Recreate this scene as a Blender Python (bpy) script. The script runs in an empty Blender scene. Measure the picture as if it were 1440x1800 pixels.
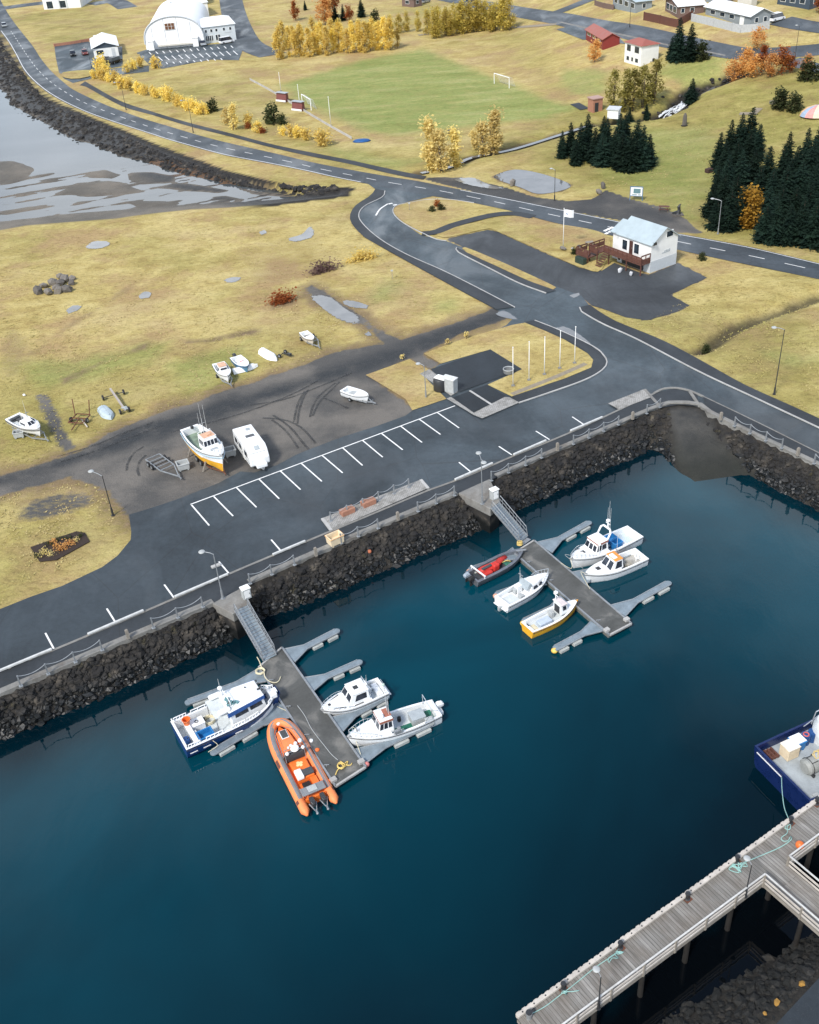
import bpy, bmesh, math, random
import numpy as np
from mathutils import Vector, Matrix
rnd = random.Random(7)
R = math.radians
SC = bpy.context.scene
COL = SC.collection
# ---------------------------------------------------------------- camera, sky, sun, exposure
CAMZ = 60.0; LAND = 3.0
F_PX, TILT, ROLL = 1780.0, R(34.5), R(-4.25)
_c, _s = math.cos(ROLL), math.sin(ROLL)
CF = Vector((0, math.cos(TILT), -math.sin(TILT)))
_U = Vector((0, math.sin(TILT), math.cos(TILT))); _R = Vector((1, 0, 0))
CR = _c*_R + _s*_U; CU = -_s*_R + _c*_U
cam_d = bpy.data.cameras.new('camera'); cam = bpy.data.objects.new('camera', cam_d); COL.objects.link(cam)
cam.matrix_world = Matrix(((CR.x, CU.x, -CF.x, 0), (CR.y, CU.y, -CF.y, 0), (CR.z, CU.z, -CF.z, CAMZ), (0, 0, 0, 1)))
cam_d.sensor_fit = 'VERTICAL'; cam_d.sensor_height = 36; cam_d.lens = F_PX/1800*36
cam_d.clip_start = 1; cam_d.clip_end = 20000
SC.camera = cam
SUN_EL, SUN_AZ = R(46), R(215)       # azimuth clockwise from +Y: behind the camera, a little to the left
wd = bpy.data.worlds.new('World'); SC.world = wd; wd.use_nodes = True
wn, wl = wd.node_tree.nodes, wd.node_tree.links
bg = wn['Background']
sky = wn.new('ShaderNodeTexSky'); sky.sky_type = 'NISHITA'; sky.sun_disc = False
sky.sun_elevation = SUN_EL; sky.sun_rotation = SUN_AZ
tcw = wn.new('ShaderNodeTexCoord')
mpw = wn.new('ShaderNodeMapping'); mpw.inputs['Scale'].default_value = (1, 1, 1.8); mpw.inputs['Location'].default_value = (0, 0, 0); wl.new(tcw.outputs['Generated'], mpw.inputs[0])
cn = wn.new('ShaderNodeTexNoise'); cn.inputs['Scale'].default_value = 1.7; cn.inputs['Detail'].default_value = 5; cn.inputs['Roughness'].default_value = .52
wl.new(mpw.outputs[0], cn.inputs['Vector'])
crw = wn.new('ShaderNodeValToRGB'); crw.color_ramp.elements[0].position = .46; crw.color_ramp.elements[1].position = .66
crw.color_ramp.elements[0].color = (.06, .06, .06, 1); crw.color_ramp.elements[1].color = (.95, .95, .95, 1)
wl.new(cn.outputs[0], crw.inputs[0])
mxw = wn.new('ShaderNodeMix'); mxw.data_type = 'RGBA'
sxw = wn.new('ShaderNodeSeparateXYZ'); wl.new(tcw.outputs['Generated'], sxw.inputs[0])
zr = wn.new('ShaderNodeMapRange'); zr.interpolation_type = 'SMOOTHSTEP'; zr.inputs[1].default_value = .60; zr.inputs[2].default_value = .86; zr.inputs[3].default_value = 1; zr.inputs[4].default_value = .08   # invented gap in the unseen clouds overhead, to darken reflections in the near water
wl.new(sxw.outputs[2], zr.inputs[0]); mu = wn.new('ShaderNodeMath'); mu.operation = 'MULTIPLY'; wl.new(crw.outputs[0], mu.inputs[0]); wl.new(zr.outputs[0], mu.inputs[1])
wl.new(mu.outputs[0], mxw.inputs[0]); wl.new(sky.outputs[0], mxw.inputs[6]); mxw.inputs[7].default_value = (10.3, 10.9, 11.6, 1)
wl.new(mxw.outputs[2], bg.inputs['Color']); bg.inputs['Strength'].default_value = .10
sl = bpy.data.lights.new('sun', 'SUN'); sun = bpy.data.objects.new('sun', sl); COL.objects.link(sun)
sl.energy = 2.3; sl.angle = R(9); sl.color = (1, .95, .88)
sd = Vector((math.sin(SUN_AZ)*math.cos(SUN_EL), math.cos(SUN_AZ)*math.cos(SUN_EL), math.sin(SUN_EL)))
sun.rotation_euler = sd.to_track_quat('Z', 'Y').to_euler()
SC.view_settings.view_transform = 'Standard'; SC.view_settings.look = 'None'
SC.view_settings.exposure = 0.9; SC.view_settings.gamma = 1
SC.cycles.max_bounces = 6

# ---------------------------------------------------------------- terrain height and ground points
def sstep(a, b, v):
    t = np.clip((v-a)/(b-a), 0, 1); return t*t*(3-2*t)
def hill(x, y):
    x = np.asarray(x, float); y = np.asarray(y, float)
    return LAND + 8.5*sstep(185, 300, y)*sstep(30, 85, x) + 3.0*sstep(150, 230, y)*sstep(55, 110, x) + 26*sstep(420, 900, y)
def ray(px, py): return CF*F_PX + CR*(px-720) - CU*(py-900)
def W(px, py, z):
    d = ray(px, py); k = (z-CAMZ)/d.z
    return Vector((d.x*k, d.y*k, z))
def G(px, py, dz=0.0):
    z = LAND
    for i in range(14):
        p = W(px, py, z+dz); z = float(hill(p.x, p.y))
    return Vector((p.x, p.y, z+dz))
def Gs(pts, dz=0.0): return [G(a, b, dz) for a, b in pts]
def Ws(pts, z): return [W(a, b, z) for a, b in pts]
def smooth(P, step=1.5, closed=False):
    """Catmull-Rom through P, resampled about every `step` metres"""
    P = [Vector(p) for p in P]; n = len(P); out = []
    rng = n if closed else n-1
    for i in range(rng):
        p1, p2 = P[i], P[(i+1) % n]
        p0 = P[i-1] if (closed or i > 0) else p1*2-p2
        p3 = P[(i+2) % n] if (closed or i+2 < n) else p2*2-p1
        m = max(1, int((p2-p1).length/step))
        for k in range(m):
            t = k/m
            out.append(.5*((2*p1)+(p2-p0)*t+(2*p0-5*p1+4*p2-p3)*t*t+(3*p1-p0-3*p2+p3)*t**3))
    if not closed: out.append(P[-1])
    return out
def resample(P, n):
    P = [Vector(p) for p in P]
    L = [0]
    for a, b in zip(P, P[1:]): L.append(L[-1]+(b-a).length)
    out = []; j = 0
    for i in range(n):
        s = L[-1]*i/(n-1)
        while j < len(P)-2 and L[j+1] < s: j += 1
        t = (s-L[j])/max(1e-9, L[j+1]-L[j]); out.append(P[j].lerp(P[j+1], min(1, t)))
    return out

# ---------------------------------------------------------------- materials
def srgb(r, g, b):
    f = lambda c: ((c/255+.055)/1.055)**2.4 if c/255 > .04045 else c/255/12.92
    return (f(r), f(g), f(b))
class NT:
    def __init__(s, name):
        s.m = bpy.data.materials.new(name); s.m.use_nodes = True
        s.n = s.m.node_tree.nodes; s.l = s.m.node_tree.links
        s.b = s.n['Principled BSDF']; s.out = s.n['Material Output']
    def new(s, t, **kw):
        q = s.n.new(t)
        for k, v in kw.items(): setattr(q, k, v)
        return q
    def noise(s, scale, vec=None, detail=4, rough=.55, dist=0):
        q = s.new('ShaderNodeTexNoise'); q.inputs['Scale'].default_value = scale; q.inputs['Detail'].default_value = detail
        q.inputs['Roughness'].default_value = rough; q.inputs['Distortion'].default_value = dist
        if vec is not None: s.l.new(vec, q.inputs['Vector'])
        return q.outputs[0]
    def ramp(s, fac, stops):
        q = s.new('ShaderNodeValToRGB'); s.l.new(fac, q.inputs[0]); cr = q.color_ramp
        while len(cr.elements) < len(stops): cr.elements.new(.5)
        for e, (p, c) in zip(cr.elements, stops):
            e.position = p; e.color = (c, c, c, 1) if not isinstance(c, (tuple, list)) else (*c[:3], 1)
        return q.outputs[0]
    def mix(s, fac, a, b, mode='MIX'):
        q = s.new('ShaderNodeMix', data_type='RGBA', blend_type=mode)
        for sock, v in ((q.inputs[0], fac), (q.inputs[6], a), (q.inputs[7], b)):
            if isinstance(v, (int, float)): sock.default_value = v
            elif isinstance(v, (tuple, list)): sock.default_value = (*v[:3], 1)
            else: s.l.new(v, sock)
        return q.outputs[2]
    def math(s, op, a, b=0.0, clamp=False):
        q = s.new('ShaderNodeMath', operation=op); q.use_clamp = clamp
        for sock, v in ((q.inputs[0], a), (q.inputs[1], b)):
            if isinstance(v, (int, float)): sock.default_value = v
            else: s.l.new(v, sock)
        return q.outputs[0]
    def attr(s, name):
        q = s.new('ShaderNodeAttribute'); q.attribute_name = name; return q.outputs['Fac']
    def pos(s, scale=(1, 1, 1), rot=(0, 0, 0), obj=False):
        if obj: o = s.new('ShaderNodeTexCoord').outputs['Object']
        else: o = s.new('ShaderNodeNewGeometry').outputs['Position']
        mp = s.new('ShaderNodeMapping'); mp.inputs['Scale'].default_value = scale; mp.inputs['Rotation'].default_value = rot
        s.l.new(o, mp.inputs[0]); return mp.outputs[0]
    def set(s, k, v):
        if isinstance(v, (int, float)): s.b.inputs[k].default_value = v
        elif isinstance(v, (tuple, list)): s.b.inputs[k].default_value = (*v[:3], 1)
        else: s.l.new(v, s.b.inputs[k])
    def bump(s, h, strength=.5, dist=.1):
        q = s.new('ShaderNodeBump'); q.inputs['Strength'].default_value = strength; q.inputs['Distance'].default_value = dist
        s.l.new(h, q.inputs['Height']); s.l.new(q.outputs[0], s.b.inputs['Normal'])
_mc = {}
def M(name, col=None, rough=.55, metal=0.0, var=.18, scale=2.5, bump=0.0, spec=.5, rand=0.0, dirt=0.0):
    """plain procedural material: base colour broken up by two noises, optional bump, per-object variation"""
    if name in _mc: return _mc[name]
    t = NT(name); p = t.pos(obj=True)
    n1 = t.noise(scale, p, 5, .6); n2 = t.noise(scale*7, p, 3, .6)
    dk = tuple(c*(1-var) for c in col); lt = tuple(min(1, c*(1+var*.8)) for c in col)
    c1 = t.ramp(n1, [(.3, dk), (.7, lt)])
    c2 = t.mix(var*1.2, c1, t.ramp(n2, [(.3, tuple(c*.55 for c in col)), (.65, col)]))
    if dirt: c2 = t.mix(t.ramp(t.noise(scale*.6, p, 6, .7), [(.5, 0.0), (.75, dirt)]), c2, (.09, .07, .05))
    if rand:
        oi = t.new('ShaderNodeObjectInfo'); h = t.new('ShaderNodeHueSaturation')
        t.l.new(t.math('ADD', t.math('MULTIPLY', oi.outputs['Random'], rand*.10), .5-rand*.05), h.inputs['Hue'])
        t.l.new(t.math('ADD', t.math('MULTIPLY', oi.outputs['Random'], rand), 1-rand*.5), h.inputs['Value'])
        t.l.new(c2, h.inputs['Color']); c2 = h.outputs[0]
    t.set('Base Color', c2); t.set('Metallic', metal)
    t.set('Roughness', t.ramp(n1, [(.3, max(.02, rough-.1)), (.7, min(1, rough+.1))]))
    t.set('Specular IOR Level', spec)
    if bump: t.bump(n2, .6, bump)
    _mc[name] = t.m; return t.m
def glassm(name, col=(.02, .03, .04)):
    if name in _mc: return _mc[name]
    t = NT(name); p = t.pos(obj=True)
    t.set('Base Color', t.ramp(t.noise(1.5, p), [(.3, tuple(c*.5 for c in col)), (.7, tuple(c*1.8 for c in col))])); t.set('Roughness', .06)
    _mc[name] = t.m; return t.m

# ---------------------------------------------------------------- mesh builder
class MB:
    def __init__(s): s.v = []; s.f = []; s.mi = []; s.k = 0
    def add(s, vs, fs):
        o = len(s.v); s.v += [tuple(v) for v in vs]; s.f += [tuple(i+o for i in f) for f in fs]; s.mi += [s.k]*len(fs); return s
    def poly(s, vs): return s.add(vs, [tuple(range(len(vs)))])
    def box(s, c, d, rz=0, taper=1.0, tilt=None):
        x, y, z = d[0]/2, d[1]/2, d[2]/2; vs = []
        for zz, k in ((-z, 1), (z, taper)):
            vs += [Vector((-x*k, -y*k, zz)), Vector((x*k, -y*k, zz)), Vector((x*k, y*k, zz)), Vector((-x*k, y*k, zz))]
        m = Matrix.Rotation(rz, 3, 'Z')
        if tilt is not None: m = m @ Matrix.Rotation(tilt[1], 3, tilt[0])
        c = Vector(c)
        return s.add([m @ v + c for v in vs], [(3, 2, 1, 0), (4, 5, 6, 7), (0, 1, 5, 4), (1, 2, 6, 5), (2, 3, 7, 6), (3, 0, 4, 7)])
    def bar(s, a, b, w, h):
        """rectangular bar from a to b (centre line), w across, h upright"""
        a, b = Vector(a), Vector(b); d = (b-a).normalized(); up = Vector((0, 0, 1))
        if abs(d.z) > .95: up = Vector((1, 0, 0))
        r = d.cross(up).normalized(); u = r.cross(d); vs = []
        for p in (a, b): vs += [p-r*w/2-u*h/2, p+r*w/2-u*h/2, p+r*w/2+u*h/2, p-r*w/2+u*h/2]
        return s.add(vs, [(3, 2, 1, 0), (4, 5, 6, 7), (0, 1, 5, 4), (1, 2, 6, 5), (2, 3, 7, 6), (3, 0, 4, 7)][::1])
    def cyl(s, a, b, r0, r1=None, n=10, caps=True):
        if r1 is None: r1 = r0
        a, b = Vector(a), Vector(b); d = (b-a).normalized()
        u = d.cross(Vector((0, 0, 1))) if abs(d.z) < .95 else d.cross(Vector((1, 0, 0)))
        u.normalize(); w = d.cross(u); vs = []
        for p, r in ((a, r0), (b, r1)):
            for i in range(n):
                t = 2*math.pi*i/n; vs.append(p+u*(math.cos(t)*r)+w*(math.sin(t)*r))
        fs = [(i, (i+1) % n, n+(i+1) % n, n+i) for i in range(n)]
        if caps: fs += [tuple(range(n))[::-1], tuple(range(n, 2*n))]
        return s.add(vs, fs)
    def tube(s, pts, r, n=6, closed=False):
        pts = [Vector(p) for p in pts]; m = len(pts); vs = []; pu = None
        for i, p in enumerate(pts):
            a = pts[i-1] if (i > 0 or closed) else p; b = pts[(i+1) % m] if (i < m-1 or closed) else p
            d = (b-a).normalized() if (b-a).length > 1e-9 else Vector((0, 0, 1))
            if pu is None: u = d.cross(Vector((0, 0, 1))) if abs(d.z) < .9 else d.cross(Vector((1, 0, 0)))
            else: u = pu - d*pu.dot(d)
            if u.length < 1e-6: u = d.orthogonal()
            u.normalize(); pu = u; w = d.cross(u)
            rr = r[i] if isinstance(r, (list, tuple)) else r
            for k in range(n):
                t = 2*math.pi*k/n; vs.append(p+u*(math.cos(t)*rr)+w*(math.sin(t)*rr))
        fs = []
        for i in range(m if closed else m-1):
            j = (i+1) % m
            fs += [(i*n+k, i*n+(k+1) % n, j*n+(k+1) % n, j*n+k) for k in range(n)]
        if not closed: fs += [tuple(range(n))[::-1], tuple((m-1)*n+k for k in range(n))]
        return s.add(vs, fs)
    def loft(s, rings, closed=True, c0=True, c1=True):
        n = len(rings[0]); vs = [p for r in rings for p in r]; fs = []
        for i in range(len(rings)-1):
            for k in range(n if closed else n-1):
                j = (k+1) % n; fs.append((i*n+k, i*n+j, (i+1)*n+j, (i+1)*n+k))
        if c0: fs.append(tuple(range(n))[::-1])
        if c1: fs.append(tuple((len(rings)-1)*n+k for k in range(n)))
        return s.add(vs, fs)
    def prism(s, out, z0, z1):
        return s.loft([[(p[0], p[1], z0) for p in out], [(p[0], p[1], z1) for p in out]])
    def lathe(s, prof, n=16, c=(0, 0, 0)):
        c = Vector(c)
        return s.loft([[c+Vector((r*math.cos(2*math.pi*k/n), r*math.sin(2*math.pi*k/n), z)) for k in range(n)] for r, z in prof])
    def ball(s, c, r, n=10, sz=1.0):
        return s.lathe([(max(.001, r*math.sin(math.pi*i/n)), -r*sz*math.cos(math.pi*i/n)) for i in range(n+1)], n+2, c)
    def rock(s, c, r, rg, flat=.75):
        vs, fs = ROCKS[rg.randrange(len(ROCKS))]
        m = Matrix.Rotation(rg.uniform(0, 6.28), 3, 'Z') @ Matrix.Rotation(rg.uniform(-.5, .5), 3, 'X')
        sx, sy, szz = r*rg.uniform(.8, 1.25), r*rg.uniform(.7, 1.1), r*flat*rg.uniform(.7, 1.15); c = Vector(c)
        return s.add([m @ Vector((v[0]*sx, v[1]*sy, v[2]*szz))+c for v in vs], fs)
    def panel(s, q, u0, u1, v0, v1, off=.01, th=.03):
        """thin slab on the quad q (bl, br, tr, tl seen from outside), u along, v up; stands `off` proud"""
        bl, br, tr, tl = [Vector(p) for p in q]
        f = lambda u, v: bl.lerp(br, u).lerp(tl.lerp(tr, u), v)
        n = (br-bl).cross(tl-bl).normalized()
        a = [f(u0, v0), f(u1, v0), f(u1, v1), f(u0, v1)]
        return s.loft([[p+n*(off-th) for p in a], [p+n*off for p in a]])
    def build(s, name, mat, parent=None, smooth=False, bevel=0, loc=None):
        me = bpy.data.meshes.new(name); me.from_pydata(s.v, [], s.f)
        mats = mat if isinstance(mat, (list, tuple)) else [mat]
        for m in mats: me.materials.append(m)
        if len(mats) > 1: me.polygons.foreach_set('material_index', s.mi)
        bm = bmesh.new(); bm.from_mesh(me); bmesh.ops.recalc_face_normals(bm, faces=bm.faces); bm.to_mesh(me); bm.free()
        if smooth: me.polygons.foreach_set('use_smooth', [True]*len(me.polygons))
        o = bpy.data.objects.new(name, me); COL.objects.link(o)
        if smooth == 'auto':
            md = o.modifiers.new('edge_split', 'EDGE_SPLIT'); md.split_angle = R(38)
        if bevel:
            b = o.modifiers.new('bevel', 'BEVEL'); b.width = bevel; b.segments = 2; b.limit_method = 'ANGLE'; b.angle_limit = R(35)
        if parent is not None: o.parent = parent
        if loc is not None: o.location = loc
        return o
def _rocks():
    out = []; rg = random.Random(3)
    for k in range(10):
        bm = bmesh.new(); bmesh.ops.create_icosphere(bm, subdivisions=1, radius=1)
        pl = [(Vector((rg.gauss(0, 1), rg.gauss(0, 1), rg.gauss(0, 1))).normalized(), rg.uniform(.55, .85)) for i in range(7)]
        for v in bm.verts:
            p = v.co.copy()*rg.uniform(.95, 1.1)
            for n, d in pl:
                e = p.dot(n)-d
                if e > 0: p -= n*e
            v.co = p
        bm.verts.index_update()
        out.append(([tuple(v.co) for v in bm.verts], [tuple(v.index for v in f.verts) for f in bm.faces])); bm.free()
    return out
ROCKS = _rocks()

def tag(o, label=None, cat=None, group=None, kind=None):
    if label: o['label'] = label
    if cat: o['category'] = cat
    if group: o['group'] = group
    if kind: o['kind'] = kind
    return o
def thing(name, label, cat, loc=(0, 0, 0), rz=0, group=None):
    o = bpy.data.objects.new(name, None); COL.objects.link(o); o.empty_display_size = .5
    o.location = loc; o.rotation_euler = (0, 0, rz)
    return tag(o, label, cat, group)
def struct(name, mb, mat, **kw):
    o = mb.build(name, mat, **kw); o['kind'] = 'structure'; return o
def dup(root, loc, rz=0, sc=1.0, label=None, group=None):
    """copy of a thing with copies of its parts and their sub-parts (mesh data shared)"""
    r = root.copy(); COL.objects.link(r); r.location = loc; r.rotation_euler = (0, 0, rz)
    r.scale = sc if isinstance(sc, (tuple, list)) else (sc, sc, sc)
    if label: r['label'] = label
    if group: r['group'] = group
    for ch in list(root.children):
        c = ch.copy(); COL.objects.link(c); c.parent = r
        for g in list(ch.children):
            d = g.copy(); COL.objects.link(d); d.parent = c
    return r
def heading(a, b, z):
    """stern pixel a, bow pixel b at height z -> centre on z=0 offset, angle, length"""
    A, B = W(*a, z), W(*b, z); d = B-A
    return (A+B)/2, math.atan2(d.y, d.x), d.length
# ---------------------------------------------------------------- shore lines
CREST_PX = [(0, 1223), (100, 1180), (240, 1120), (377, 1062), (440, 1032), (600, 957), (805, 872), (875, 842), (960, 805), (1060, 761), (1160, 718), (1190, 712), (1228, 715), (1243, 727), (1330, 770), (1440, 822)]
TOE_PX = [(0, 1300), (187, 1221), (310, 1166), (400, 1126), (445, 1092), (623, 1024), (757, 967), (833, 936), (880, 912), (960, 872), (1037, 833), (1117, 802), (1147, 787), (1165, 795), (1187, 818), (1237, 846), (1293, 844), (1323, 837), (1360, 857), (1440, 896)]
def ext(a, b, L): return b+(b-a).normalized()*L
cr_w = Gs(CREST_PX); to_w = Ws(TOE_PX, 0)
KEY = Vector((8, 31, 0))
l2a, l2b = W(1350, 1800, 3), W(1440, 1704, 3); t2a, t2b = W(1160, 1800, 0), W(1440, 1642, 0)
def closepoly(P, q0, q1):
    a = ext(P[1], P[0], 260); b = ext(P[-2], P[-1], 30)
    qa = ext(q1, q0, 200); qb = ext(q0, q1, 22)
    return [a]+P+[b, qb, qa, Vector((-300, -300, 0))]
HARB_C = closepoly(cr_w, l2a, l2b); HARB_T = closepoly(to_w, t2a, t2b)
EST_N_C = [(-70, -10), (-20, 40), (0, 66), (20, 99), (43, 135), (67, 165), (100, 182), (160, 209), (217, 232), (267, 254), (333, 279), (400, 304), (480, 322), (550, 339), (595, 331), (613, 331)]
EST_S_C = [(609, 343), (560, 349), (480, 359), (400, 366), (333, 369), (247, 379), (200, 386), (133, 391), (43, 398), (0, 406), (-60, 416), (-140, 430)]
EST_N_T = [(-70, 92), (0, 156), (17, 168), (23, 184), (50, 201), (100, 228), (133, 247), (167, 254), (217, 277), (253, 283), (300, 300), (340, 309), (400, 322), (460, 331), (520, 338), (585, 339)]
EST_S_T = [(585, 342), (540, 346), (480, 351), (400, 356), (300, 362), (240, 366), (133, 374), (60, 383), (0, 389), (-60, 398), (-140, 410)]
EST_C = Gs(EST_N_C+EST_S_C)+[Vector((-420, 150, 0)), Vector((-420, 480, 0))]
EZ = 1.8
EST_T = Ws(EST_N_T+EST_S_T, EZ)+[Vector((-410, 160, 0)), Vector((-410, 470, 0))]
BARS = [[(-30, 285), (20, 283), (45, 287), (60, 300), (45, 312), (0, 322), (-30, 324)],
        [(100, 341), (135, 322), (190, 318), (225, 325), (255, 337), (215, 344), (150, 346)],
        [(150, 303), (185, 298), (215, 307), (200, 315), (160, 312)], [(225, 304), (270, 303), (308, 309), (305, 320), (250, 325), (228, 315)],
        [(255, 331), (310, 322), (370, 328), (400, 336), (380, 340), (300, 333)], [(222, 357), (240, 352), (315, 356), (312, 361), (240, 364)],
        [(370, 346), (395, 344), (425, 350), (400, 353), (375, 351)], [(0, 372), (50, 364), (100, 361), (70, 369), (10, 377)],
        [(420, 331), (470, 338), (540, 342), (500, 347), (440, 342)]]

def np_xy(P): return np.array([(p[0], p[1]) for p in P], float)
def dist_poly(X, Y, P, closed=True):
    """distance to the polyline / polygon border, vectorised"""
    P = np_xy(P); best = np.full(X.shape, 1e9); n = len(P)
    for i in range(n if closed else n-1):
        ax, ay = P[i]; bx, by = P[(i+1) % n]; dx, dy = bx-ax, by-ay
        t = np.clip(((X-ax)*dx+(Y-ay)*dy)/max(1e-9, dx*dx+dy*dy), 0, 1)
        best = np.minimum(best, (X-ax-t*dx)**2+(Y-ay-t*dy)**2)
    return np.sqrt(best)
def inside(X, Y, P):
    P = np_xy(P); r = np.zeros(X.shape, bool); n = len(P)
    for i in range(n):
        x1, y1 = P[i]; x2, y2 = P[(i+1) % n]
        if y1 == y2: continue
        r ^= ((y1 > Y) != (y2 > Y)) & (X < (x2-x1)*(Y-y1)/(y2-y1)+x1)
    return r
def sdf(X, Y, P): return np.where(inside(X, Y, P), 1, -1)*dist_poly(X, Y, P)      # + inside
STREAM_PX = [(1275, 128), (1240, 143), (1212, 155), (1185, 176), (1150, 195), (1100, 203), (1050, 212), (985, 232), (900, 258), (830, 272), (792, 288), (735, 300)]
STREAM = Gs(STREAM_PX)
_sw = Gs([(1300, 120), (1212, 153), (1185, 180), (1150, 195), (1080, 205)])
DITCH = Gs([(1440, 515), (1400, 530), (1300, 565), (1245, 602), (1225, 610)])
def terrain(X, Y):
    X = np.asarray(X, float); Y = np.asarray(Y, float)
    h = hill(X, Y)
    # waterfall gully: the stream cuts in deeper below the lip
    d = dist_poly(X, Y, _sw, False); h = h-2.6*np.exp(-(d/3.2)**2)
    d = dist_poly(X, Y, STREAM, False); h = h-.9*np.exp(-(d/2.0)**2)
    d = dist_poly(X, Y, DITCH, False); h = h-1.2*np.exp(-(d/1.5)**2)
    for C, T, deep, z0 in ((HARB_C, HARB_T, 3.0, 0.0), (EST_C, EST_T, .7, EZ)):
        ic = inside(X, Y, C)
        if not ic.any(): continue
        it = inside(X, Y, T); dT = dist_poly(X, Y, T); dC = dist_poly(X, Y, C)
        slope = z0+(LAND-z0)*np.clip(dT/np.maximum(1e-6, dT+dC), 0, 1)
        hh = np.where(it, z0-np.minimum(deep, .05+dT*(.5 if deep > 1 else .1)), slope)
        if deep < 1:
            Xr = X*.94+Y*.34; Yr = -X*.34+Y*.94; ch = lump(Xr*.22, Yr*1.1, 6, 21)*.6+lump(Xr*.5, Yr*2.2, 5, 22)*.4
            hh = np.where(it & (Y < 225), np.maximum(hh, z0+np.minimum(.12, (ch-.15)*.9)), hh)
            for b in BARS:
                s = sdf(X, Y, Ws(b, EZ)); hh = np.where(it, np.maximum(hh, z0+np.minimum(.16, s*.10+.10*lump(X, Y, 9, 5)*(s > -3))), hh)
        if deep > 1:
            A_, B_ = W(1197, 715, 3), W(1262, 843, 0); dx, dy = B_.x-A_.x, B_.y-A_.y; tt = ((X-A_.x)*dx+(Y-A_.y)*dy)/(dx*dx+dy*dy)
            near = np.hypot(X-A_.x, Y-A_.y) < 30; rs = np.full(X.shape, -9.0); rs[near] = sdf(X[near], Y[near], [W(1168, 716, 3), W(1232, 714, 3), W(1290, 775, 1.6), W(1335, 842, 0), W(1345, 885, -1), W(1230, 890, -1), W(1190, 822, 0), W(1181, 770, 1.4)])
            k_ = sstep(-.6, .8, rs); hh = hh*(1-k_)+k_*np.maximum(-1.6, LAND*(1-tt)-.06)
        h = np.where(ic, hh, h)
    return h
def lump(X, Y, s, seed):
    r = np.random.RandomState(seed); o = np.zeros(X.shape)
    for k in range(7):
        a = r.uniform(0, 6.28); f = r.uniform(.5, 1.6)/s
        o += np.sin(X*np.cos(a)*f*6.28+Y*np.sin(a)*f*6.28+r.uniform(0, 6.28))
    return o/7
def axis(a, b, step, far0, far1):
    v = list(np.arange(a, b+.01, step)); s = step
    while v[-1] < far1: s *= 1.09; v.append(v[-1]+s)
    s = step
    while v[0] > far0: s *= 1.09; v.insert(0, v[0]-s)
    return np.array(v)
gx = axis(-75, 95, .85, -6000, 6000); gy = axis(22, 285, .85, -3000, 9000)
GX, GY = np.meshgrid(gx, gy); sh = GX.shape
GZ = terrain(GX.ravel(), GY.ravel()).reshape(sh)
_nr = np.random.RandomState(5)
LUMP = lump(GX, GY, 9, 3)*.6+lump(GX, GY, 3.2, 4)*.4
def soft(P, w=.8, wob=1.5):
    """mask 0..1 inside polygon P with a frayed soft edge"""
    xs = [p[0] for p in P]; ys = [p[1] for p in P]; m = 6
    ok = (GX > min(xs)-m) & (GX < max(xs)+m) & (GY > min(ys)-m) & (GY < max(ys)+m)
    o = np.zeros(sh); s = sdf(GX[ok], GY[ok], P)+LUMP[ok]*wob; o[ok] = sstep(-w, w, s); return o
YARD = [(905, 556), (800, 590), (745, 622), (775, 640), (757, 650), (720, 632), (650, 656), (668, 676), (713, 704), (732, 724), (650, 770), (523, 810), (423, 840), (317, 890), (232, 915), (190, 858), (120, 838), (0, 872), (-90, 895), (-90, 850), (0, 836), (130, 797), (240, 738), (330, 712), (480, 658), (600, 617), (676, 604), (640, 570), (560, 530), (535, 505), (548, 500), (590, 525), (660, 575), (706, 598), (790, 570), (873, 540)]
gravel = soft(Gs(YARD), 1.0, .9)
gravel = np.maximum(gravel, soft(Gs([(60, 692), (85, 690), (118, 760), (140, 790), (110, 795), (85, 750)]), .9, .7)*.8)
gravel = np.maximum(gravel, soft(Gs([(0, 905), (60, 875), (150, 862), (175, 880), (120, 905), (30, 925)]), 1.2, 1.5)*.6)
gravel = np.maximum(gravel, soft(Gs([(780, 420), (857, 404), (873, 407), (960, 446), (1020, 471), (1060, 476), (1140, 482), (1192, 462), (1243, 488), (1178, 518), (1212, 537), (1187, 550), (1137, 563), (1073, 545), (1020, 520), (975, 503), (817, 435)]), .35, .25))
gravel = np.maximum(gravel, soft(Gs([(735, 312), (813, 311), (880, 327), (943, 346), (1000, 353), (1040, 350), (1066, 334), (1110, 350), (1167, 365), (1200, 382), (1236, 410), (1190, 408), (1093, 388), (960, 364), (870, 347)]), .5, .5))
green = soft(Gs([(490, 150), (640, 105), (745, 86), (800, 110), (1010, 190), (960, 208), (850, 218), (700, 236), (640, 230), (560, 195)]), 3, 2)
green = np.maximum(green, .75*soft(Gs([(990, 120), (1070, 125), (1060, 165), (1010, 165), (985, 145)]), 2, 2))
green = np.maximum(green, .8*soft(Gs([(1170, 105), (1280, 100), (1270, 128), (1200, 150), (1160, 125)]), 2, 2))
green = np.maximum(green, .6*soft(Gs([(1130, 230), (1250, 220), (1260, 330), (1210, 380), (1120, 330), (1050, 300), (1080, 270)]), 4, 4))
for q in ([(640, 520), (690, 490), (700, 505), (680, 530), (650, 535)], [(765, 535), (800, 528), (795, 545), (770, 548)], [(300, 640), (430, 600), (440, 640), (420, 668), (330, 690)], [(20, 640), (200, 620), (300, 600), (260, 640), (90, 680)], [(1350, 620), (1430, 625), (1440, 640), (1380, 640)], [(575, 255), (640, 275), (740, 282), (700, 300), (600, 280)]):
    green = np.maximum(green, .6*soft(Gs(q), 2.0, 2.5))
dirt = np.zeros(sh)
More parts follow.
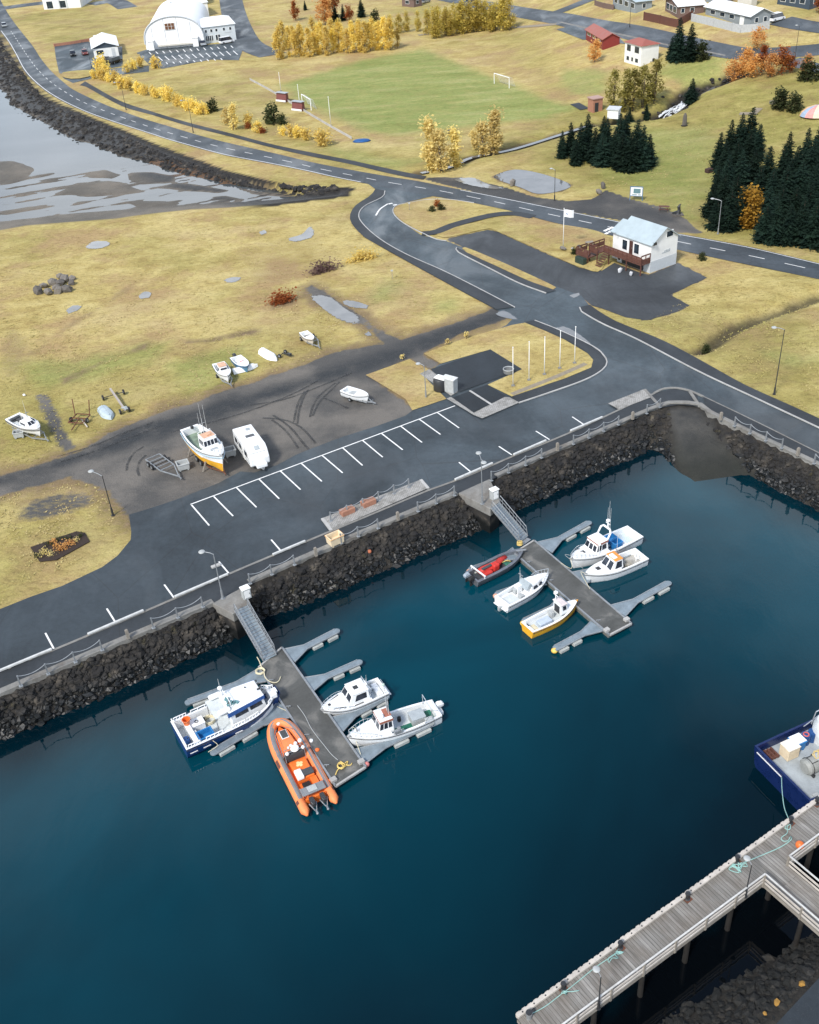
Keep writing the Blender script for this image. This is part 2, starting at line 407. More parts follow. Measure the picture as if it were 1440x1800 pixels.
for q, k in (([(100, 665), (230, 615), (270, 600), (262, 612), (180, 640), (110, 680)], .7), ([(310, 598), (360, 592), (450, 578), (452, 586), (380, 604), (320, 606)], .8), ([(250, 500), (420, 440), (440, 455), (330, 500), (270, 520)], .3), ([(540, 470), (590, 465), (580, 478), (548, 486)], .7), ([(470, 535), (520, 520), (525, 535), (480, 545)], .75), ([(0, 870), (160, 850), (190, 880), (30, 930), (0, 935)], .5), ([(150, 760), (330, 720), (300, 745), (180, 790)], .5), ([(1225, 605), (1255, 598), (1262, 608), (1235, 618)], .9), ([(0, 560), (60, 590), (40, 660), (0, 670)], .5), ([(20, 690), (50, 620), (130, 560), (250, 490), (258, 494), (145, 566), (62, 630), (40, 695)], .55), ([(400, 440), (560, 400), (600, 450), (540, 500), (440, 500)], .4), ([(350, 560), (520, 530), (600, 580), (500, 600)], .35), ([(120, 545), (260, 560), (330, 530), (200, 520)], .35)):
    dirt = np.maximum(dirt, k*soft(Gs(q), 1.4, 1.6))
_ys = sdf(GX, GY, Gs(YARD)); dirt = np.maximum(dirt, .6*sstep(2.6, 1.0, dist_poly(GX, GY, STREAM, False)+LUMP*1.2)); _pd = sdf(GX, GY, Gs([(868, 310), (895, 300), (918, 299), (960, 308), (1003, 325), (985, 336), (945, 341), (915, 330), (880, 318)])); dirt = np.maximum(dirt, .7*sstep(-1.2, -.2, _pd+LUMP*.5)); dirt = np.maximum(dirt, .72*sstep(-5.5, .5, _ys+LUMP*2.5)*(_ys > -7))
dgul = dist_poly(GX, GY, _sw, False); dst = dist_poly(GX, GY, STREAM, False)
ic = inside(GX.ravel(), GY.ravel(), EST_C).reshape(sh); icd = np.where(ic, dist_poly(GX, GY, EST_C), 0)
ih = inside(GX.ravel(), GY.ravel(), HARB_C).reshape(sh)
mud = np.where(ic, sstep(.2, 1.2, icd), 0); dark = np.where(sdf(GX.ravel(), GY.ravel(), HARB_C).reshape(sh) > -1.3, 1.0, 0)
dark = np.maximum(dark, sstep(3.4, 1.8, dgul+LUMP*1.2)); dark = np.maximum(dark, .6*sstep(1.6, .7, dst+LUMP*.4))
ddit = dist_poly(GX, GY, DITCH, False); dark = np.maximum(dark, .8*sstep(1.5, .3, ddit+LUMP*.9))
# north bank of the estuary is dark stone, with a rusty weed strip lower down
nb = dist_poly(GX, GY, Gs(EST_N_C), False); _es = sdf(GX.ravel(), GY.ravel(), EST_C).reshape(sh); dark = np.maximum(dark, np.where((_es > -.9) & (GZ > EZ+.05), sstep(14, 9, nb), 0))
weed = .75*np.where(ic & (GZ > EZ-.2), soft(Ws([(250, 283), (300, 284), (345, 303), (400, 318), (425, 326), (400, 328), (340, 316), (262, 300)], EZ+.2), .6, .6), 0)
ramp = np.zeros(sh)
RAMP_W = [W(1172, 722, 2.6), W(1185, 716, 2.8), W(1225, 718, 2.8), W(1240, 735, 2.4), W(1275, 780, 1.5), W(1323, 838, 0), W(1340, 885, -1), W(1232, 888, -1), W(1187, 820, 0), W(1183, 770, 1.3)]
ramp = soft(RAMP_W, .5, .6)
me = bpy.data.meshes.new('ground')
nx, ny = len(gx), len(gy); idx = np.arange(nx*ny).reshape(ny, nx)
fa = np.stack([idx[:-1, :-1], idx[:-1, 1:], idx[1:, 1:], idx[1:, :-1]], -1).reshape(-1, 4)
GZ2 = GZ + np.where((gravel < .3) & ~ic & ~ih, LUMP*.07, LUMP*.015*(~ic))-.03*(~ic & ~ih)
me.vertices.add(nx*ny); me.vertices.foreach_set('co', np.stack([GX, GY, GZ2], -1).ravel().astype(np.float32))
me.loops.add(fa.size); me.loops.foreach_set('vertex_index', fa.ravel().astype(np.int32))
me.polygons.add(len(fa)); me.polygons.foreach_set('loop_start', np.arange(0, fa.size, 4, dtype=np.int32))
me.update(calc_edges=True); me.polygons.foreach_set('use_smooth', [True]*len(fa))
lane = soft(Gs([(-60, 860), (0, 833), (130, 797), (240, 745), (430, 692), (560, 652), (680, 612), (780, 575), (873, 545), (905, 557), (760, 618), (650, 652), (560, 675), (430, 722), (300, 765), (170, 806), (0, 855)]), 1.5, 1.0)
lane = np.maximum(lane, .5*soft(Gs([(780, 415), (857, 400), (960, 440), (1060, 470), (1195, 460), (1250, 488), (1137, 570), (1020, 525), (817, 435)]), 1, 1)); lane = np.maximum(lane, .6*soft(Gs([(735, 310), (880, 325), (1066, 330), (1240, 410), (1093, 390), (870, 350)]), 1, 1))
olive = np.zeros(sh)
for q, k in (([(960, 190), (1230, 150), (1500, 100), (1500, 430), (1250, 420), (1100, 360), (930, 300)], .8), ([(480, 240), (640, 262), (760, 280), (940, 215), (1010, 200), (960, 260), (720, 305), (560, 285)], .75), ([(1060, 545), (1240, 540), (1440, 560), (1440, 740), (1240, 630)], .55), ([(0, 640), (250, 610), (560, 580), (640, 610), (480, 650), (330, 700), (240, 735), (120, 780), (0, 790)], .45), ([(20, 20), (180, 10), (215, 60), (90, 80)], .5), ([(170, 150), (420, 120), (500, 190), (560, 260), (400, 235)], .35), ([(830, 0), (960, 60), (1000, 180), (900, 100)], .4), ([(0, 920), (200, 880), (220, 960), (0, 1060)], .4), ([(1010, 250), (1240, 230), (1240, 380), (1060, 330)], 1.0)):
    olive = np.maximum(olive, k*soft(Gs(q), 5, 4))
for nm, arr in (('olive', olive), ('lane', lane), ('gravel', gravel), ('green', green), ('dirt', dirt), ('mud', mud), ('dark', dark), ('weed', weed), ('ramp', ramp)):
    a = me.attributes.new(nm, 'FLOAT', 'POINT'); a.data.foreach_set('value', arr.ravel().astype(np.float32))
ground = bpy.data.objects.new('ground', me); COL.objects.link(ground); ground['kind'] = 'structure'

def ground_mat():
    t = NT('meadow'); p = t.pos(); pw = t.pos(scale=(.8, 1.25, 1), rot=(0, 0, R(-20)))
    big = t.noise(.035, p, 5, .6); mid = t.noise(.22, pw, 6, .65, .6); fine = t.noise(1.6, pw, 5, .7); tuft = t.noise(5.5, p, 3, .7)
    straw = t.ramp(mid, [(.25, (.29, .205, .075)), (.42, (.43, .335, .125)), (.6, (.53, .43, .18)), (.8, (.60, .505, .245))])
    grn = t.ramp(mid, [(.3, (.17, .155, .04)), (.55, (.265, .25, .066)), (.75, (.38, .335, .115))])
    c = t.mix(t.ramp(big, [(.48, 0.0), (.68, .6)]), straw, grn)
    c = t.mix(t.ramp(t.noise(.09, p, 5, .65), [(.47, 0.0), (.62, .8)]), c, (.37, .25, .13))
    c = t.mix(t.ramp(t.noise(.055, t.pos(scale=(.8, 1.3, 1)), 5, .65), [(.52, 0.0), (.66, .6)]), c, (.58, .475, .235))
    c = t.mix(t.math('MULTIPLY', t.attr('olive'), t.ramp(t.noise(.2, pw, 5, .65), [(.25, .25), (.6, 1.0)])), c, grn)
    gm = t.math('MULTIPLY', t.attr('green'), t.ramp(t.noise(.35, pw, 5, .65), [(.25, .55), (.6, 1.0)]))
    pit = t.ramp(t.noise(.16, t.pos(scale=(.35, 1.3, 1), rot=(0, 0, R(-28))), 6, .65), [(.3, (.175, .225, .055)), (.52, (.26, .305, .092)), (.72, (.38, .385, .165))])
    c = t.mix(gm, c, pit)
    dm = t.ramp(t.math('ADD', t.attr('dirt'), t.math('MULTIPLY', t.math('SUBTRACT', fine, .5), .9)), [(.35, 0.0), (.75, 1.0)])
    c = t.mix(dm, c, t.ramp(fine, [(.3, (.12, .085, .05)), (.7, (.27, .195, .115))]))
    c = t.mix(.7, c, t.ramp(fine, [(.25, (.34, .32, .24)), (.48, (.85, .85, .8)), (.75, (1.1, 1.1, 1.05))]), 'MULTIPLY')
    c = t.mix(.45, c, t.ramp(tuft, [(.3, (.45, .42, .35)), (.55, (1, 1, 1))]), 'MULTIPLY')
    gr = t.ramp(t.math('ADD', t.attr('gravel'), t.math('MULTIPLY', t.math('SUBTRACT', fine, .5), .7)), [(.38, 0.0), (.62, 1.0)])
    gcol = t.mix(t.ramp(t.noise(.12, p, 5, .6), [(.42, 0.0), (.6, 1.0)]), (.075, .072, .068), (.145, .132, .116))
    gcol = t.mix(t.math('MULTIPLY', t.attr('lane'), t.ramp(t.noise(.3, p, 5, .65), [(.3, .45), (.55, 1.0)])), gcol, (.028, .031, .034))
    gcol = t.mix(t.ramp(t.noise(9, p, 3, .7), [(.55, 0.0), (.8, .5)]), gcol, (.2, .19, .17))
    c = t.mix(gr, c, gcol)
    mcol = t.mix(t.ramp(t.noise(.12, p, 6, .6), [(.4, 0.0), (.6, 1.0)]), (.075, .062, .045), (.14, .115, .085))
    c = t.mix(t.attr('mud'), c, mcol)
    c = t.mix(t.attr('dark'), c, t.ramp(t.noise(.8, p, 5, .7), [(.35, (.010, .010, .010)), (.7, (.045, .04, .033))]))
    c = t.mix(t.attr('weed'), c, t.ramp(fine, [(.3, (.07, .035, .014)), (.7, (.17, .085, .032))]))
    rc = t.mix(t.ramp(t.noise(.5, p, 6, .65), [(.35, 0.0), (.65, 1.0)]), (.040, .041, .041), (.070, .068, .062))
    sz = t.new('ShaderNodeSeparateXYZ'); t.l.new(p, sz.inputs[0]); rc = t.mix(t.ramp(t.math('ADD', t.math('MULTIPLY', sz.outputs[2], .3), t.math('MULTIPLY', fine, .25)), [(.25, .85), (.75, 0.0)]), rc, (.022, .024, .020))
    c = t.mix(t.attr('ramp'), c, rc)
    t.set('Base Color', c)
    wet = t.math('MAXIMUM', t.attr('mud'), t.math('MULTIPLY', gr, .55))
    t.set('Roughness', t.math('SUBTRACT', .95, t.math('MULTIPLY', wet, .45))); t.set('Specular IOR Level', .25)
    hgt = t.math('ADD', t.math('MULTIPLY', fine, .7), t.math('MULTIPLY', tuft, .3))
    t.bump(hgt, .75, .28)
    return t.m
MEADOW = ground_mat(); me.materials.append(MEADOW)

# ---------------------------------------------------------------- water
def water_mat():
    t = NT('sea_water'); p = t.pos()
    n = t.noise(.035, p, 4, .55, .5)
    c = t.ramp(n, [(.3, (.0001, .004, .0075)), (.52, (.0002, .0085, .0145)), (.75, (.0003, .015, .023))])
    c = t.mix(t.math('MULTIPLY', t.attr('shallow'), t.ramp(n, [(.25, .45), (.6, 1.0)])), c, (.0003, .042, .064))
    t.set('Base Color', t.mix(t.attr('pier_shade'), c, (.0012, .002, .003)))
    t.set('Roughness', .03); t.set('IOR', 1.33); t.set('Specular IOR Level', .5)
    h = t.math('ADD', t.noise(.5, t.pos(scale=(1, .45, 1), rot=(0, 0, R(25))), 3, .5), t.math('MULTIPLY', t.noise(3.0, p, 2, .5), .15))
    t.bump(h, .10, .10); return t.m
wx = axis(-75, 75, 2.5, -9000, 9000); wy = axis(22, 160, 2.5, -9000, 9000)
WX, WY = np.meshgrid(wx, wy)
shade_mask = sstep(-9, 4, -(dist_poly(WX, WY, [t2a, t2b, ext(t2a, t2b, 60)], False))+6)*(inside(WX, WY, [ext(W(1440, 1418, 3), W(915, 1795, 3), 20), W(915, 1795, 3), W(1440, 1418, 3), ext(W(915, 1795, 3), W(1440, 1418, 3), 80), Vector((120, -60, 0))]))  # water behind the pier painted darker, for the shade and dark reflection there
mw = bpy.data.meshes.new('sea'); nx, ny = len(wx), len(wy); idx = np.arange(nx*ny).reshape(ny, nx)
fa = np.stack([idx[:-1, :-1], idx[:-1, 1:], idx[1:, 1:], idx[1:, :-1]], -1).reshape(-1, 4)
mw.vertices.add(nx*ny); mw.vertices.foreach_set('co', np.stack([WX, WY, 0*WX], -1).ravel().astype(np.float32))
mw.loops.add(fa.size); mw.loops.foreach_set('vertex_index', fa.ravel().astype(np.int32))
mw.polygons.add(len(fa)); mw.polygons.foreach_set('loop_start', np.arange(0, fa.size, 4, dtype=np.int32)); mw.update(calc_edges=True)
_dq = dist_poly(WX, WY, cr_w, False); si = sstep(3, 9, _dq)*sstep(48, 12, _dq)
a = mw.attributes.new('shallow', 'FLOAT', 'POINT'); a.data.foreach_set('value', si.ravel().astype(np.float32))
a = mw.attributes.new('pier_shade', 'FLOAT', 'POINT'); a.data.foreach_set('value', shade_mask.ravel().astype(np.float32))
sea = bpy.data.objects.new('sea', mw); COL.objects.link(sea); sea['kind'] = 'structure'; mw.materials.append(water_mat())
def tidal_mat():
    t = NT('tidal_water'); p = t.pos(scale=(.5, 1.5, 1), rot=(0, 0, R(-15))); t.set('Base Color', t.ramp(t.noise(.06, p, 6, .6), [(.3, (.035, .043, .047)), (.7, (.085, .095, .10))])); t.set('Roughness', .05); t.set('IOR', 1.33)
    t.bump(t.noise(.8, p, 3, .5), .08, .1); return t.m
from mathutils.geometry import delaunay_2d_cdt as _cdt
_v, _e, _f, *_r = _cdt([Vector((q.x, q.y)) for q in EST_C], [], [list(range(len(EST_C)))], 1, 1e-4)
_m = bpy.data.meshes.new('estuary_water'); _m.from_pydata([(q.x, q.y, EZ) for q in _v], [], _f); _m.materials.append(tidal_mat()); _o = bpy.data.objects.new('estuary_water', _m); COL.objects.link(_o); _o['kind'] = 'structure'

# ---------------------------------------------------------------- sheets and strips that lie on the ground
def drape(P, dz): return [Vector((p.x, p.y, float(hill(p.x, p.y))+dz)) for p in P]
def tess(P):
    from mathutils.geometry import delaunay_2d_cdt
    v, e, f, *_ = delaunay_2d_cdt([Vector((p.x, p.y)) for p in P], [], [list(range(len(P)))], 1, 1e-4)
    return v, f
def flat_poly(mb, P, dz):
    v, f = tess(P); mb.add([Vector((q.x, q.y, LAND+dz)) for q in v], f)
def strip(mb, A, B, dz, n=None, step=2.0):
    A, B = smooth(A, step), smooth(B, step); n = n or max(len(A), len(B))
    A, B = resample(A, n), resample(B, n)
    rows = [drape([a, a.lerp(b, .33), a.lerp(b, .67), b], dz) for a, b in zip(A, B)]
    mb.loft(rows, closed=False, c0=False, c1=False)
def offset_line(P, d):
    out = []
    for i, p in enumerate(P):
        a = P[max(0, i-1)]; b = P[min(len(P)-1, i+1)]; t = Vector((b.x-a.x, b.y-a.y, 0)).normalized()
        out.append(Vector((p.x-t.y*d, p.y+t.x*d, p.z)))
    return out
def line_strip(mb, P, w, dz):
    strip(mb, offset_line(P, w/2), offset_line(P, -w/2), dz, n=len(P))
def kerb(mb, P, w, z0, z1):
    A, B = offset_line(P, w/2), offset_line(P, -w/2); rows = []
    for a, b in zip(A, B):
        za = float(hill(a.x, a.y))
        rows.append([(a.x, a.y, za+z0), (a.x, a.y, za+z1), (b.x, b.y, za+z1), (b.x, b.y, za+z0)])
    mb.loft(rows)
def asphalt_mat(name, col, wetk=.5):
    t = NT(name); p = t.pos()
    big = t.noise(.09, p, 5, .6, .4); fine = t.noise(2.2, p, 5, .65); grit = t.noise(16, p, 2, .7)
    c = t.mix(t.ramp(big, [(.35, 0.0), (.65, 1.0)]), tuple(k*.72 for k in col), tuple(k*1.3 for k in col))
    c = t.mix(.5, c, t.ramp(fine, [(.25, (.55, .55, .55)), (.6, (1.08, 1.08, 1.08))]), 'MULTIPLY')
    c = t.mix(t.ramp(grit, [(.6, 0.0), (.85, .35)]), c, (.16, .16, .155))
    # tar seams and repaired cuts
    vo = t.new('ShaderNodeTexVoronoi', feature='DISTANCE_TO_EDGE'); vo.inputs['Scale'].default_value = .11; t.l.new(t.pos(scale=(1, .6, 1)), vo.inputs['Vector'])
    c = t.mix(t.ramp(vo.outputs[0], [(.0, .55), (.006, 0.0)]), c, (.02, .02, .02))
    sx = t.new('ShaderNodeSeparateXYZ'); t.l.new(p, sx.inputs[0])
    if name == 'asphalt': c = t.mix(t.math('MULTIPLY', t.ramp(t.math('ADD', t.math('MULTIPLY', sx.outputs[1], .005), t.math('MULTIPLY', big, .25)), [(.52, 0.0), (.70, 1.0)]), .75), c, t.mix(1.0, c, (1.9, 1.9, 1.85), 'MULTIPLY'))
    t.set('Base Color', c); t.set('Specular IOR Level', .4)
    t.set('Roughness', t.ramp(t.noise(.14, t.pos(scale=(1, .5, 1)), 5, .6, .6), [(.42, .72), (.64, .72-.42*wetk)]))
    t.bump(grit, .25, .02); return t.m
ASPH = asphalt_mat('asphalt', (.029, .039, .047), .95); ASPH2 = asphalt_mat('old_asphalt', (.052, .063, .073), .8)
WALK = asphalt_mat('footpath_asphalt', (.026, .031, .036), .4); PADM = asphalt_mat('fresh_asphalt', (.017, .023, .029), .3)
CONC = M('concrete', (.215, .21, .195), .85, var=.35, scale=.8, bump=.03, dirt=.75)
LCONC = M('pale_concrete', (.42, .415, .40), .8, var=.2, scale=.8, bump=.02, dirt=.35)
PAINT = M('road_paint', (.78, .78, .76), .6, var=.12, scale=3, dirt=.3)
# main road
ROAD_A = [(-25, 20), (10, 67), (27, 95), (43, 125), (67, 150), (100, 173), (150, 197), (200, 215), (250, 231), (300, 247), (350, 261), (400, 274), (480, 289), (540, 301), (593, 313), (660, 326), (713, 337), (787, 349), (833, 357), (907, 373), (960, 388), (1070, 413), (1187, 438), (1217, 445), (1327, 468), (1440, 491), (1560, 516)]
ROAD_B = [(-12, -25), (12, 20), (33, 50), (57, 80), (72, 103), (90, 125), (110, 143), (128, 157), (160, 173), (200, 190), (250, 208), (300, 223), (350, 238), (400, 251), (480, 269), (547, 285), (613, 298), (693, 312), (733, 318), (767, 325), (813, 334), (880, 347), (960, 363), (1077, 387), (1173, 407), (1260, 423), (1327, 436), (1440, 463), (1560, 492)]
mb = MB(); strip(mb, Gs(ROAD_A), Gs(ROAD_B), .03); struct('main_road', mb, ASPH2)
NRD = 240
ra = resample(smooth(Gs(ROAD_A), 2), NRD); rb = resample(smooth(Gs(ROAD_B), 2), NRD)
mid = [a.lerp(b, .5) for a, b in zip(ra, rb)]
mb = MB(); acc = 0; i = 0
cl = smooth(mid, .5); seg = []
s = 0.0; pts = []
for a, b in zip(cl, cl[1:]):
    s += (b-a).length
    if (s % 6.0) < 3.4: pts.append(b)
    elif pts:
        if len(pts) > 2: line_strip(mb, pts, .16, .038)
        pts = []
eA = [a.lerp(b, .05) for a, b in zip(ra, rb)]; eB = [a.lerp(b, .95) for a, b in zip(ra, rb)]
def px_of(p):
    d = Vector(p)-Vector((0, 0, CAMZ)); k = d.dot(CF); return 720+F_PX*d.dot(CR)/k, 900-F_PX*d.dot(CU)/k
line_strip(mb, [p for p in eA if px_of(p)[0] < 640], .18, .038)
line_strip(mb, [p for p in eB if px_of(p)[0] > 800], .14, .038)
struct('road_marking', mb, PAINT)
mb = MB()
strip(mb, Gs([(140, 150), (152, 153), (213, 186), (267, 202), (333, 222), (400, 239), (480, 260), (547, 275), (613, 288), (667, 301), (713, 311), (745, 316)]), Gs([(150, 143), (165, 152), (213, 178), (267, 196), (333, 216), (400, 233), (480, 254), (547, 268), (613, 281), (667, 293), (713, 303), (750, 310)]), .028)
struct('cycle_path', mb, WALK)
# harbour road, quay and car park: one asphalt sheet
HARB_ROAD = [(690, 323), (640, 318), (662, 334), (653, 344), (627, 360), (616, 377), (618, 393), (640, 417), (680, 440), (747, 477), (813, 513), (873, 545), (905, 557), (890, 572), (820, 605), (760, 650), (725, 722), (713, 731), (660, 750), (603, 768), (547, 789), (520, 800), (487, 818), (447, 831), (423, 829), (383, 850), (317, 876), (285, 887), (247, 899), (227, 905), (231, 935), (230, 949), (207, 977), (180, 997), (110, 1030), (55, 1049), (0, 1071), (-110, 1118)]
QUAY_OUT = [(-110, 1271), (0, 1223), (100, 1180), (240, 1120), (377, 1062), (440, 1027), (600, 957), (805, 870), (875, 840), (960, 803), (1060, 760), (1160, 717), (1190, 711), (1228, 714), (1243, 726), (1330, 769), (1440, 821), (1530, 864)]
RIGHT_OUT = [(1530, 780), (1440, 738), (1377, 709), (1310, 679), (1220, 629), (1160, 598), (1077, 564), (1037, 538), (1022, 520), (1000, 512), (960, 497), (817, 436), (785, 424), (740, 413), (710, 393), (692, 375), (690, 368), (697, 361), (713, 356), (760, 345)]
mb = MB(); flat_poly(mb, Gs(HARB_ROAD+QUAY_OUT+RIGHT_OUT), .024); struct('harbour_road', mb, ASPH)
# asphalt under land2 corner
mb = MB(); a, b = l2a+(l2b-l2a).normalized()*-30, l2b+(l2b-l2a).normalized()*20
n2 = Vector(((b-a).y, -(b-a).x, 0)).normalized()
flat_poly(mb, [a+n2*.3, b+n2*.3, b+n2*25, a+n2*25], .024); struct('service_road', mb, PADM)
mb = MB(); flat_poly(mb, Gs([(790, 421), (857, 404), (873, 407), (960, 446), (1020, 471), (1058, 476), (1080, 462), (1140, 485), (1192, 463), (1243, 488), (1178, 518), (1212, 537), (1187, 549), (1137, 563), (1100, 558), (1060, 543), (1040, 537), (1020, 520), (975, 506), (817, 436)]), .014); struct('house_forecourt', mb, asphalt_mat('tarred_gravel', (.040, .045, .050), .7))
# footpaths beside the harbour road, raised behind a kerb
KW_OUT = [(660, 333), (653, 344), (627, 360), (616, 377), (618, 393), (640, 417), (680, 440), (747, 477), (813, 513), (873, 545)]
KW_IN = [(677, 336), (672, 347), (641, 363), (631, 378), (638, 394), (667, 420), (713, 447), (780, 477), (840, 507), (905, 541)]
KE_OUT = [(1037, 537), (1077, 563), (1160, 597), (1220, 628), (1310, 678), (1377, 708), (1440, 737), (1530, 780)]
KE_IN = [(1019, 541), (1022, 548), (1060, 570), (1120, 597), (1227, 653), (1327, 700), (1440, 753), (1530, 796)]
KI_OUT = [(923, 567), (960, 582), (993, 597), (1033, 621), (1047, 637), (1040, 647), (993, 667), (960, 678), (900, 698)]
KI_IN = [(940, 564), (985, 582), (1043, 610), (1060, 624), (1067, 637), (1059, 651), (1027, 669), (960, 693), (912, 709)]
KG_OUT = [(817, 443), (870, 468), (920, 491), (978, 512)]
KG_IN = [(803, 436), (806, 444), (860, 472), (912, 498), (960, 516)]
mb = MB(); mk = MB()
for o_, i_ in ((KW_OUT, KW_IN), (KE_OUT, KE_IN), (KI_OUT, KI_IN), (KG_OUT, KG_IN)):
    strip(mb, Gs(o_), Gs(i_), .115); kerb(mk, smooth(Gs(i_), .8), .16, 0, .13)
ka = [(833, 357), (787, 351), (747, 352), (713, 358), (697, 362), (691, 369), (694, 379), (710, 393), (740, 409), (767, 421), (785, 424)]
kerb(mk, smooth(Gs(ka), .8), .14, 0, .13)
struct('footpath', mb, WALK); struct('kerb', mk, LCONC)
# quay edge: walkway, outer kerb wall and inner kerb
QW_IN = [(-110, 1232), (0, 1180), (93, 1145), (307, 1054), (402, 1011), (535, 955), (660, 903), (752, 864), (813, 842), (910, 800), (1000, 763), (1088, 722), (1150, 693)]
mb = MB(); strip(mb, Gs(QUAY_OUT[:12]), Gs(QW_IN), .115); strip(mb, Gs([(1160, 718), (1190, 712), (1228, 715)]), Gs([(1150, 692), (1185, 683), (1226, 692)]), .05)
strip(mb, Gs([(1243, 726), (1330, 769), (1440, 821), (1530, 864)]), Gs([(1236, 698), (1330, 743), (1440, 798), (1530, 842)]), .115)
struct('quay_walkway', mb, WALK)
mb = MB(); kerb(mb, offset_line(smooth(Gs([(-110, 1271), (0, 1223), (100, 1180), (240, 1120), (377, 1062)]), 2), .3), .62, -.5, .22)
kerb(mb, offset_line(smooth(Gs([(440, 1027), (600, 957), (805, 870)]), 2), .3), .62, -.5, .22)
kerb(mb, offset_line(smooth(Gs([(875, 840), (960, 803), (1060, 760), (1160, 717), (1190, 711), (1228, 714), (1243, 726), (1330, 769), (1440, 821), (1530, 864)]), 1), .3), .55, -.5, .22)
struct('quay_edge', mb, CONC)
mb = MB(); kerb(mb, smooth(Gs(QW_IN), 2), .26, 0, .14)
kerb(mb, smooth(Gs([(1150, 692), (1168, 684), (1190, 683), (1213, 688), (1236, 698)]), .5), .3, 0, .14); kerb(mb, smooth(Gs([(1236, 698), (1330, 743), (1440, 798), (1530, 842)]), 2), .16, 0, .13)
kerb(mb, Gs([(1133, 686), (1161, 717)]), .35, 0, .16); kerb(mb, Gs([(1213, 690), (1230, 716)]), .35, 0, .16)
struct('quay_kerb', mb, CONC)
# grass islands on top of the asphalt
mb = MB()
isl = [[(713, 357), (747, 352), (787, 351), (833, 358), (885, 372), (840, 382), (800, 392), (765, 405), (740, 407), (712, 391), (696, 379), (692, 369), (699, 362)],
       [(780, 418), (768, 411), (800, 400), (850, 388), (907, 380), (960, 391), (1066, 414), (1058, 474), (1020, 470), (960, 445), (873, 407), (857, 403), (815, 412)],
       [(817, 435), (870, 456), (920, 478), (978, 506), (970, 511), (920, 490), (870, 467), (820, 444)],
       [(745, 622), (813, 597), (900, 572), (923, 568), (960, 583), (993, 598), (1033, 622), (1046, 637), (1039, 647), (993, 666), (960, 677), (902, 699), (857, 677), (918, 650), (862, 615), (775, 640)],
       [(643, 660), (720, 632), (757, 652), (745, 662), (785, 702), (725, 722), (713, 702), (667, 674)]]
for i, q in enumerate(isl): flat_poly(mb, smooth(Gs(q), .8, True) if i < 3 else Gs(q), .075)
struct('grass_verge', mb, MEADOW)
mb = MB(); flat_poly(mb, Gs([(757, 650), (862, 615), (918, 650), (808, 690)]), .09); flat_poly(mb, Gs([(793, 701), (857, 677), (892, 699), (830, 726)]), .09); struct('asphalt_pad', mb, PADM)
SLAB = None
def paving_mat():
    t = NT('stone_paving'); p = t.pos(rot=(0, 0, R(-28)))
    b = t.new('ShaderNodeTexBrick'); t.l.new(p, b.inputs['Vector']); b.inputs['Scale'].default_value = 1.6; b.inputs['Mortar Size'].default_value = .035
    b.inputs['Color1'].default_value = (.40, .39, .37, 1); b.inputs['Color2'].default_value = (.31, .305, .29, 1); b.inputs['Mortar'].default_value = (.16, .155, .14, 1)
    c = t.mix(t.ramp(t.noise(.9, p, 6, .7), [(.48, 0.0), (.66, .85)]), b.outputs[0], (.13, .125, .11)); t.set('Base Color', c); t.set('Roughness', .8); t.bump(b.outputs[0], .3, .02); return t.m
SLAB = paving_mat()
mb = MB(); flat_poly(mb, Gs([(567, 913), (740, 845), (753, 860), (583, 934)]), .15)
flat_poly(mb, Gs([(1069, 711), (1132, 686), (1145, 700), (1088, 722)]), .15); flat_poly(mb, Gs([(738, 658), (755, 650), (805, 690), (793, 697)]), .10)
flat_poly(mb, Gs([(785, 702), (793, 699), (833, 727), (888, 699), (896, 700), (913, 709), (848, 737), (833, 731)]), .12)
struct('stone_paving', mb, SLAB)
mb = MB(); kerb(mb, Gs([(826, 688), (865, 713)]), .25, .05, .13); kerb(mb, Gs([(567, 913), (583, 934)]), .3, 0, .17); kerb(mb, Gs([(740, 845), (753, 860)]), .3, 0, .17); struct('paving_edge', mb, LCONC)
mb = MB(); P = smooth(Gs([(937, 382), (905, 376), (870, 378), (830, 387), (795, 397), (765, 409), (742, 411)]), 1); line_strip(mb, P, 2.0, .085); struct('crossing_path', mb, WALK)
mb = MB(); line_strip(mb, smooth(Gs([(900, 694), (940, 678), (985, 660), (1030, 640)]), 1), .7, .085); struct('lawn_path', mb, M('trodden_path', (.26, .22, .16), .9, var=.3))
# painted bays
mb = MB(); p0, p1 = G(335, 887), G(800, 713.5); line_strip(mb, [p0.lerp(p1, k/30) for k in range(31)], .15, .031)
sta = [((337, 888), (368, 924)), ((376, 873), (410, 907.5)), ((416, 857.5), (451, 892)), ((455, 842), (491, 877)), ((493, 828), (528.5, 861)), ((529, 814), (566, 846.5)), ((566, 800.5), (602.5, 831.5)), ((602, 787), (637.5, 818.5)), ((637, 774), (673, 804)), ((670, 761.5), (708, 791)), ((704, 749), (742, 778)), ((737, 737), (774.5, 764)), ((769, 725.5), (807, 752.5))]
for a, b in sta: line_strip(mb, [G(*a), G(*b)], .15, .030)
for a, b in [((80, 1113), (95, 1141)), ((188, 1070), (203, 1094)), ((289, 1028), (306, 1051)), ((385, 987.5), (404, 1010)), ((477, 949), (495, 970)), ((807, 813), (828, 830)), ((877, 785), (900, 800)), ((942, 758), (966, 773)), ((1006, 733), (1027, 747))]:
    line_strip(mb, [G(*a), G(*b)], .15, .030)
struct('parking_marking', mb, PAINT)
